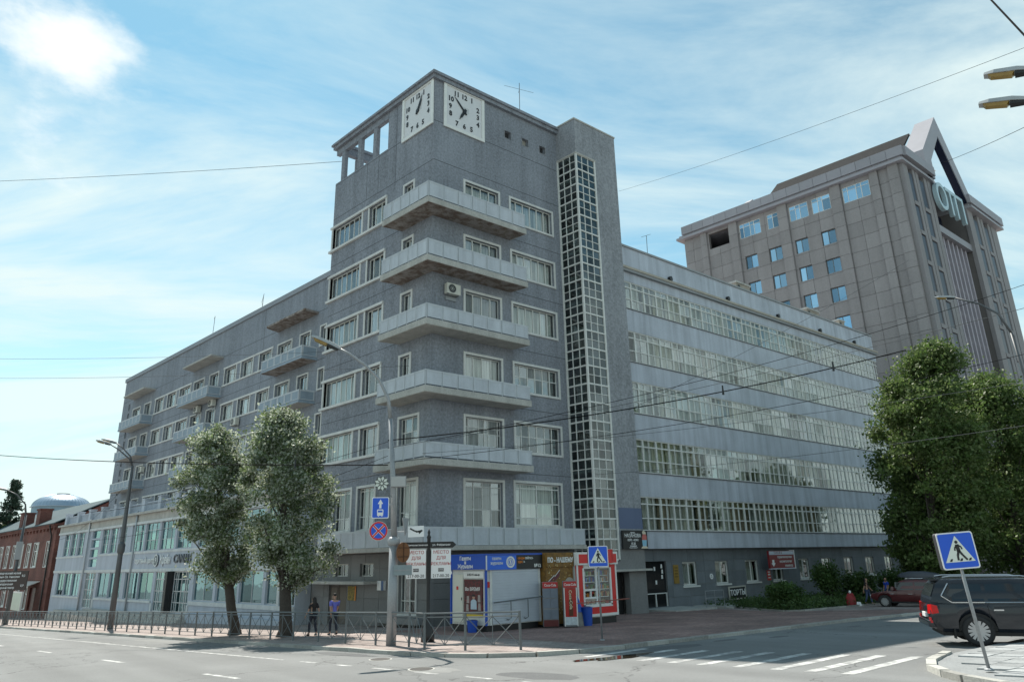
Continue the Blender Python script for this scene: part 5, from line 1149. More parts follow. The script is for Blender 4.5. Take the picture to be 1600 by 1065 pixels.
for x_, y_ in ((-.38, .1), (.36, .15), (-.42, -.25), (.38, -.2)): poly2(po, m, 'portrait_small', [(x_-.09, y_-.16), (x_+.09, y_-.16), (x_+.07, y_+.14), (x_-.07, y_+.14)], 0, pbr('faded_print', (.35, .30, .28), .6, var=.3, vs=8))
RB().box(r0-.01, r0+.05, -6.45, -5.25, .82, .92).build('yellow_strip', pbr('yellow_paint', (.6, .42, .03), .5), KS)
# roller shutter: real slats
sh = RB().box(r0+.35, r1-.12, l0+.02, l0+.05, .5, 2.8).build('roller_shutter', pbr('shutter_metal', (.50, .54, .60), .45, metal=.2, var=.08, vs=2), KS)
n = 20
sm_ = MB().box(0, r1-.12-(r0+.35), -.035, 0, 0, 2.28/n-.03).mesh('slat', MATS['shutter_metal'])
for k in range(n): link('slat', sm_, sh, Matrix.Translation(W(r0+.35, l0+.02, .52 + 2.28*k/n)))
RB().box(r0+.22, r0+.35, l0, l0+.08, .47, 2.8).box(r1-.12, r1, l0, l0+.08, .47, 2.8).build('shutter_guide', FRAME, KS)
RB().box(r0+.08, r0+.2, l0-.01, l0+.05, 2.05, 2.3).build('sticker', RED, KS)
mb = MB(); mb.tube([W(r0+.25, l0-.22, 1.42), W(r1-.05, l0-.22, 1.56)], .03, 6)
for x_ in (-.75, .25): mb.tube([W(x_, l0-.22, 1.48), W(x_, l0-.22, .72), W(x_-.05, l0-.1, .66), W(x_-.08, l0+.05, .70)], .022, 6)
mb.build('counter_rail', DKSTEEL, KS)
YK = emp('yellow_kiosk', 'brown and yellow patterned snack kiosk squeezed between the white and red kiosks', 'kiosk', W(1.3, -7, .15))
YEL = pbr('yellow_pattern', (.235, .12, .02), .6, var=.3, vs=3, col2=(.15, .075, .015), grain=.25, gs=14)
RB().box(1.32, 3.05, -7.0, -4.3, .3, 2.85).build('wall', YEL, YK); RB().box(1.4, 3.0, -6.9, -4.4, 0, .3).build('plinth', BLACK, YK)
hd_ = RB().box(1.32, 3.05, -7.08, -4.3, 2.85, 3.5).build('header_board', YEL, YK)
GRL = pbr('grey_letters', (.50, .48, .46), .5); 
put_text('ПО - НАШЕМУ', .30, WHITE, hd_, W(2.17, -7.1, 3.15), 0, .006, .012, sx=.80)
for k in range(26): RB().box(1.4 + rng.random()*1.6, 0, 0, 0, 0, 0) if False else None
dots = MB()
for k in range(60):
    x_, z_ = 1.45 + rng.random()*1.5, .5 + rng.random()*2.9
    if 2.98 < z_ < 3.34: continue
    yy = -7.012 if z_ < 2.85 else -7.092
    mm_ = RB(); 
    p0 = W(x_, yy, z_); dots.box(p0[0]-.018, p0[0]+.018, p0[1], p0[1]+.008, p0[2]-.018, p0[2]+.018)
o_ = dots.build('print_dot', pbr('cream_dot', (.6, .5, .25), .6), YK); o_['kind'] = 'stuff'
mm_ = frame(W(2.78, -7.03, 1.75), 0); poly2(YK, mm_, 'grey_disc', [(x_, y_*1.45) for x_, y_ in disc(.42, 24) if x_ > -.35], 0, pbr('disc_grey', (.36, .33, .28), .6, var=.1))
mm_ = frame(W(1.75, -7.03, 2.35), 0); poly2(YK, mm_, 'maroon_sign', [(-.35, -.2), (.05, .08), (.1, .02), (.42, .32), (.4, .1), (.1, -.15), (.0, -.05), (-.3, -.32)], 0, pbr('maroon', (.12, .02, .03), .5)); poly2(YK, mm_, 'white_stroke', barp((-.33, -.15), (.06, .12), .03), .005, WHITE); poly2(YK, mm_, 'white_stroke', barp((.08, .06), (.42, .36), .03), .005, WHITE); poly2(YK, mm_, 'green_patch', [(-.3, -.5), (.1, -.5), (.12, -.38), (-.1, -.32)], 0, pbr('green_print', (.05, .2, .08), .5))
RK = emp('red_kiosk', 'red and white kiosk with a glazed front full of goods', 'kiosk', W(3.1, -7.2, .15))
KRED = pbr('kiosk_red', (.62, .012, .012), .4, var=.08, vs=1.5)
r0, r1, l0, l1 = 3.12, 5.82, -7.2, -4.6
RB().box(r0, r1, l1-.1, l1, .45, 3.0).box(r1-.1, r1, l0+.1, l1-.1, .45, 3.0).box(r0, r0+.1, l0+.1, l1-.1, .45, 3.0).box(r0, r1, l0+.1, l1, .45, .55).build('wall', KWHITE, RK)
RB().box(r0+.1, r1-.05, l0+.08, l1, 0, .45).build('plinth', BLACK, RK)
RB().box(r0, r1, l0+.02, l1, 3.0, 3.45).build('roof', KWHITE, RK)
mb = RB(); mb.box(r0, r0+.42, l0, l0+.1, .62, 2.9); mb.box(r1-.42, r1, l0, l0+.1, .62, 2.9); mb.box(r0+.42, r1-.42, l0, l0+.1, .62, 1.0); mb.build('red_surround', KRED, RK)
mb = RB(); mb.box(r0-.03, r0+.06, l0-.03, l0+.02, .5, 2.9); mb.box(r1-.06, r1+.03, l0-.03, l0+.02, .5, 2.9); mb.box(r0+.06, r1-.06, l0-.03, l0+.1, .5, .62); mb.box(r0+.36, r0+.46, l0-.025, l0+.05, 1.0, 2.75); mb.box(r1-.46, r1-.36, l0-.025, l0+.05, 1.0, 2.75); mb.box(r0+.36, r1-.36, l0-.025, l0+.05, .93, 1.06); mb.box(4.35, 4.45, l0-.02, l0+.06, 1.06, 2.75); mb.box(r0+.46, 4.35, l0-.02, l0+.06, 1.68, 1.78); mb.box(r0+.46, r1-.46, l0-.0, l0+.06, 2.72, 2.9)
mb.box(r0+.46, 4.35, l0-.02, l0+.06, 1.32, 1.40); mb.box(3.95, 4.02, l0-.02, l0+.06, 1.40, 1.68)
mb.build('white_frame', WHITE, RK)
hd_ = RB().box(r0-.06, r1+.06, l0-.12, l0+.1, 2.9, 3.5).build('header_board', WHITE, RK); RB().box(r0+.04, r1-.04, l0-.135, l0-.12, 2.98, 3.4).build('red_field', KRED, hd_)
mb = RB(); mb.prism([(4.0, l0-.13), (4.0, l0-.3), (4.25, l0-.42), (5.1, l0-.42), (5.35, l0-.3), (5.35, l0-.13)], 2.96, 3.62); mb.build('header_bulge', KRED, hd_)
for a, b, c, d in ((r0+.46, 4.35, 1.78, 2.72), (4.45, r1-.46, 1.06, 2.72), (r0+.46, 4.35, 1.06, 1.32)): RB().box(a, b, l0+.03, l0+.038, c, d).build('pane', GLASS, RK)
for z in (1.06, 1.4, 1.75, 2.1, 2.4): RB().box(r0+.2, r1-.2, l0+.09, l0+.75, z-.03, z).build('shelf', WHITE, RK)
GC = [pbr('goods_%s' % n_, c_, .5, var=.1) for n_, c_ in (('red', (.45, .04, .03)), ('green', (.08, .25, .08)), ('cream', (.55, .45, .25)), ('white', (.6, .6, .58)), ('brown', (.18, .08, .03)), ('blue', (.06, .12, .4)), ('orange', (.55, .2, .03)))]
for i_, g_ in enumerate(GC):
    mb = RB()
    for z in (1.06, 1.4, 1.75, 2.1, 2.4):
        x_ = r0 + .35
        while x_ < r1 - .3:
            w_ = rng.uniform(.06, .14); h_ = rng.uniform(.12, .26)
            if rng.randrange(7) == i_: mb.box(x_, x_+w_*.9, l0+.1, l0+.3, z, z+h_)
            x_ += w_
    o_ = mb.build('goods', g_, RK); o_['kind'] = 'stuff'
def fridge(label, r, l, ang, front, head, w_=.72, h_=2.0, d_=.62, cat='drinks cooler', script=False):
    loc = Wg(r, l); root = emp('drinks_cooler', label, cat, loc, ang, 'drinks coolers by the kiosks')
    MB().box(0, w_, 0, d_, .05, h_).build('cabinet', pbr('cooler_grey', (.24, .25, .27), .5, var=.08), root, world=False, bevel=.02)
    MB().box(.03, w_-.03, .03, d_-.05, 0, .05).build('base', BLACK, root, world=False)
    hb_ = MB().box(.0, w_, -.03, .0, h_-.28, h_-.01).build('header', head, root, world=False)
    m_ = WM[root] @ Matrix.Translation((w_/2, -.032, h_-.15)) @ Matrix.Rotation(rad(90), 4, 'X')
    link('lettering', text_mesh('Coca-Cola', .16, WHITE, .002, .003, sx=.8), hb_, m_)
    return root, m_
CRED = pbr('cooler_red', (.46, .02, .02), .35, var=.1, vs=4)
fr1, m_ = fridge('tall grey drinks cooler with barred doors and small red header', 1.02, -7.05, rad(-37), None, CRED)
for x_ in (.02, .37):
    for z_ in (.38, .86, 1.3): MB().box(x_, x_+.33, -.025, 0, z_, z_+.40).build('door_panel', pbr('cooler_door', (.17, .20, .25), .35, var=.15, vs=3), fr1, world=False)
MB().box(.02, .70, -.03, 0, .06, .34).build('kick_panel', pbr('cooler_maroon', (.12, .015, .015), .4), fr1, world=False)
fr2, m_ = fridge('tall red drinks cooler with a glossy bottle picture on its front', 1.38, -7.98, rad(-37), None, CRED, w_=.62)
pn_ = MB().box(.05, .57, -.03, 0, .12, 1.7).build('door_panel', pbr('cooler_red_front', (.40, .02, .015), .25, var=.25, vs=3), fr2, world=False)
MB().box(.0, .05, -.03, 0, .06, 1.72).box(.57, .62, -.03, 0, .06, 1.72).build('door_frame', FRAME, fr2, world=False)
MB().box(.05, .57, -.034, -.03, .12, .46).build('ice_picture', pbr('ice_white', (.5, .55, .58), .4, var=.3, vs=9), pn_, world=False)
mb = MB(); mb.prism([(x_*1.0, y_) for x_, y_ in ((-.09, -.45), (.09, -.45), (.1, -.2), (.07, 0), (.1, .15), (.04, .33), (.035, .5), (-.035, .5), (-.04, .33), (-.1, .15), (-.07, 0), (-.1, -.2))], 0, .004)
link('bottle_picture', mb.mesh('bottle_picture', pbr('bottle_brown', (.09, .03, .012), .25)), pn_, WM[fr2] @ Matrix.Translation((.31, -.032, .95)) @ Matrix.Rotation(rad(90), 4, 'X'))
link('lettering', text_mesh('Coca-Cola', .19, pbr('cream_letters', (.7, .6, .4), .5), .002, .003), pn_, WM[fr2] @ Matrix.Translation((.31, -.04, 1.2)) @ Matrix.Rotation(rad(90), 4, 'X') @ Matrix.Rotation(rad(-88), 4, 'Z'))
def bin_(label, r, l, r_, h_, cone=False):
    x, y, z = Wg(r, l); root = emp('waste_bin', label, 'waste bin', (x, y, z), 0, 'blue waste bins')
    MB().lathe([(r_*.82, 0), (r_, h_), (r_*1.06, h_), (r_*1.06, h_+.03)], 18, (x, y, z)).build('bucket', KBLUE, root, smooth=False)
    MB().lathe([(r_*.98, h_+.031), (r_*.7, h_+.06)], 18, (x, y, z)).build('lid', pbr('bin_lid', (.02, .05, .22), .5), root)
    return root
bin_('small blue bin at the corner of the white kiosk', -2.25, -6.15, .24, .46); bin_('tall blue waste bin in front of the red kiosk', 2.95, -7.85, .27, .78)
x, y, z = Wg(2.62, -7.55); UM = emp('folded_parasol', 'blue cone of a folded parasol beside the red cooler', 'parasol', (x, y, z))
MB().lathe([(.30, .62), (.28, .72), (.03, 1.42)], 8, (x, y, z)).build('canopy', KBLUE, UM); MB().lathe([(.34, 0), (.34, .1), (.25, .62)], 12, (x, y, z)).build('base', pbr('parasol_base', (.25, .24, .22), .8, var=.2, vs=5), UM)

# ------------------------------------------------------------------ signs and fittings on the walls
r, m = board('shop_sign', 'black hanging shop sign with white lettering and a painted figure on the stair tower', 'sign', W(13.9, -1.95, 4.28), 0, 2.3, 1.13, BLACK, th=.05)
for s_, y_, sz in (('магазин', .43, .11), ('НАЗАНОВА', .24, .30), ('КЕЙС - КОФЕ', -.03, .17), ('10-20', -.24, .20), ('ЕЖЕДНЕВНО', -.39, .10), ('Октябрьская магистраль, 10', -.49, .06)): link('lettering', text_mesh(s_, sz, SWHITE, .002, .004, sx=.92), r, m @ Matrix.Translation((-.22, y_, .052)))
for nm_, poly, mt in (('figure_legs', [(.66, -.4), (1.02, -.4), (1.06, -.02), (.62, -.02)], pbr('figure_blue', (.25, .48, .62), .6)), ('figure_body', [(.62, -.02), (1.06, -.02), (1.08, .2), (.98, .34), (.74, .34), (.64, .16)], pbr('figure_red', (.52, .14, .12), .6)), ('figure_cap', [(.7, .34), (1.02, .34), (1.0, .48), (.84, .56), (.68, .5)], pbr('figure_cream', (.62, .55, .42), .6)), ('figure_base', [(.5, -.54), (1.14, -.54), (1.1, -.44), (.98, -.4), (.66, -.4), (.56, -.46)], MATS['figure_cream'])): poly2(r, m, nm_, poly, .052, mt)
r, m = board('clinic_sign', 'dark red projecting sign with white lines under the first spandrel', 'sign', W(32.9, -.5, 2.8), 0, 3.6, 1.36, pbr('sign_maroon', (.22, .02, .025), .4, var=.1), th=.08)
poly2(r, m, 'pale_header', [(-1.76, .38), (1.76, .38), (1.76, .64), (-1.76, .64)], .082, pbr('sign_grey_field', (.55, .58, .66), .4))
for s_, x_, y_, sz, mt in (('Т И А Р А', -.5, .51, .26, MATS['sign_maroon']), ('парикмахерская', .4, .2, .26, SWHITE), ('косметология', .5, -.14, .26, SWHITE), ('маникюр', .9, -.46, .26, SWHITE)): link('lettering', text_mesh(s_, sz, mt, .002, .004), r, m @ Matrix.Translation((x_, y_, .088)))
poly2(r, m, 'arrow', [(-1.45, 0), (-1.15, 0), (-1.15, -.25), (-1.0, -.25), (-1.3, -.52), (-1.6, -.25), (-1.45, -.25)], .084, SWHITE)
link('side_edge', MB().box(1.8, 1.9, -.72, .72, -.3, .1).mesh('side_edge', SWHITE), r, m)
link('edge_strip', MB().box(-1.8, 1.8, -.72, -.64, -.08, .085).mesh('edge_strip', MATS['sign_grey_field']), r, m)
r, m = board('cake_sign', 'black sign with big pale letters ТОРТЫ low on the wall', 'sign', W(27.9, .4, .5), 0, 2.2, .95, pbr('sign_cream_edge', (.5, .48, .42), .6, var=.2, vs=3), th=.04, roll=rad(1))
poly2(r, m, 'black_field', [(-.98, -.38), (.98, -.38), (.98, .38), (-.98, .38)], .042, BLACK)
link('lettering', text_mesh('ТОРТЫ', .55, SWHITE, .01, .012, sx=1.0), r, m @ Matrix.Translation((0, 0, .05)))
r, m = board('brass_plaque', 'tall brass-yellow plaque beside the black entrance door', 'plaque', W(20.95, .48, 2.02), 0, .55, 1.25, pbr('brass_yellow', (.28, .17, .035), .4, var=.2, vs=4), th=.03)
for y_ in (.4, .2, 0, -.2): poly2(r, m, 'engraved_line', [(-.18, y_), (.18, y_), (.18, y_+.06), (-.18, y_+.06)], .031, pbr('engraving', (.10, .06, .015), .5))
r, m = board('red_notice', 'small red and white notice between two ground floor windows', 'notice', W(32.55, .48, 1.62), 0, .46, .75, SRED, th=.02)
for y_, h_ in ((.2, .1), (0, .12), (-.22, .08)): poly2(r, m, 'white_line', [(-.17, y_), (.17, y_), (.17, y_+h_), (-.17, y_+h_)], .021, SWHITE)
r, m = board('house_number', 'small round pale house number plate on the side street wall', 'plate', W(25.0, .48, 1.75), 0, .36, .36, SWHITE, th=.02, shape=disc(.2, 20))
link('lettering', text_mesh('2', .26, BLACK, .002, .004), r, m @ Matrix.Translation((0, 0, .022)))
r, m = board('yellow_poster', 'narrow yellow poster by the brown double door', 'poster', W(-.02, 7.0, 1.55), ANG_L, .85, .8, pbr('poster_yellow', (.35, .24, .03), .6, var=.4, vs=5, col2=(.12, .10, .02)), th=.01)
poly2(r, m, 'orange_edge', [(.32, -.4), (.42, -.4), (.42, .4), (.32, .4)], .011, ORG)
r, m = board('meter_box', 'white and blue box on the dark wall left of the lamp post', 'box', W(-.06, 4.0, 2.0), ANG_L, .6, .5, SWHITE, th=.1)
link('blue_side', MB().box(.08, .3, -.25, .25, .1, .11).mesh('blue_side', pbr('dusty_blue', (.10, .16, .30), .6)), r, m)
def ac(label, face, u, z, s=1.0, plane=0):
    loc = W(u, plane, z) if face == 'R' else W(plane, u, z); ang = 0 if face == 'R' else ANG_L
    root = emp('air_conditioner', label, 'air conditioner', loc, ang, 'air conditioner units on the walls')
    MB().box(-.45*s, .45*s, -.42, -.08, 0, .62*s).build('casing', pbr('ac_cream', (.55, .54, .48), .5, var=.08, vs=3), root, world=False, bevel=.02)
    m_ = WM[root] @ Matrix.Translation((-.12*s, -.421, .31*s)) @ Matrix.Rotation(rad(90), 4, 'X')
    link('fan_grille', MB().prism(disc(.25*s, 24), 0, .01).mesh('fan_grille', BLACK), root, m_); ringp(root, m_, 'grille_ring', .235*s, .265*s, .01, pbr('ac_ring', (.35, .35, .32), .5)); ringp(root, m_, 'grille_ring', .11*s, .13*s, .01, MATS['ac_ring']); link('fan_hub', MB().prism(disc(.06*s, 12), .01, .02).mesh('fan_hub', MATS['ac_ring']), root, m_)
    MB().box(-.35*s, -.3*s, -.45, 0, -.05, -.0).box(.3*s, .35*s, -.45, 0, -.05, -.0).box(-.35*s, .35*s, -.06, 0, -.3, -.05).build('bracket', STEEL, root, world=False)
ac('cream air conditioner above the third corner balcony from the top', 'R', 1.32, 18.55, 1.08)
ac('air conditioner over the left window of the middle balcony column', 'L', 33.4, 16.5, .95, AR); ac('air conditioner over the right window of the middle balcony column', 'L', 30.3, 16.6, .95, AR)
ac('air conditioner low under the ribbon of windows right of the middle balconies', 'L', 25.4, 14.2, 1, AR); ac('air conditioner at the left end of the second nearest wing balcony', 'L', 19.9, 14.5, .9, AR); ac('air conditioner beside the lowest visible balcony at the far end', 'L', 45.7, 12.4, .9, AR)
def antenna(label, base, h_, arms):
    root = emp('antenna', label, 'antenna', base, 0); x, y, z = base
    MB().tube([(x, y, z), (x+.05, y, z+h_)], .025, 5).build('mast', DKSTEEL, root)
    mb = MB()
    for dz, dx, dy, tz in arms: mb.tube([(x-dx, y-dy, z+h_*dz+tz), (x, y, z+h_*dz), (x+dx, y+dy, z+h_*dz-tz)], .015, 4)
    mb.build('dipole', DKSTEEL, root)
antenna('tall roof aerial with a crossbar above the right clock', W(8.0, .8, 34.1), 3.3, [(.83, 1.25, -.2, -.12), (.78, .1, .2, 0)])
antenna('thin aerial on the avenue wing roof nearer the tower', W(1, 24.2, 23.8), 1.7, [(.8, .25, 1.0, .05), (.45, .1, .25, 0)])
antenna('bare thin mast on the avenue wing roof nearer the far end', W(1, 34.0, 23.8), 2.3, [(.9, .05, .2, 0)])
antenna('bent aerial on the glazed wing roof beside the stair tower', W(20.6, .3, 26.4), 1.8, [(1.0, .6, 0, -.3)])
def roofbox(label, r, w_):
    root = emp('vent_stack', label, 'vent', W(r, .8, 26.0), 0, 'weathered stacks along the glazed wing roof')
    RB().box(r, r+w_, .8, 1.6, 25.8, 27.35).build('stack', pbr('old_plaster', (.34, .30, .25), .95, var=.3, vs=2, grain=.25, gs=9), root); RB().box(r-.1, r+w_+.1, .7, 1.7, 27.35, 27.5).build('cap', CONC, root); RB().box(r+.25, r+.6, .78, .8, 26.75, 27.2).build('opening', BLACK, root)
roofbox('largest weathered stack on the glazed wing roof', 33.6, 2.2); roofbox('middle weathered stack on the glazed wing roof', 46.0, 2.4); roofbox('farthest small stack on the glazed wing roof', 52.5, 1.2)
# ------------------------------------------------------------------ cars
CARGL = pbr('tinted_car_glass', (.012, .014, .016), .06, var=0, spec=.8)
CHROME = pbr('chrome', (.62, .62, .63), .18, metal=.9, var=0)
TYRE = pbr('tyre_rubber', (.022, .022, .023), .85, var=.15, vs=8)
def carbox(pts): return pts
def wheel(root, x, y, r, wd, side, rimcol, spokes=14):
    """side: +1 outer face towards +y, -1 towards -y"""
    m = WM[root] @ Matrix.Translation((x, y, r)) @ Matrix.Rotation(rad(-90*side), 4, 'X')       # local z = outwards
    t = MB(); t.lathe([(r*.62, -wd*.45), (r*.9, -wd*.5), (r, -wd*.34), (r, wd*.30), (r*.93, wd*.48), (r*.70, wd*.5), (r*.68, wd*.40)], 32)
    w_ = link('wheel', t.mesh('wheel', TYRE, True), root, m)
    q = MB(); q.lathe([(r*.70, -.02), (r*.71, wd*.46), (r*.66, wd*.46), (r*.64, wd*.2), (r*.1, wd*.12)], 32); link('rim', q.mesh('rim', pbr('rim_shadow', (.06, .06, .065), .4, metal=.6)), w_, m)
    sp = MB()
    for k in range(spokes):
        a = 2*math.pi*k/spokes; c, s_ = math.cos(a), math.sin(a); o = .028*r/.4
        sp.add([(r*.1*c - o*s_, r*.1*s_ + o*c, wd*.36), (r*.1*c + o*s_, r*.1*s_ - o*c, wd*.36), (r*.66*c + o*1.3*s_, r*.66*s_ - o*1.3*c, wd*.42), (r*.66*c - o*1.3*s_, r*.66*s_ + o*1.3*c, wd*.42),
                (r*.1*c - o*s_, r*.1*s_ + o*c, wd*.42), (r*.1*c + o*s_, r*.1*s_ - o*c, wd*.42), (r*.66*c + o*1.3*s_, r*.66*s_ - o*1.3*c, wd*.47), (r*.66*c - o*1.3*s_, r*.66*s_ + o*1.3*c, wd*.47)], BOXF)
    sp.lathe([(r*.16, wd*.3), (r*.15, wd*.46), (r*.05, wd*.49)], 14)
    link('spokes', sp.mesh('spokes', rimcol), w_, m)
    return w_
def loft(sections, mat, name, root, smooth=True, ends=True, bevel=0):
    """sections: list of rings (same count) in the root's frame"""
    mb = MB(); n = len(sections[0]); vs = [p for s in sections for p in s]; fs = []
    for i in range(len(sections)-1):
        for k in range(n): fs.append((i*n+k, i*n+(k+1) % n, (i+1)*n+(k+1) % n, (i+1)*n+k))
    if ends: fs += [tuple(range(n))[::-1], tuple(range((len(sections)-1)*n, len(sections)*n))]
    mb.add(vs, fs); o = mb.build(name, mat, root, world=False)
    me = o.data; bm = bmesh.new(); bm.from_mesh(me); bmesh.ops.recalc_face_normals(bm, faces=bm.faces)
    if bevel: bmesh.ops.bevel(bm, geom=[e for e in bm.edges if len(e.link_faces) == 2 and e.calc_face_angle(0) > .6], offset=bevel, segments=2, affect='EDGES', clamp_overlap=True)
    bm.to_mesh(me); bm.free()
    if smooth:
        me.polygons.foreach_set('use_smooth', [True]*len(me.polygons)); me.set_sharp_from_angle(angle=rad(32))
    return o
def suv(name, label, loc, ang, paint, L_=5.0, w_=.96, H=1.78, r=.40, xs_w=(1.12, 3.95), beltz=1.13, rear=.0, tail_h=1.55, roofx=(.42, 2.95), wsx=(3.55,), lights=True, rimcol=None, quarter=True, boxy=0):
    root = emp(name, label, 'car', loc, ang)
    # lower body: rings along x; each ring is a half-outline mirrored: (halfwidth, z)
    def ring(x, wb, zb, zt, wm=None):
        wm = wm or wb
        h = [(wb*.90, zb), (wb*.985, zb+.10), (wm, zb+(zt-zb)*.45), (wm*.995, zb+(zt-zb)*.72), (wb*.965, zt-.03), (wb*.90, zt)]
        return [(x, -a, z) for a, z in h] + [(x, a, z) for a, z in h[::-1]]
    zb = .36
    S_ = []
    prof_top = [(0.0, .92, .62), (.03, .95, beltz-.16), (.10, .985, beltz-.03), (.3, 1.0, beltz), (wsx[0]+.05, 1.0, beltz-.01), (wsx[0]+.25, .99, beltz-.03), (L_-.55, .955, beltz-.10), (L_-.15, .90, beltz-.19), (L_-.03, .82, beltz-.32), (L_, .74, .66)]
    body_rings = []
    arch = [x + r*1.22*math.cos(t) for x in xs_w for t in ()]
    xs_ = sorted(set([p[0] for p in prof_top] + [x + d_*r*1.2 for x in xs_w for d_ in (-1, -.92, -.75, -.5, -.25, 0, .25, .5, .75, .92, 1)]))
    def interp(x):
        for (a, wa, za), (b, wb_, zb_) in zip(prof_top, prof_top[1:]):
            if a <= x <= b: t = (x-a)/(b-a); return wa + (wb_-wa)*t, za + (zb_-za)*t
        return prof_top[-1][1:]
    for x in xs_:
        wk, zt = interp(x); bot = zb
        if x < .12: bot = .60 - x*1.6
        if x > L_-.3: bot = .36 + (x-L_+.3)*.7
        for xw in xs_w:
            d_ = abs(x-xw)
            if d_ < r*1.2: bot = max(bot, r + math.sqrt(max(0, (r*1.2)**2 - d_*d_))*.98)
        body_rings.append(ring(x, w_*wk, min(bot, zt-.16), zt))
    body = loft(body_rings, paint, 'body', root)
    # dark arch liners and sill
    for xw in xs_w:
        MB().yprism([(xw + r*1.19*math.cos(t), r + r*1.17*math.sin(t)) for t in [rad(180*k/12) for k in range(13)]], -w_*.93, w_*.93).build('arch_liner', RUBBER, root, world=False)
    MB().box(.25, L_-.3, -w_*.9, w_*.9, .27, .38).build('underbody', RUBBER, root, world=False)
    # cabin
    rx0, rx1 = roofx; wt = w_*.76; wbelt = w_*.955
    zt = H
    def crow(x, w2, z): return [(x, -w2, z), (x, w2, z)]
    cab = []
    lv = [(beltz-.05, .06, wsx[0]+.12, wbelt), (beltz+.16, .12, wsx[0]-.17, wbelt*.975), (zt-.14, rx0-.12, rx1+.12, wt*1.05), (zt-.04, rx0+.0, rx1-.10, wt*.98), (zt, rx0+.12, rx1-.35, wt*.86)]
    rings = []
    for z, x0, x1, w2 in lv:
        n = 6; ringp_ = []
        for k in range(n+1): ringp_.append((x0 + (x1-x0)*k/n, -w2*(1 if 0 < k < n else .93), z))
        for k in range(n, -1, -1): ringp_.append((x0 + (x1-x0)*k/n, w2*(1 if 0 < k < n else .93), z))
        rings.append(ringp_)
    cabin = loft(rings, paint, 'cabin', root, bevel=0)
    # side glazing follows the slope of the cabin side
    def side_pt(x, z, s_, out=.006):
        for (za, a0, a1, wa), (zb_, b0, b1, wb_) in zip(lv, lv[1:]):
            if za <= z <= zb_: t = (z-za)/(zb_-za); return (x, s_*(wa + (wb_-wa)*t + out), z)
        return (x, s_*lv[-1][3], z)
    zl, zh = beltz+.05, zt-.15
    def xedge(z, front): 
        for (za, a0, a1, wa), (zb_, b0, b1, wb_) in zip(lv, lv[1:]):
            if za <= z <= zb_: t = (z-za)/(zb_-za); return (a1 + (b1-a1)*t) if front else (a0 + (b0-a0)*t)
    cuts = [.42, 1.42, 2.42, wsx[0]]
    for s_ in (-1, 1):
        panes = [[(.40, zl+.12), (.62, zl), (1.40, zl), (1.40, zh), (.62, zh)], [(1.49, zl), (2.42, zl), (2.42, zh), (1.49, zh)], [(2.51, zl), (xedge(zl, 1)-.22, zl), (xedge(zl, 1)-.26, zl+.05), (xedge(zh, 1)-.16, zh), (2.51, zh)]]
        for pl_ in panes:
            mb = MB()
            mid = [side_pt(x, z, s_) for x, z in pl_]; mids = []
            # split at the cabin's shoulder so that the pane hugs it
            zsh = beltz+.16
            mb.add([side_pt(x, z, s_, .004) for x, z in pl_] + [side_pt(x, z, s_, .012) for x, z in pl_], [tuple(range(len(pl_)))[::-1], tuple(range(len(pl_), 2*len(pl_)))] + [(i, (i+1) % len(pl_), len(pl_)+(i+1) % len(pl_), len(pl_)+i) for i in range(len(pl_))])
            mb.build('side_window', CARGL, root, world=False)
        if quarter:
            mb = MB()
            tr_ = [(1.40, zl-.035), (.60, zl-.035), (.36, zl+.14), (.60, zh+.02)]
            for a, b in zip(tr_, tr_[1:]): mb.tube([side_pt(*a, s_, .012), side_pt(*b, s_, .012)], .02, 5)
            mb.tube([side_pt(1.4, zl-.035, s_, .012), side_pt(xedge(zl, 1)-.2, zl-.035, s_, .012)], .012, 5)
            mb.build('window_trim', CHROME, root, world=False)
        mb = MB(); mb.tube([(rx0+.1, s_*wt*.84, zt+.03), (rx0+.3, s_*wt*.86, zt+.06), (rx1-.5, s_*wt*.86, zt+.05), (rx1-.25, s_*wt*.84, zt+.0)], .022, 6); mb.build('roof_rail', CHROME, root, world=False)
        for x0, x1 in ((1.45, 2.46), (2.47, 3.55)):
            yb = s_*(w_*1.0+.002)
            h_ = MB().box(x0+.12, x0+.36, min(yb, yb+s_*.03), max(yb, yb+s_*.03), beltz-.20, beltz-.165).build('door_handle', CHROME, root, world=False)
            MB().box(x0-.006, x0+.006, min(yb-s_*.01, yb+s_*.004), max(yb-s_*.01, yb+s_*.004), .5, beltz-.06).build('door_gap', RUBBER, root, world=False)
        for xw in xs_w: wheel(root, xw, s_*(w_-.13), r, .25, s_, rimcol or pbr('alloy_rim', (.38, .38, .39), .35, metal=.7))
        mb = MB(); mb.add([(wsx[0]-.25, s_*w_*.96, beltz+.06), (wsx[0]-.05, s_*w_*.96, beltz+.06), (wsx[0]-.05, s_*(w_*.96+.22), beltz+.06), (wsx[0]-.22, s_*(w_*.96+.22), beltz+.06), (wsx[0]-.25, s_*w_*.96, beltz+.2), (wsx[0]-.08, s_*w_*.96, beltz+.2), (wsx[0]-.08, s_*(w_*.96+.2), beltz+.24), (wsx[0]-.22, s_*(w_*.96+.2), beltz+.24)], BOXF); mb.build('wing_mirror', paint, root, world=False)
        # lamps
        mb = MB(); mb.add([(-.025, s_*w_*.70, beltz-.29), (.05, s_*w_*.985, beltz-.29), (.06, s_*w_*.985, beltz-.03), (-.0, s_*w_*.70, beltz-.05), (.1, s_*w_*.7, beltz-.29), (.22, s_*w_*1.004, beltz-.26), (.20, s_*w_*1.004, beltz-.07), (.1, s_*w_*.7, beltz-.05)], BOXF)
        mb.build('tail_light', pbr('tail_lamp_red', (.55, .01, .01), .15, var=.2, vs=8), root, world=False)
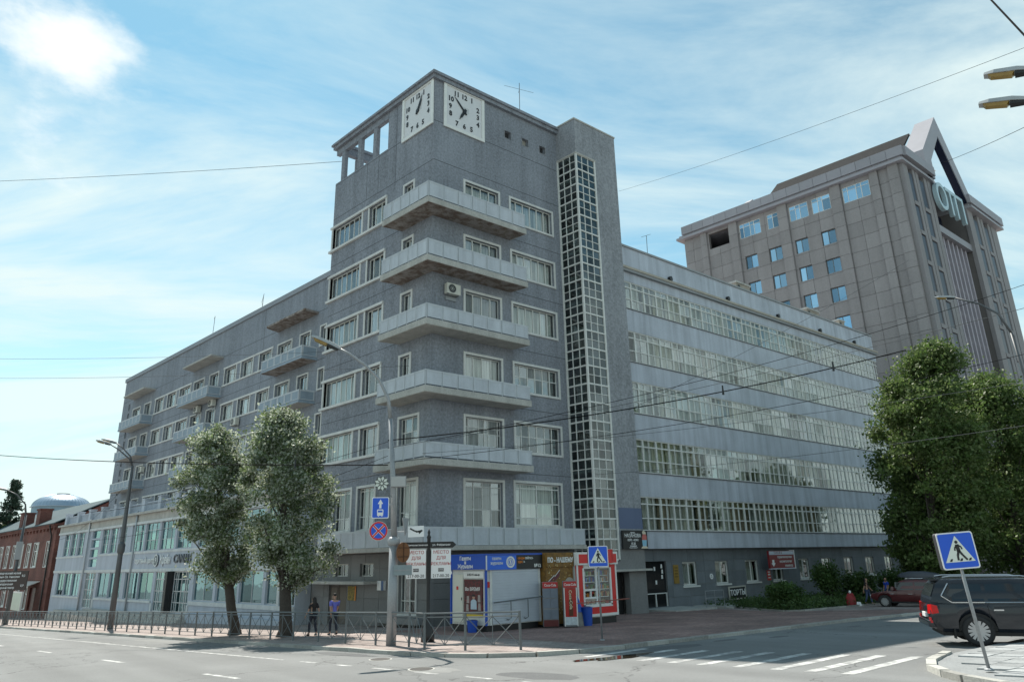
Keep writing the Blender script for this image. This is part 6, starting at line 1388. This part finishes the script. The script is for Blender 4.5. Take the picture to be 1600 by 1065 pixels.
        MB().box(L_-.22, L_-.05, s_*w_*.55 if s_ > 0 else -w_*.84, w_*.84 if s_ > 0 else s_*w_*.55, beltz-.42, beltz-.26).build('headlight', pbr('headlamp_glass', (.55, .57, .58), .12), root, world=False)
        MB().box(-.015, .04, s_*w_*.72 if s_ > 0 else -w_*.94, w_*.94 if s_ > 0 else s_*w_*.72, .60, .74).build('reflector', pbr('tail_lamp_red', (.5, .01, .01)), root, world=False)
    # rear window, windscreen, bumper, plate
    def face(x_of, ys, zs, name, mat, d_):
        mb = MB(); vs = [(x_of(zs[0]), -ys[0], zs[0]), (x_of(zs[0]), ys[0], zs[0]), (x_of(zs[1]), ys[1], zs[1]), (x_of(zs[1]), -ys[1], zs[1])]
        mb.add(vs + [(x+d_, y, z) for x, y, z in vs], BOXF); mb.build(name, mat, root, world=False)
    face(lambda z: xedge(z, 0)-.012, (w_*.80, w_*.66), (beltz+.17, zt-.15), 'rear_window', CARGL, -.01)
    face(lambda z: xedge(z, 1)+.012, (w_*.82, w_*.66), (beltz+.17, zt-.15), 'windscreen', CARGL, .01)
    MB().box(-.07, .22, -w_*.93, w_*.93, .48, .66).build('rear_bumper', paint, root, world=False, bevel=.04)
    MB().box(-.03, .05, -.26, .26, .72, .84).build('number_plate', SWHITE, root, world=False)
    MB().box(rx0-.22, rx0+.1, -w_*.62, w_*.62, zt-.06, zt-.01).build('spoiler', paint, root, world=False, bevel=.01)
    MB().box(L_-.04, L_+.02, -w_*.5, w_*.5, .62, .92).build('grille', RUBBER, root, world=False)
    for s_ in (-1, 1): MB().box(xs_w[0]-r*1.5, xs_w[0]-r*1.42, s_*(w_-.1)-.13, s_*(w_-.1)+.13, .2, .45).build('mud_flap', RUBBER, root, world=False)
    return root
NAVYP = pbr('dark_slate_car_paint', (.009, .012, .018), .2, var=.03, coat=.45, spec=.4)
MAROON = pbr('maroon_car_paint', (.085, .012, .014), .3, var=.05, coat=.5)
gsuv = G(-2.0, -25.0) + RD
suv('parked_suv', 'large dark slate estate car with chrome trim stopped behind the island at right', (2.62, -23.45, gsuv+.0), rad(-59), NAVYP)
rc = suv('parked_car', 'maroon off-road car with a long grey roof box parked nose to the wall', Wg(25.2, -14.7, RD), ANG_L + math.pi, MAROON, L_=4.1, w_=.84, H=1.62, r=.34, xs_w=(.75, 3.2), beltz=.98, roofx=(.15, 2.2), wsx=(2.75,), quarter=False, rimcol=pbr('dull_rim', (.3, .3, .3), .5))
m_ = WM[rc]; p_ = m_ @ Vector((1.25, 0, 1.64))
RBX = emp('roof_box', 'long dark grey luggage box on the roof of the maroon car', 'roof box', tuple(p_), ANG_L + math.pi)
loft([[(x, -w2, z0), (x, w2, z0), (x, w2*1.0, z0+h_*.5), (x, w2*.8, z0+h_), (x, -w2*.8, z0+h_), (x, -w2, z0+h_*.5)] for x, w2, z0, h_ in ((-1.15, .2, .16, .08), (-1.0, .38, .1, .22), (-.3, .42, .08, .36), (.5, .42, .08, .36), (1.0, .34, .1, .22), (1.2, .12, .16, .06))], pbr('roof_box_grey', (.045, .055, .075), .35, var=.05), 'shell', RBX)
for x in (-.6, .6): MB().box(x-.03, x+.03, -.65, .65, .02, .07).build('roof_bar', FRAME, RBX, world=False)

# ------------------------------------------------------------------ people
def skin_mesh(name, pts, edges, rads, mat, parent, root_i=0, sub=1):
    me = bpy.data.meshes.new(name); me.from_pydata(pts, edges, []); me.update()
    o = bpy.data.objects.new(name, me); COL.objects.link(o)
    sk = o.modifiers.new('skin', 'SKIN'); sk.use_smooth_shade = True
    lay = me.skin_vertices[0].data
    for i, r_ in enumerate(rads): lay[i].radius = (r_, r_) if not hasattr(r_, '__len__') else r_
    lay[root_i].use_root = True
    ss = o.modifiers.new('sub', 'SUBSURF'); ss.levels = ss.render_levels = sub
    nm = bpy.data.meshes.new_from_object(o.evaluated_get(bpy.context.evaluated_depsgraph_get()))
    bpy.data.objects.remove(o); bpy.data.meshes.remove(me)
    nm.name = name; nm.materials.clear(); nm.materials.append(mat)
    nm.polygons.foreach_set('use_smooth', [True]*len(nm.polygons))
    return link(name, nm, parent)
def person(label, loc, heading, shirt, trousers, hair, h=1.72, stride=.32, female=False, longhair=False, arms=(.35, -.35), shortsleeve=True, barehead=False, lean=0):
    """heading: world angle the person faces; local +x forward, +y left"""
    root = emp('person', label, 'person', loc, heading)
    k = h/1.75; S = lambda *p: tuple(c*k for c in p)
    sw = .165 if female else .195; hw = .095
    f = stride/2
    hip = .92
    P = {}
    P['pel'] = S(0, 0, .95); P['sp1'] = S(.01, 0, 1.08); P['sp2'] = S(.01, 0, 1.25); P['che'] = S(0, 0, 1.38); P['nec'] = S(.005, 0, 1.48); P['hd0'] = S(.02, 0, 1.56); P['hd1'] = S(.03, 0, 1.66); P['hd2'] = S(.02, 0, 1.72)
    for s_, n_, st, ar in ((1, 'l', f, arms[0]), (-1, 'r', -f, arms[1])):
        P['hip'+n_] = S(0, s_*hw, .90); P['kne'+n_] = S(st*.55+.04, s_*(hw+.005), .50); P['ank'+n_] = S(st-.02 if st > 0 else st*1.1, s_*hw, .09 if st > 0 else .12); P['toe'+n_] = S((st-.02 if st > 0 else st*1.1)+.16, s_*(hw+.02), .035)
        P['sho'+n_] = S(0, s_*sw, 1.41); P['elb'+n_] = S(ar*.32-.02, s_*(sw+.055), 1.13); P['wri'+n_] = S(ar*.7+.04, s_*(sw+.05), .90); P['han'+n_] = S(ar*.8+.07, s_*(sw+.035), .82)
    names = list(P); idx = {n: i for i, n in enumerate(names)}
    E_ = [('pel', 'sp1'), ('sp1', 'sp2'), ('sp2', 'che'), ('che', 'nec'), ('nec', 'hd0'), ('hd0', 'hd1'), ('hd1', 'hd2')]
    for n_ in 'lr': E_ += [('pel', 'hip'+n_), ('hip'+n_, 'kne'+n_), ('kne'+n_, 'ank'+n_), ('ank'+n_, 'toe'+n_), ('che', 'sho'+n_), ('sho'+n_, 'elb'+n_), ('elb'+n_, 'wri'+n_), ('wri'+n_, 'han'+n_)]
    RR = dict(pel=(.12, .105), sp1=(.115, .10), sp2=(.125, .105), che=(.12, .11), nec=.052, hd0=.072, hd1=.088, hd2=.06, hip=.082, kne=.055, ank=.04, toe=.035, sho=.058, elb=.041, wri=.03, han=.032)
    rr = lambda n, ex=0: tuple((q + ex)*k for q in (RR[n] if hasattr(RR[n], '__len__') else (RR[n],)*2))
    RN = lambda n: n if n in RR else n[:3]
    skin_mesh('body', [P[n] for n in names], [(idx[a], idx[b]) for a, b in E_], [rr(RN(n)) for n in names], SKIN, root)
    def part(name, keep, edges, mat, ex, mod=None):
        Q = dict(P); Q.update(mod or {}); ks = list(keep); ii = {n: i for i, n in enumerate(ks)}
        skin_mesh(name, [Q[n] for n in ks], [(ii[a], ii[b]) for a, b in edges], [rr(RN(n), ex) for n in ks], mat, root)
    cut = lambda a, b, t: tuple(P[a][i] + (P[b][i]-P[a][i])*t for i in range(3))
    t_ = .75 if shortsleeve else .98
    RR['slv'] = .05; RR['slw'] = .036; RR['hem'] = .045
    P2 = {}
    for n_ in 'lr': P2['slv'+n_] = cut('sho'+n_, 'elb'+n_, t_ if shortsleeve else 1.0); P2['slw'+n_] = cut('elb'+n_, 'wri'+n_, .9); P2['hem'+n_] = cut('kne'+n_, 'ank'+n_, .92)
    ed = [('pel', 'sp1'), ('sp1', 'sp2'), ('sp2', 'che')]; kp = ['sp1', 'pel', 'sp2', 'che']
    for n_ in 'lr':
        ed += [('che', 'sho'+n_), ('sho'+n_, 'slv'+n_)]; kp += ['sho'+n_, 'slv'+n_]
        if not shortsleeve: ed += [('slv'+n_, 'slw'+n_)]; kp += ['slw'+n_]
    part('shirt', kp, ed, shirt, .016, P2)
    ed = []; kp = ['pel']
    for n_ in 'lr': ed += [('pel', 'hip'+n_), ('hip'+n_, 'kne'+n_), ('kne'+n_, 'hem'+n_)]; kp += ['hip'+n_, 'kne'+n_, 'hem'+n_]
    part('trousers', kp, ed, trousers, .014, P2)
    for n_ in 'lr': 
        a = Vector(P['ank'+n_]); b = Vector(P['toe'+n_]); skin_mesh('shoe', [tuple(a + Vector((-.05, 0, -.05))*k), tuple(a + Vector((.03, 0, -.05))*k), tuple(b)], [(0, 1), (1, 2)], [.05*k, .05*k, .038*k], BLACK, root)
    if hair:
        if longhair: skin_mesh('hair', [S(.03, 0, 1.70), S(-.02, 0, 1.66), S(-.06, 0, 1.54), S(-.09, 0, 1.40), S(-.095, 0, 1.26)], [(0, 1), (1, 2), (2, 3), (3, 4)], [(.085*k, .08*k), (.115*k, .10*k), (.12*k, .075*k), (.12*k, .06*k), (.085*k, .04*k)], hair, root)
        else: skin_mesh('hair', [S(.05, 0, 1.735), S(-.01, 0, 1.72), S(-.045, 0, 1.64)], [(0, 1), (1, 2)], [.062*k, .09*k, .075*k], hair, root)
    if not barehead:
        for s_ in (1, -1): MB().lathe([(.012*k, -.03*k), (.018*k, 0), (.012*k, .03*k)], 6, S(.02, s_*.088, 1.63)).build('ear', SKIN, root, world=False)
    MB().lathe([(.004*k, -.015*k), (.016*k, 0), (.01*k, .02*k)], 6, S(.118, 0, 1.63)).build('nose', SKIN, root, world=False)
    for s_ in (1, -1): MB().lathe([(.008*k, -.008*k), (.012*k, 0), (.008*k, .008*k)], 6, S(.108, s_*.034, 1.662)).build('eye', BLACK, root, world=False)
    MB().box(*[c*k for c in (.095, .113, -.024, .024, 1.582, 1.592)]).build('mouth', pbr('lips', (.25, .08, .07), .6), root, world=False)
    # fingers on both hands
    for n_, s_ in (('l', 1), ('r', -1)):
        h_ = Vector(P['han'+n_]); w2 = Vector(P['wri'+n_]); d_ = (h_-w2).normalized(); sd = Vector((1, 0, 0)) - d_*d_.x; sd.normalize()
        mb = MB()
        for i, ln in enumerate((.062, .072, .068, .052)):
            o_ = sd*((1.5-i)*.019*k); b0 = h_ + d_*.012*k + o_; mb.tube([b0, b0 + d_*ln*.55*k, b0 + d_*ln*k + Vector((.012, -s_*.012, 0))*k], [.0095*k, .009*k, .007*k], 6)
        b0 = w2.lerp(h_, .6) + sd*.03*k; mb.tube([b0, b0 + (d_*.6 + sd*.55)*.05*k, b0 + (d_*.95 + sd*.3)*.075*k], [.012*k, .010*k, .008*k], 6)
        mb.build('fingers', SKIN, root, smooth=True, world=False)
    return root
BLKC = pbr('black_cloth', (.022, .02, .022), .9, var=.15, vs=5); HAIR = pbr('dark_hair', (.018, .014, .012), .6, var=.2, vs=20)
PURP = pbr('violet_shirt', (.14, .15, .50), .85, var=.25, vs=9); JEAN = pbr('blue_jeans', (.07, .10, .19), .9, var=.2, vs=6); NAVYT = pbr('navy_cloth', (.025, .028, .04), .9, var=.15); ROYAL = pbr('royal_blue_shirt', (.02, .07, .48), .85, var=.1, vs=6)
HL = math.atan2(Lv.y, Lv.x)
person('woman with long dark hair in a black top walking away along the railing', Wg(-6.35, -.2), HL + .05, BLKC, NAVYT, HAIR, h=1.70, female=True, longhair=True)
person('man in a violet-blue short-sleeved shirt walking away beside the dark-haired woman', Wg(-5.65, -.75), HL - .05, PURP, NAVYT, HAIR, h=1.80, stride=.28, arms=(-.3, .4))
person('woman with long dark hair and jeans walking past the flower bed', Wg(28.5, -8.75), rad(-75), BLKC, JEAN, HAIR, h=1.72, female=True, longhair=True, stride=.4)
person('man in a royal blue shirt standing behind the maroon car', Wg(31.3, -8.8), rad(150), ROYAL, JEAN, None, h=1.72, stride=.08, arms=(.15, .1))
r_ = emp('litter_bag', 'red bag with a white bundle lying by the flower bed', 'bag', Wg(26.4, -8.6))
loft([[(x, -w2, 0), (x, w2, 0), (x, w2*1.05, h_*.6), (x, w2*.5, h_), (x, -w2*.5, h_), (x, -w2*1.05, h_*.6)] for x, w2, h_ in ((-.3, .12, .3), (-.15, .25, .75), (.12, .26, .8), (.28, .15, .45))], pbr('red_bag', (.30, .025, .03), .6, var=.3, vs=5), 'bag_body', r_)
loft([[(x, -w2-.5, 0), (x, w2-.5, 0), (x, w2*.6-.5, h_), (x, -w2*.6-.5, h_)] for x, w2, h_ in ((-.2, .08, .1), (0, .2, .26), (.2, .1, .12))], SWHITE, 'bundle', r_)
MB().lathe([(.05, .78), (.09, .86), (.05, .95)], 10).build('white_knot', SWHITE, r_, world=False)

# ------------------------------------------------------------------ trees and shrubs
def leafmat(name, top, under, trans=.3):
    m = bpy.data.materials.new(name); m.use_nodes = True; t = m.node_tree; n = t.nodes; k = t.links; p = n['Principled BSDF']; p.inputs['Roughness'].default_value = .5; p.inputs['Specular IOR Level'].default_value = .35
    g = n.new('ShaderNodeNewGeometry'); mx_ = n.new('ShaderNodeMix'); mx_.data_type = 'RGBA'; k.new(g.outputs['Backfacing'], mx_.inputs['Factor']); mx_.inputs['A'].default_value = (*top, 1); mx_.inputs['B'].default_value = (*under, 1)
    no = n.new('ShaderNodeTexNoise'); no.inputs['Scale'].default_value = 1.1; no.inputs['Detail'].default_value = 5; k.new(g.outputs['Position'], no.inputs['Vector'])
    r = n.new('ShaderNodeMapRange'); k.new(no.outputs['Fac'], r.inputs['Value']); r.inputs['From Min'].default_value = .3; r.inputs['From Max'].default_value = .7; r.inputs['To Min'].default_value = .6; r.inputs['To Max'].default_value = 1.4
    s = n.new('ShaderNodeVectorMath'); s.operation = 'SCALE'; k.new(mx_.outputs['Result'], s.inputs[0]); k.new(r.outputs[0], s.inputs['Scale']); k.new(s.outputs[0], p.inputs['Base Color'])
    tr = n.new('ShaderNodeBsdfTranslucent'); k.new(s.outputs[0], tr.inputs[0]); ms = n.new('ShaderNodeMixShader'); ms.inputs[0].default_value = trans
    k.new(p.outputs[0], ms.inputs[1]); k.new(tr.outputs[0], ms.inputs[2]); k.new(ms.outputs[0], n['Material Output'].inputs[0]); return m
LEAF_S = leafmat('poplar_leaf', (.135, .18, .08), (.40, .44, .35), .5); LEAF_D = leafmat('street_tree_leaf', (.085, .14, .035), (.14, .19, .07), .45); LEAF_B = leafmat('bush_leaf', (.05, .10, .025), (.08, .13, .04)); LEAF_C = leafmat('spruce_needle', (.03, .058, .038), (.05, .08, .05), .1)
BARK = pbr('bark', (.062, .052, .044), .95, var=.25, vs=2, grain=.3, gs=16, bump=1, bs=16)
def leaves(name, mat, parent, clusters, per, size, seed, flat=.35):
    """clusters: (centre, radii). A leaf is a folded rhombus of two triangles"""
    g = np.random.default_rng(seed); V = []; 
    for (c, rd), n_ in zip(clusters, per):
        u = g.normal(size=(n_, 3)); u /= np.linalg.norm(u, axis=1)[:, None]; u *= (g.random((n_, 1))**.5)*(1 + .32*np.abs(g.normal(size=(n_, 1))))
        V.append(np.array(c) + u*np.array(rd))
    C_ = np.concatenate(V); n_ = len(C_)
    a = g.normal(size=(n_, 3)); a[:, 2] -= .25; a /= np.linalg.norm(a, axis=1)[:, None]
    b = np.cross(a, g.normal(size=(n_, 3))); b /= np.linalg.norm(b, axis=1)[:, None]
    s = size*(.6 + .8*g.random((n_, 1)))
    nrm = np.cross(a, b)
    pts = np.stack([C_ - a*s*.6, C_ + b*s*.42 + nrm*s*.1, C_ + a*s*.75, C_ - b*s*.42 + nrm*s*.1], 1).reshape(-1, 3)
    pts -= np.array(WM[parent].translation)
    me = bpy.data.meshes.new(name); me.vertices.add(4*n_); me.vertices.foreach_set('co', pts.ravel())
    f = np.empty((2*n_, 3), dtype=np.int32); i = np.arange(n_)*4; f[0::2] = np.stack([i, i+1, i+2], 1); f[1::2] = np.stack([i, i+2, i+3], 1)
    me.loops.add(6*n_); me.polygons.add(2*n_); me.loops.foreach_set('vertex_index', f.ravel()); me.polygons.foreach_set('loop_start', np.arange(2*n_)*3); me.polygons.foreach_set('loop_total', np.full(2*n_, 3)); me.update(); me.validate()
    me.materials.append(mat); return link(name, me, parent)
def tree(label, base, h, crown, n_cl, n_leaf, lsize, mat, seed, trunk_r=.2, lean=(0, 0), fork=.3, group=None, name='tree', cl_r=(.5, .95), nlimb=16):
    """crown: list of (height fraction, radius, dx, dy) giving the crown's width along its height"""
    g = np.random.default_rng(seed); x, y, z = base
    root = emp(name, label, 'tree', base, 0, group)
    ax = lambda t: Vector((x + lean[0]*t, y + lean[1]*t, z + h*t))
    mb = MB(); ts = [0, .03, .12, .25, .4, .55, .7, .85]
    mb.tube([Vector(ax(t)) + Vector((g.normal()*.04*h/10, g.normal()*.04*h/10, 0))*(t > .02) for t in ts], [trunk_r*1.45, trunk_r*1.05, trunk_r*.92, trunk_r*.85, trunk_r*.66, trunk_r*.45, trunk_r*.28, trunk_r*.1], 10); mb.build('trunk', BARK, root, smooth=True)
    hs = [c[0] for c in crown]
    def prof(t): return [np.interp(t, hs, [c[k] for c in crown]) for k in (1, 2, 3)]
    cl = []; per = []; lb = MB()
    for i in range(n_cl):
        t = hs[0] + (hs[-1]-hs[0])*g.random()**.85; R_, dx, dy = prof(t); a = 2*math.pi*g.random(); q = R_*(g.random()**.5)*(1.1 if g.random() < .15 else .95)
        c = ax(t) + Vector((dx + q*math.cos(a), dy + q*math.sin(a), 0)); rr_ = g.uniform(*cl_r)
        cl.append((tuple(c), (rr_, rr_, rr_*.75))); per.append(max(8, int(n_leaf/n_cl*(.4 + 1.2*g.random()))))
        if i < nlimb*3:
            t0 = max(fork, t - .16 - .1*g.random()); p0 = ax(t0); md = p0.lerp(c, .5) + Vector((0, 0, -.03*h*g.random()))
            rl = trunk_r*(.32 if i < nlimb else .14)*(1.1-t0); lb.tube([p0, md, c], [rl, rl*.6, rl*.2], 5)
    lb.build('limb', BARK, root, smooth=True)
    leaves('crown', mat, root, cl, per, lsize, seed+1); return root
tree('silvery poplar with a leaning trunk behind the railing, left one of the pair', Wg(-7.4, 5.3), 10.4, [(.24, .4, .2, -.1), (.32, 1.2, .1, 0), (.46, 1.75, -.1, 0), (.62, 2.0, .0, 0), (.78, 1.75, .1, 0), (.9, 1.15, .2, 0), (1.0, .35, .1, 0)], 125, 33000, .105, LEAF_S, 11, .25, (-2.1, .6), .2, 'poplars behind the railing', cl_r=(.3, .8))
tree('taller silvery poplar with a straight trunk behind the railing, right one of the pair', Wg(-7.15, .75), 10.3, [(.22, .5, .6, -.4), (.30, 1.5, .5, -.3), (.42, 2.2, .3, -.2), (.56, 2.3, .3, -.1), (.7, 2.3, .3, -.2), (.85, 1.6, .1, 0), (.95, .9, 0, 0), (1.0, .3, 0, 0)], 155, 43000, .105, LEAF_S, 23, .29, (-.8, .3), .2, 'poplars behind the railing', cl_r=(.3, .8))
tree('biggest dense street tree at the end of the glazed wing', Wg(29.3, -12.6), 17.4, [(.07, 1.6, .4, 0), (.2, 2.8, .4, 0), (.34, 3.4, .6, -.3), (.5, 3.6, .6, -.3), (.62, 3.2, .2, 0), (.74, 2.8, -.1, .2), (.85, 2.1, .3, 0), (.94, 1.2, .8, -.5), (1.0, .4, 1.0, -.6)], 185, 52000, .165, LEAF_D, 31, .33, (1.2, -1.5), .15, 'street trees at the right', cl_r=(.45, 1.25))
tree('broad street tree right of the biggest one, its crown cut by the picture edge', Wg(37.0, -15.4), 15.6, [(.05, 2.2, 0, 0), (.2, 4.0, 0, 0), (.4, 5.0, 0, 0), (.6, 5.2, 0, 0), (.78, 4.3, 0, 0), (.92, 2.4, 0, 0), (1.0, .6, 0, 0)], 220, 54000, .175, LEAF_D, 47, .33, (.3, -.3), .15, 'street trees at the right', cl_r=(.5, 1.35))
tree('low dark street tree far down the side street behind the cars', Wg(50, -13), 12, [(.1, 1.5, 0, 0), (.3, 4.0, 0, 0), (.6, 4.4, 0, 0), (.85, 2.8, 0, 0), (1, .4, 0, 0)], 130, 20000, .28, LEAF_D, 53, .3, (0, 0), .12, 'street trees at the right', cl_r=(.8, 1.5))
tree('wide dark street tree filling the far end of the side street', Wg(64, -19), 14, [(.06, 2, 0, 0), (.3, 5.0, 0, 0), (.6, 5.2, 0, 0), (.85, 3.2, 0, 0), (1, .4, 0, 0)], 130, 20000, .32, LEAF_D, 59, .3, (0, 0), .12, 'street trees at the right', cl_r=(.9, 1.7))
tree('thin young street tree between the big tree and the maroon car', Wg(33.5, -10.8), 9.5, [(.15, 1.0, 0, 0), (.4, 2.4, 0, 0), (.7, 2.2, 0, 0), (1, .3, 0, 0)], 80, 11000, .22, LEAF_D, 61, .16, (0, 0), .2, 'street trees at the right')
# far left: spruce and garden trees behind the brick house
x, y, z = W(1.8, 108, -1); SPR = emp('spruce', 'pointed dark spruce rising behind the brick house', 'tree', (x, y, z))
MB().tube([(x, y, z), (x, y, 16.5)], [.3, .05], 8).build('trunk', BARK, SPR)
cl = []; per = []
g_ = np.random.default_rng(5)
for i in range(150):
    t = g_.random()**.8; hh = 4 + 13.2*t; R_ = 3.2*(1-t)**.85 + .1; a = 2*math.pi*g_.random(); q = R_*(.4 + .6*g_.random())
    cl.append(((x + q*math.cos(a), y + q*math.sin(a), hh - q*.25), (.55, .55, .3))); per.append(55)
leaves('crown', LEAF_C, SPR, cl, per, .26, 77)
for i, (r, l, hh, lab) in enumerate(((2, 112, 13.5, 'rounded garden tree left of the spruce'), (9, 112, 12.6, 'low garden tree between the spruce and the dome'), (-1, 104, 11.5, 'small garden tree at the left picture edge behind the brick house'), (13.5, 130, 14.2, 'leafy tree growing in front of the silver dome'))):
    tree(lab, W(r, l, -2), hh, [(.3, 1.5, 0, 0), (.55, 2.6, 0, 0), (.8, 2.0, 0, 0), (1, .3, 0, 0)], 60, 7000, .28, LEAF_D, 90+i, .22, (0, 0), .25, 'garden trees behind the brick house')
# flower bed along the glazed wing
bed = gsheet('flower_bed', [(22.6, -3.2), (17.2, -9.3), (18.0, -9.9), (27, -9.0), (40, -8.0), (52, -4), (52, .3), (23.5, .3)], GRASS, .02); bed['kind'] = 'structure'
kerb_run(bed, [(22.6, -3.2), (17.2, -9.3), (18.0, -9.9), (27, -9.0), (40, -8.0)], 1.0, .08, .12, bottom=-.05)
def bush(label, r, l, rad_, h_, n_, seed, size=.11, mat=None, group='shrubs in the flower bed'):
    x, y, z = Wg(r, l); root = emp('shrub', label, 'shrub', (x, y, z), 0, group); g = np.random.default_rng(seed)
    mb = MB(); cl = []; per = []
    for i in range(14):
        a = 2*math.pi*g.random(); q = rad_*.75*g.random()**.5; c = (x + q*math.cos(a), y + q*math.sin(a), z + h_*(.35 + .5*g.random()*(1-.4*q/rad_)))
        mb.tube([(x + q*.2*math.cos(a), y + q*.2*math.sin(a), z), c], [.03, .012], 5); cl.append((c, (rad_*.42, rad_*.42, h_*.26))); per.append(n_//14)
    mb.build('stem', BARK, root); leaves('foliage', mat or LEAF_B, root, cl, per, size, seed)
bush('largest bright green shrub standing forward in the flower bed', 19.4, -8.2, 1.15, 1.65, 5200, 3)
bush('tall shrub against the wall right of the red sign', 30.5, -5.2, 1.0, 2.9, 4600, 4, .12); bush('rounded shrub behind the walking woman', 34.0, -5.5, 1.3, 2.5, 4600, 5, .12); bush('dark shrub at the far end of the flower bed by the blue-shirted man', 39, -6.0, 1.4, 2.3, 4200, 6, .13)
cl = []; per = []
g_ = np.random.default_rng(8)
gc = emp('low_plants', 'dense low green planting covering the flower bed', 'ground cover', Wg(26, -5))
poly_ = [(22.6, -3.0), (17.6, -9.2), (18.2, -9.6), (27, -8.8), (40, -7.8), (52, -3.8), (52, .2), (23.5, .2)]
while len(cl) < 420:
    r, l = 17 + 32*g_.random()**1.4, -9.7 + 9.8*g_.random()
    if inside((r, l), poly_): p = Wg(r, l, .22); hh = .22 + .3*g_.random(); cl.append((p, (.4, .4, hh))); per.append(70)
o_ = leaves('foliage', LEAF_B, gc, cl, per, .10, 9); o_['kind'] = 'stuff'
# ------------------------------------------------------------------ overhead wires
WIRE = pbr('black_cable', (.008, .008, .009), .95, var=0, spec=.05); WIREP = pbr('grey_wire', (.10, .105, .11), .9, var=0, spec=.1)
def wire(label, a, b, sag, r=.014, mat=None, n=14, extra=None):
    A_w, B_w = Vector(a), Vector(b); d = (B_w-A_w).length
    o = emp('overhead_wire', label, 'wire', a, 0, 'overhead wires')
    pts = [A_w.lerp(B_w, i/n) - Vector((0, 0, 4*sag*d*(i/n)*(1-i/n))) for i in range(n+1)]
    MB().tube(pts, r*.8, 4).build('cable', mat or WIRE, o)
    if extra: extra(o, pts)
    return o
def clamps(idx):
    def f(o, pts):
        for i in idx:
            p = pts[i]; MB().tube([p - Vector((.0, .0, .12)), p + Vector((0, 0, .25))], [.05, .03], 6).build('insulator', BLACK, o)
    return f
wire('long thin wire crossing the sky left of the tower roof', (-24.0, 61.7, 46.5), (4.5, 23.4, 40.7), .004, .03)
wire('thin wire crossing the sky from the stair tower to the top right', (35.7, 16.1, 44.5), (18.85, -27.65, 27.6), .008, .016)
wire('thin wire crossing the sky from the gabled roof to the right edge', (75.3, -5.4, 52.1), (38.5, -23.6, 33.7), .004, .03)
wire('thick dark cable from the left edge to the lamp post', (-19.2, 26.7, 10.9), (-7.47, -8.95, 6.8), .006, .026, None, 14, clamps((12,)))
wire('heavy black cable across the top right corner', (-7.0, -30.55, 13.34), (-8.9, -31.5, 10.1), 0, .022)
wire('thick cable with a hanging joint rising from the lamp post over the side street', (-7.5, -8.95, 7.75), (8.0, -22.3, 10.75), .02, .026, None, 14, clamps((9, 12)))
wire('upper wire from the lamp post towards the right lamp', (-7.5, -8.95, 7.45), (12.55, -26.4, 13.6), .02, .013)
wire('lower wire from the lamp post over the side street', (-7.47, -8.95, 6.9), (12.4, -25.8, 10.7), .018, .013)
wire('wire from the corner balcony across the glazed wing', (-1.2, -1.2, 8.7), (14.3, -25.1, 9.9), .012, .012, WIREP)
wire('second wire from the corner balcony, higher across the glazed wing', (-1.2, -.6, 9.3), (6.6, -27.5, 10.9), .012, .012, WIREP)
wire('slack wire from the stair tower across the lowest glazed ribbons', (11.0, -1.85, 8.2), (11.3, -25.5, 7.7), .01, .012, WIREP)
wire('wire slanting from the glazed wing to the roof of the office tower', (6.1, -9.3, 10.4), (35.8, -13.2, 25.1), .008, .014, WIREP)
wire('upper wire from the lamp post to the left over the poplars', (-7.5, -8.95, 7.7), (-13.05, 23.2, 6.9), .014, .012)
wire('middle wire from the lamp post to the left over the poplars', (-7.48, -8.95, 7.15), (-11.6, 26.0, 5.2), .016, .012)
wire('short lower wire from the lamp post to the poplars', (-7.46, -8.95, 6.6), (-10.1, 7.4, 5.6), .01, .016, WIREP)
wire('thin upper sky wire running to the tower over the avenue wing', (-19.8, 36.7, 19.9), (-.3, 10.0, 17.3), .006, .014, WIREP)
wire('thin lower sky wire running to the tower over the avenue wing', (-19.5, 36.7, 18.3), (-.2, 2.0, 14.4), .006, .014, WIREP)
wire('wire between the left double lamp and the brick house', (-10.9, 22.9, 8.6), (-9.6, 67, 6.6), .02, .014)
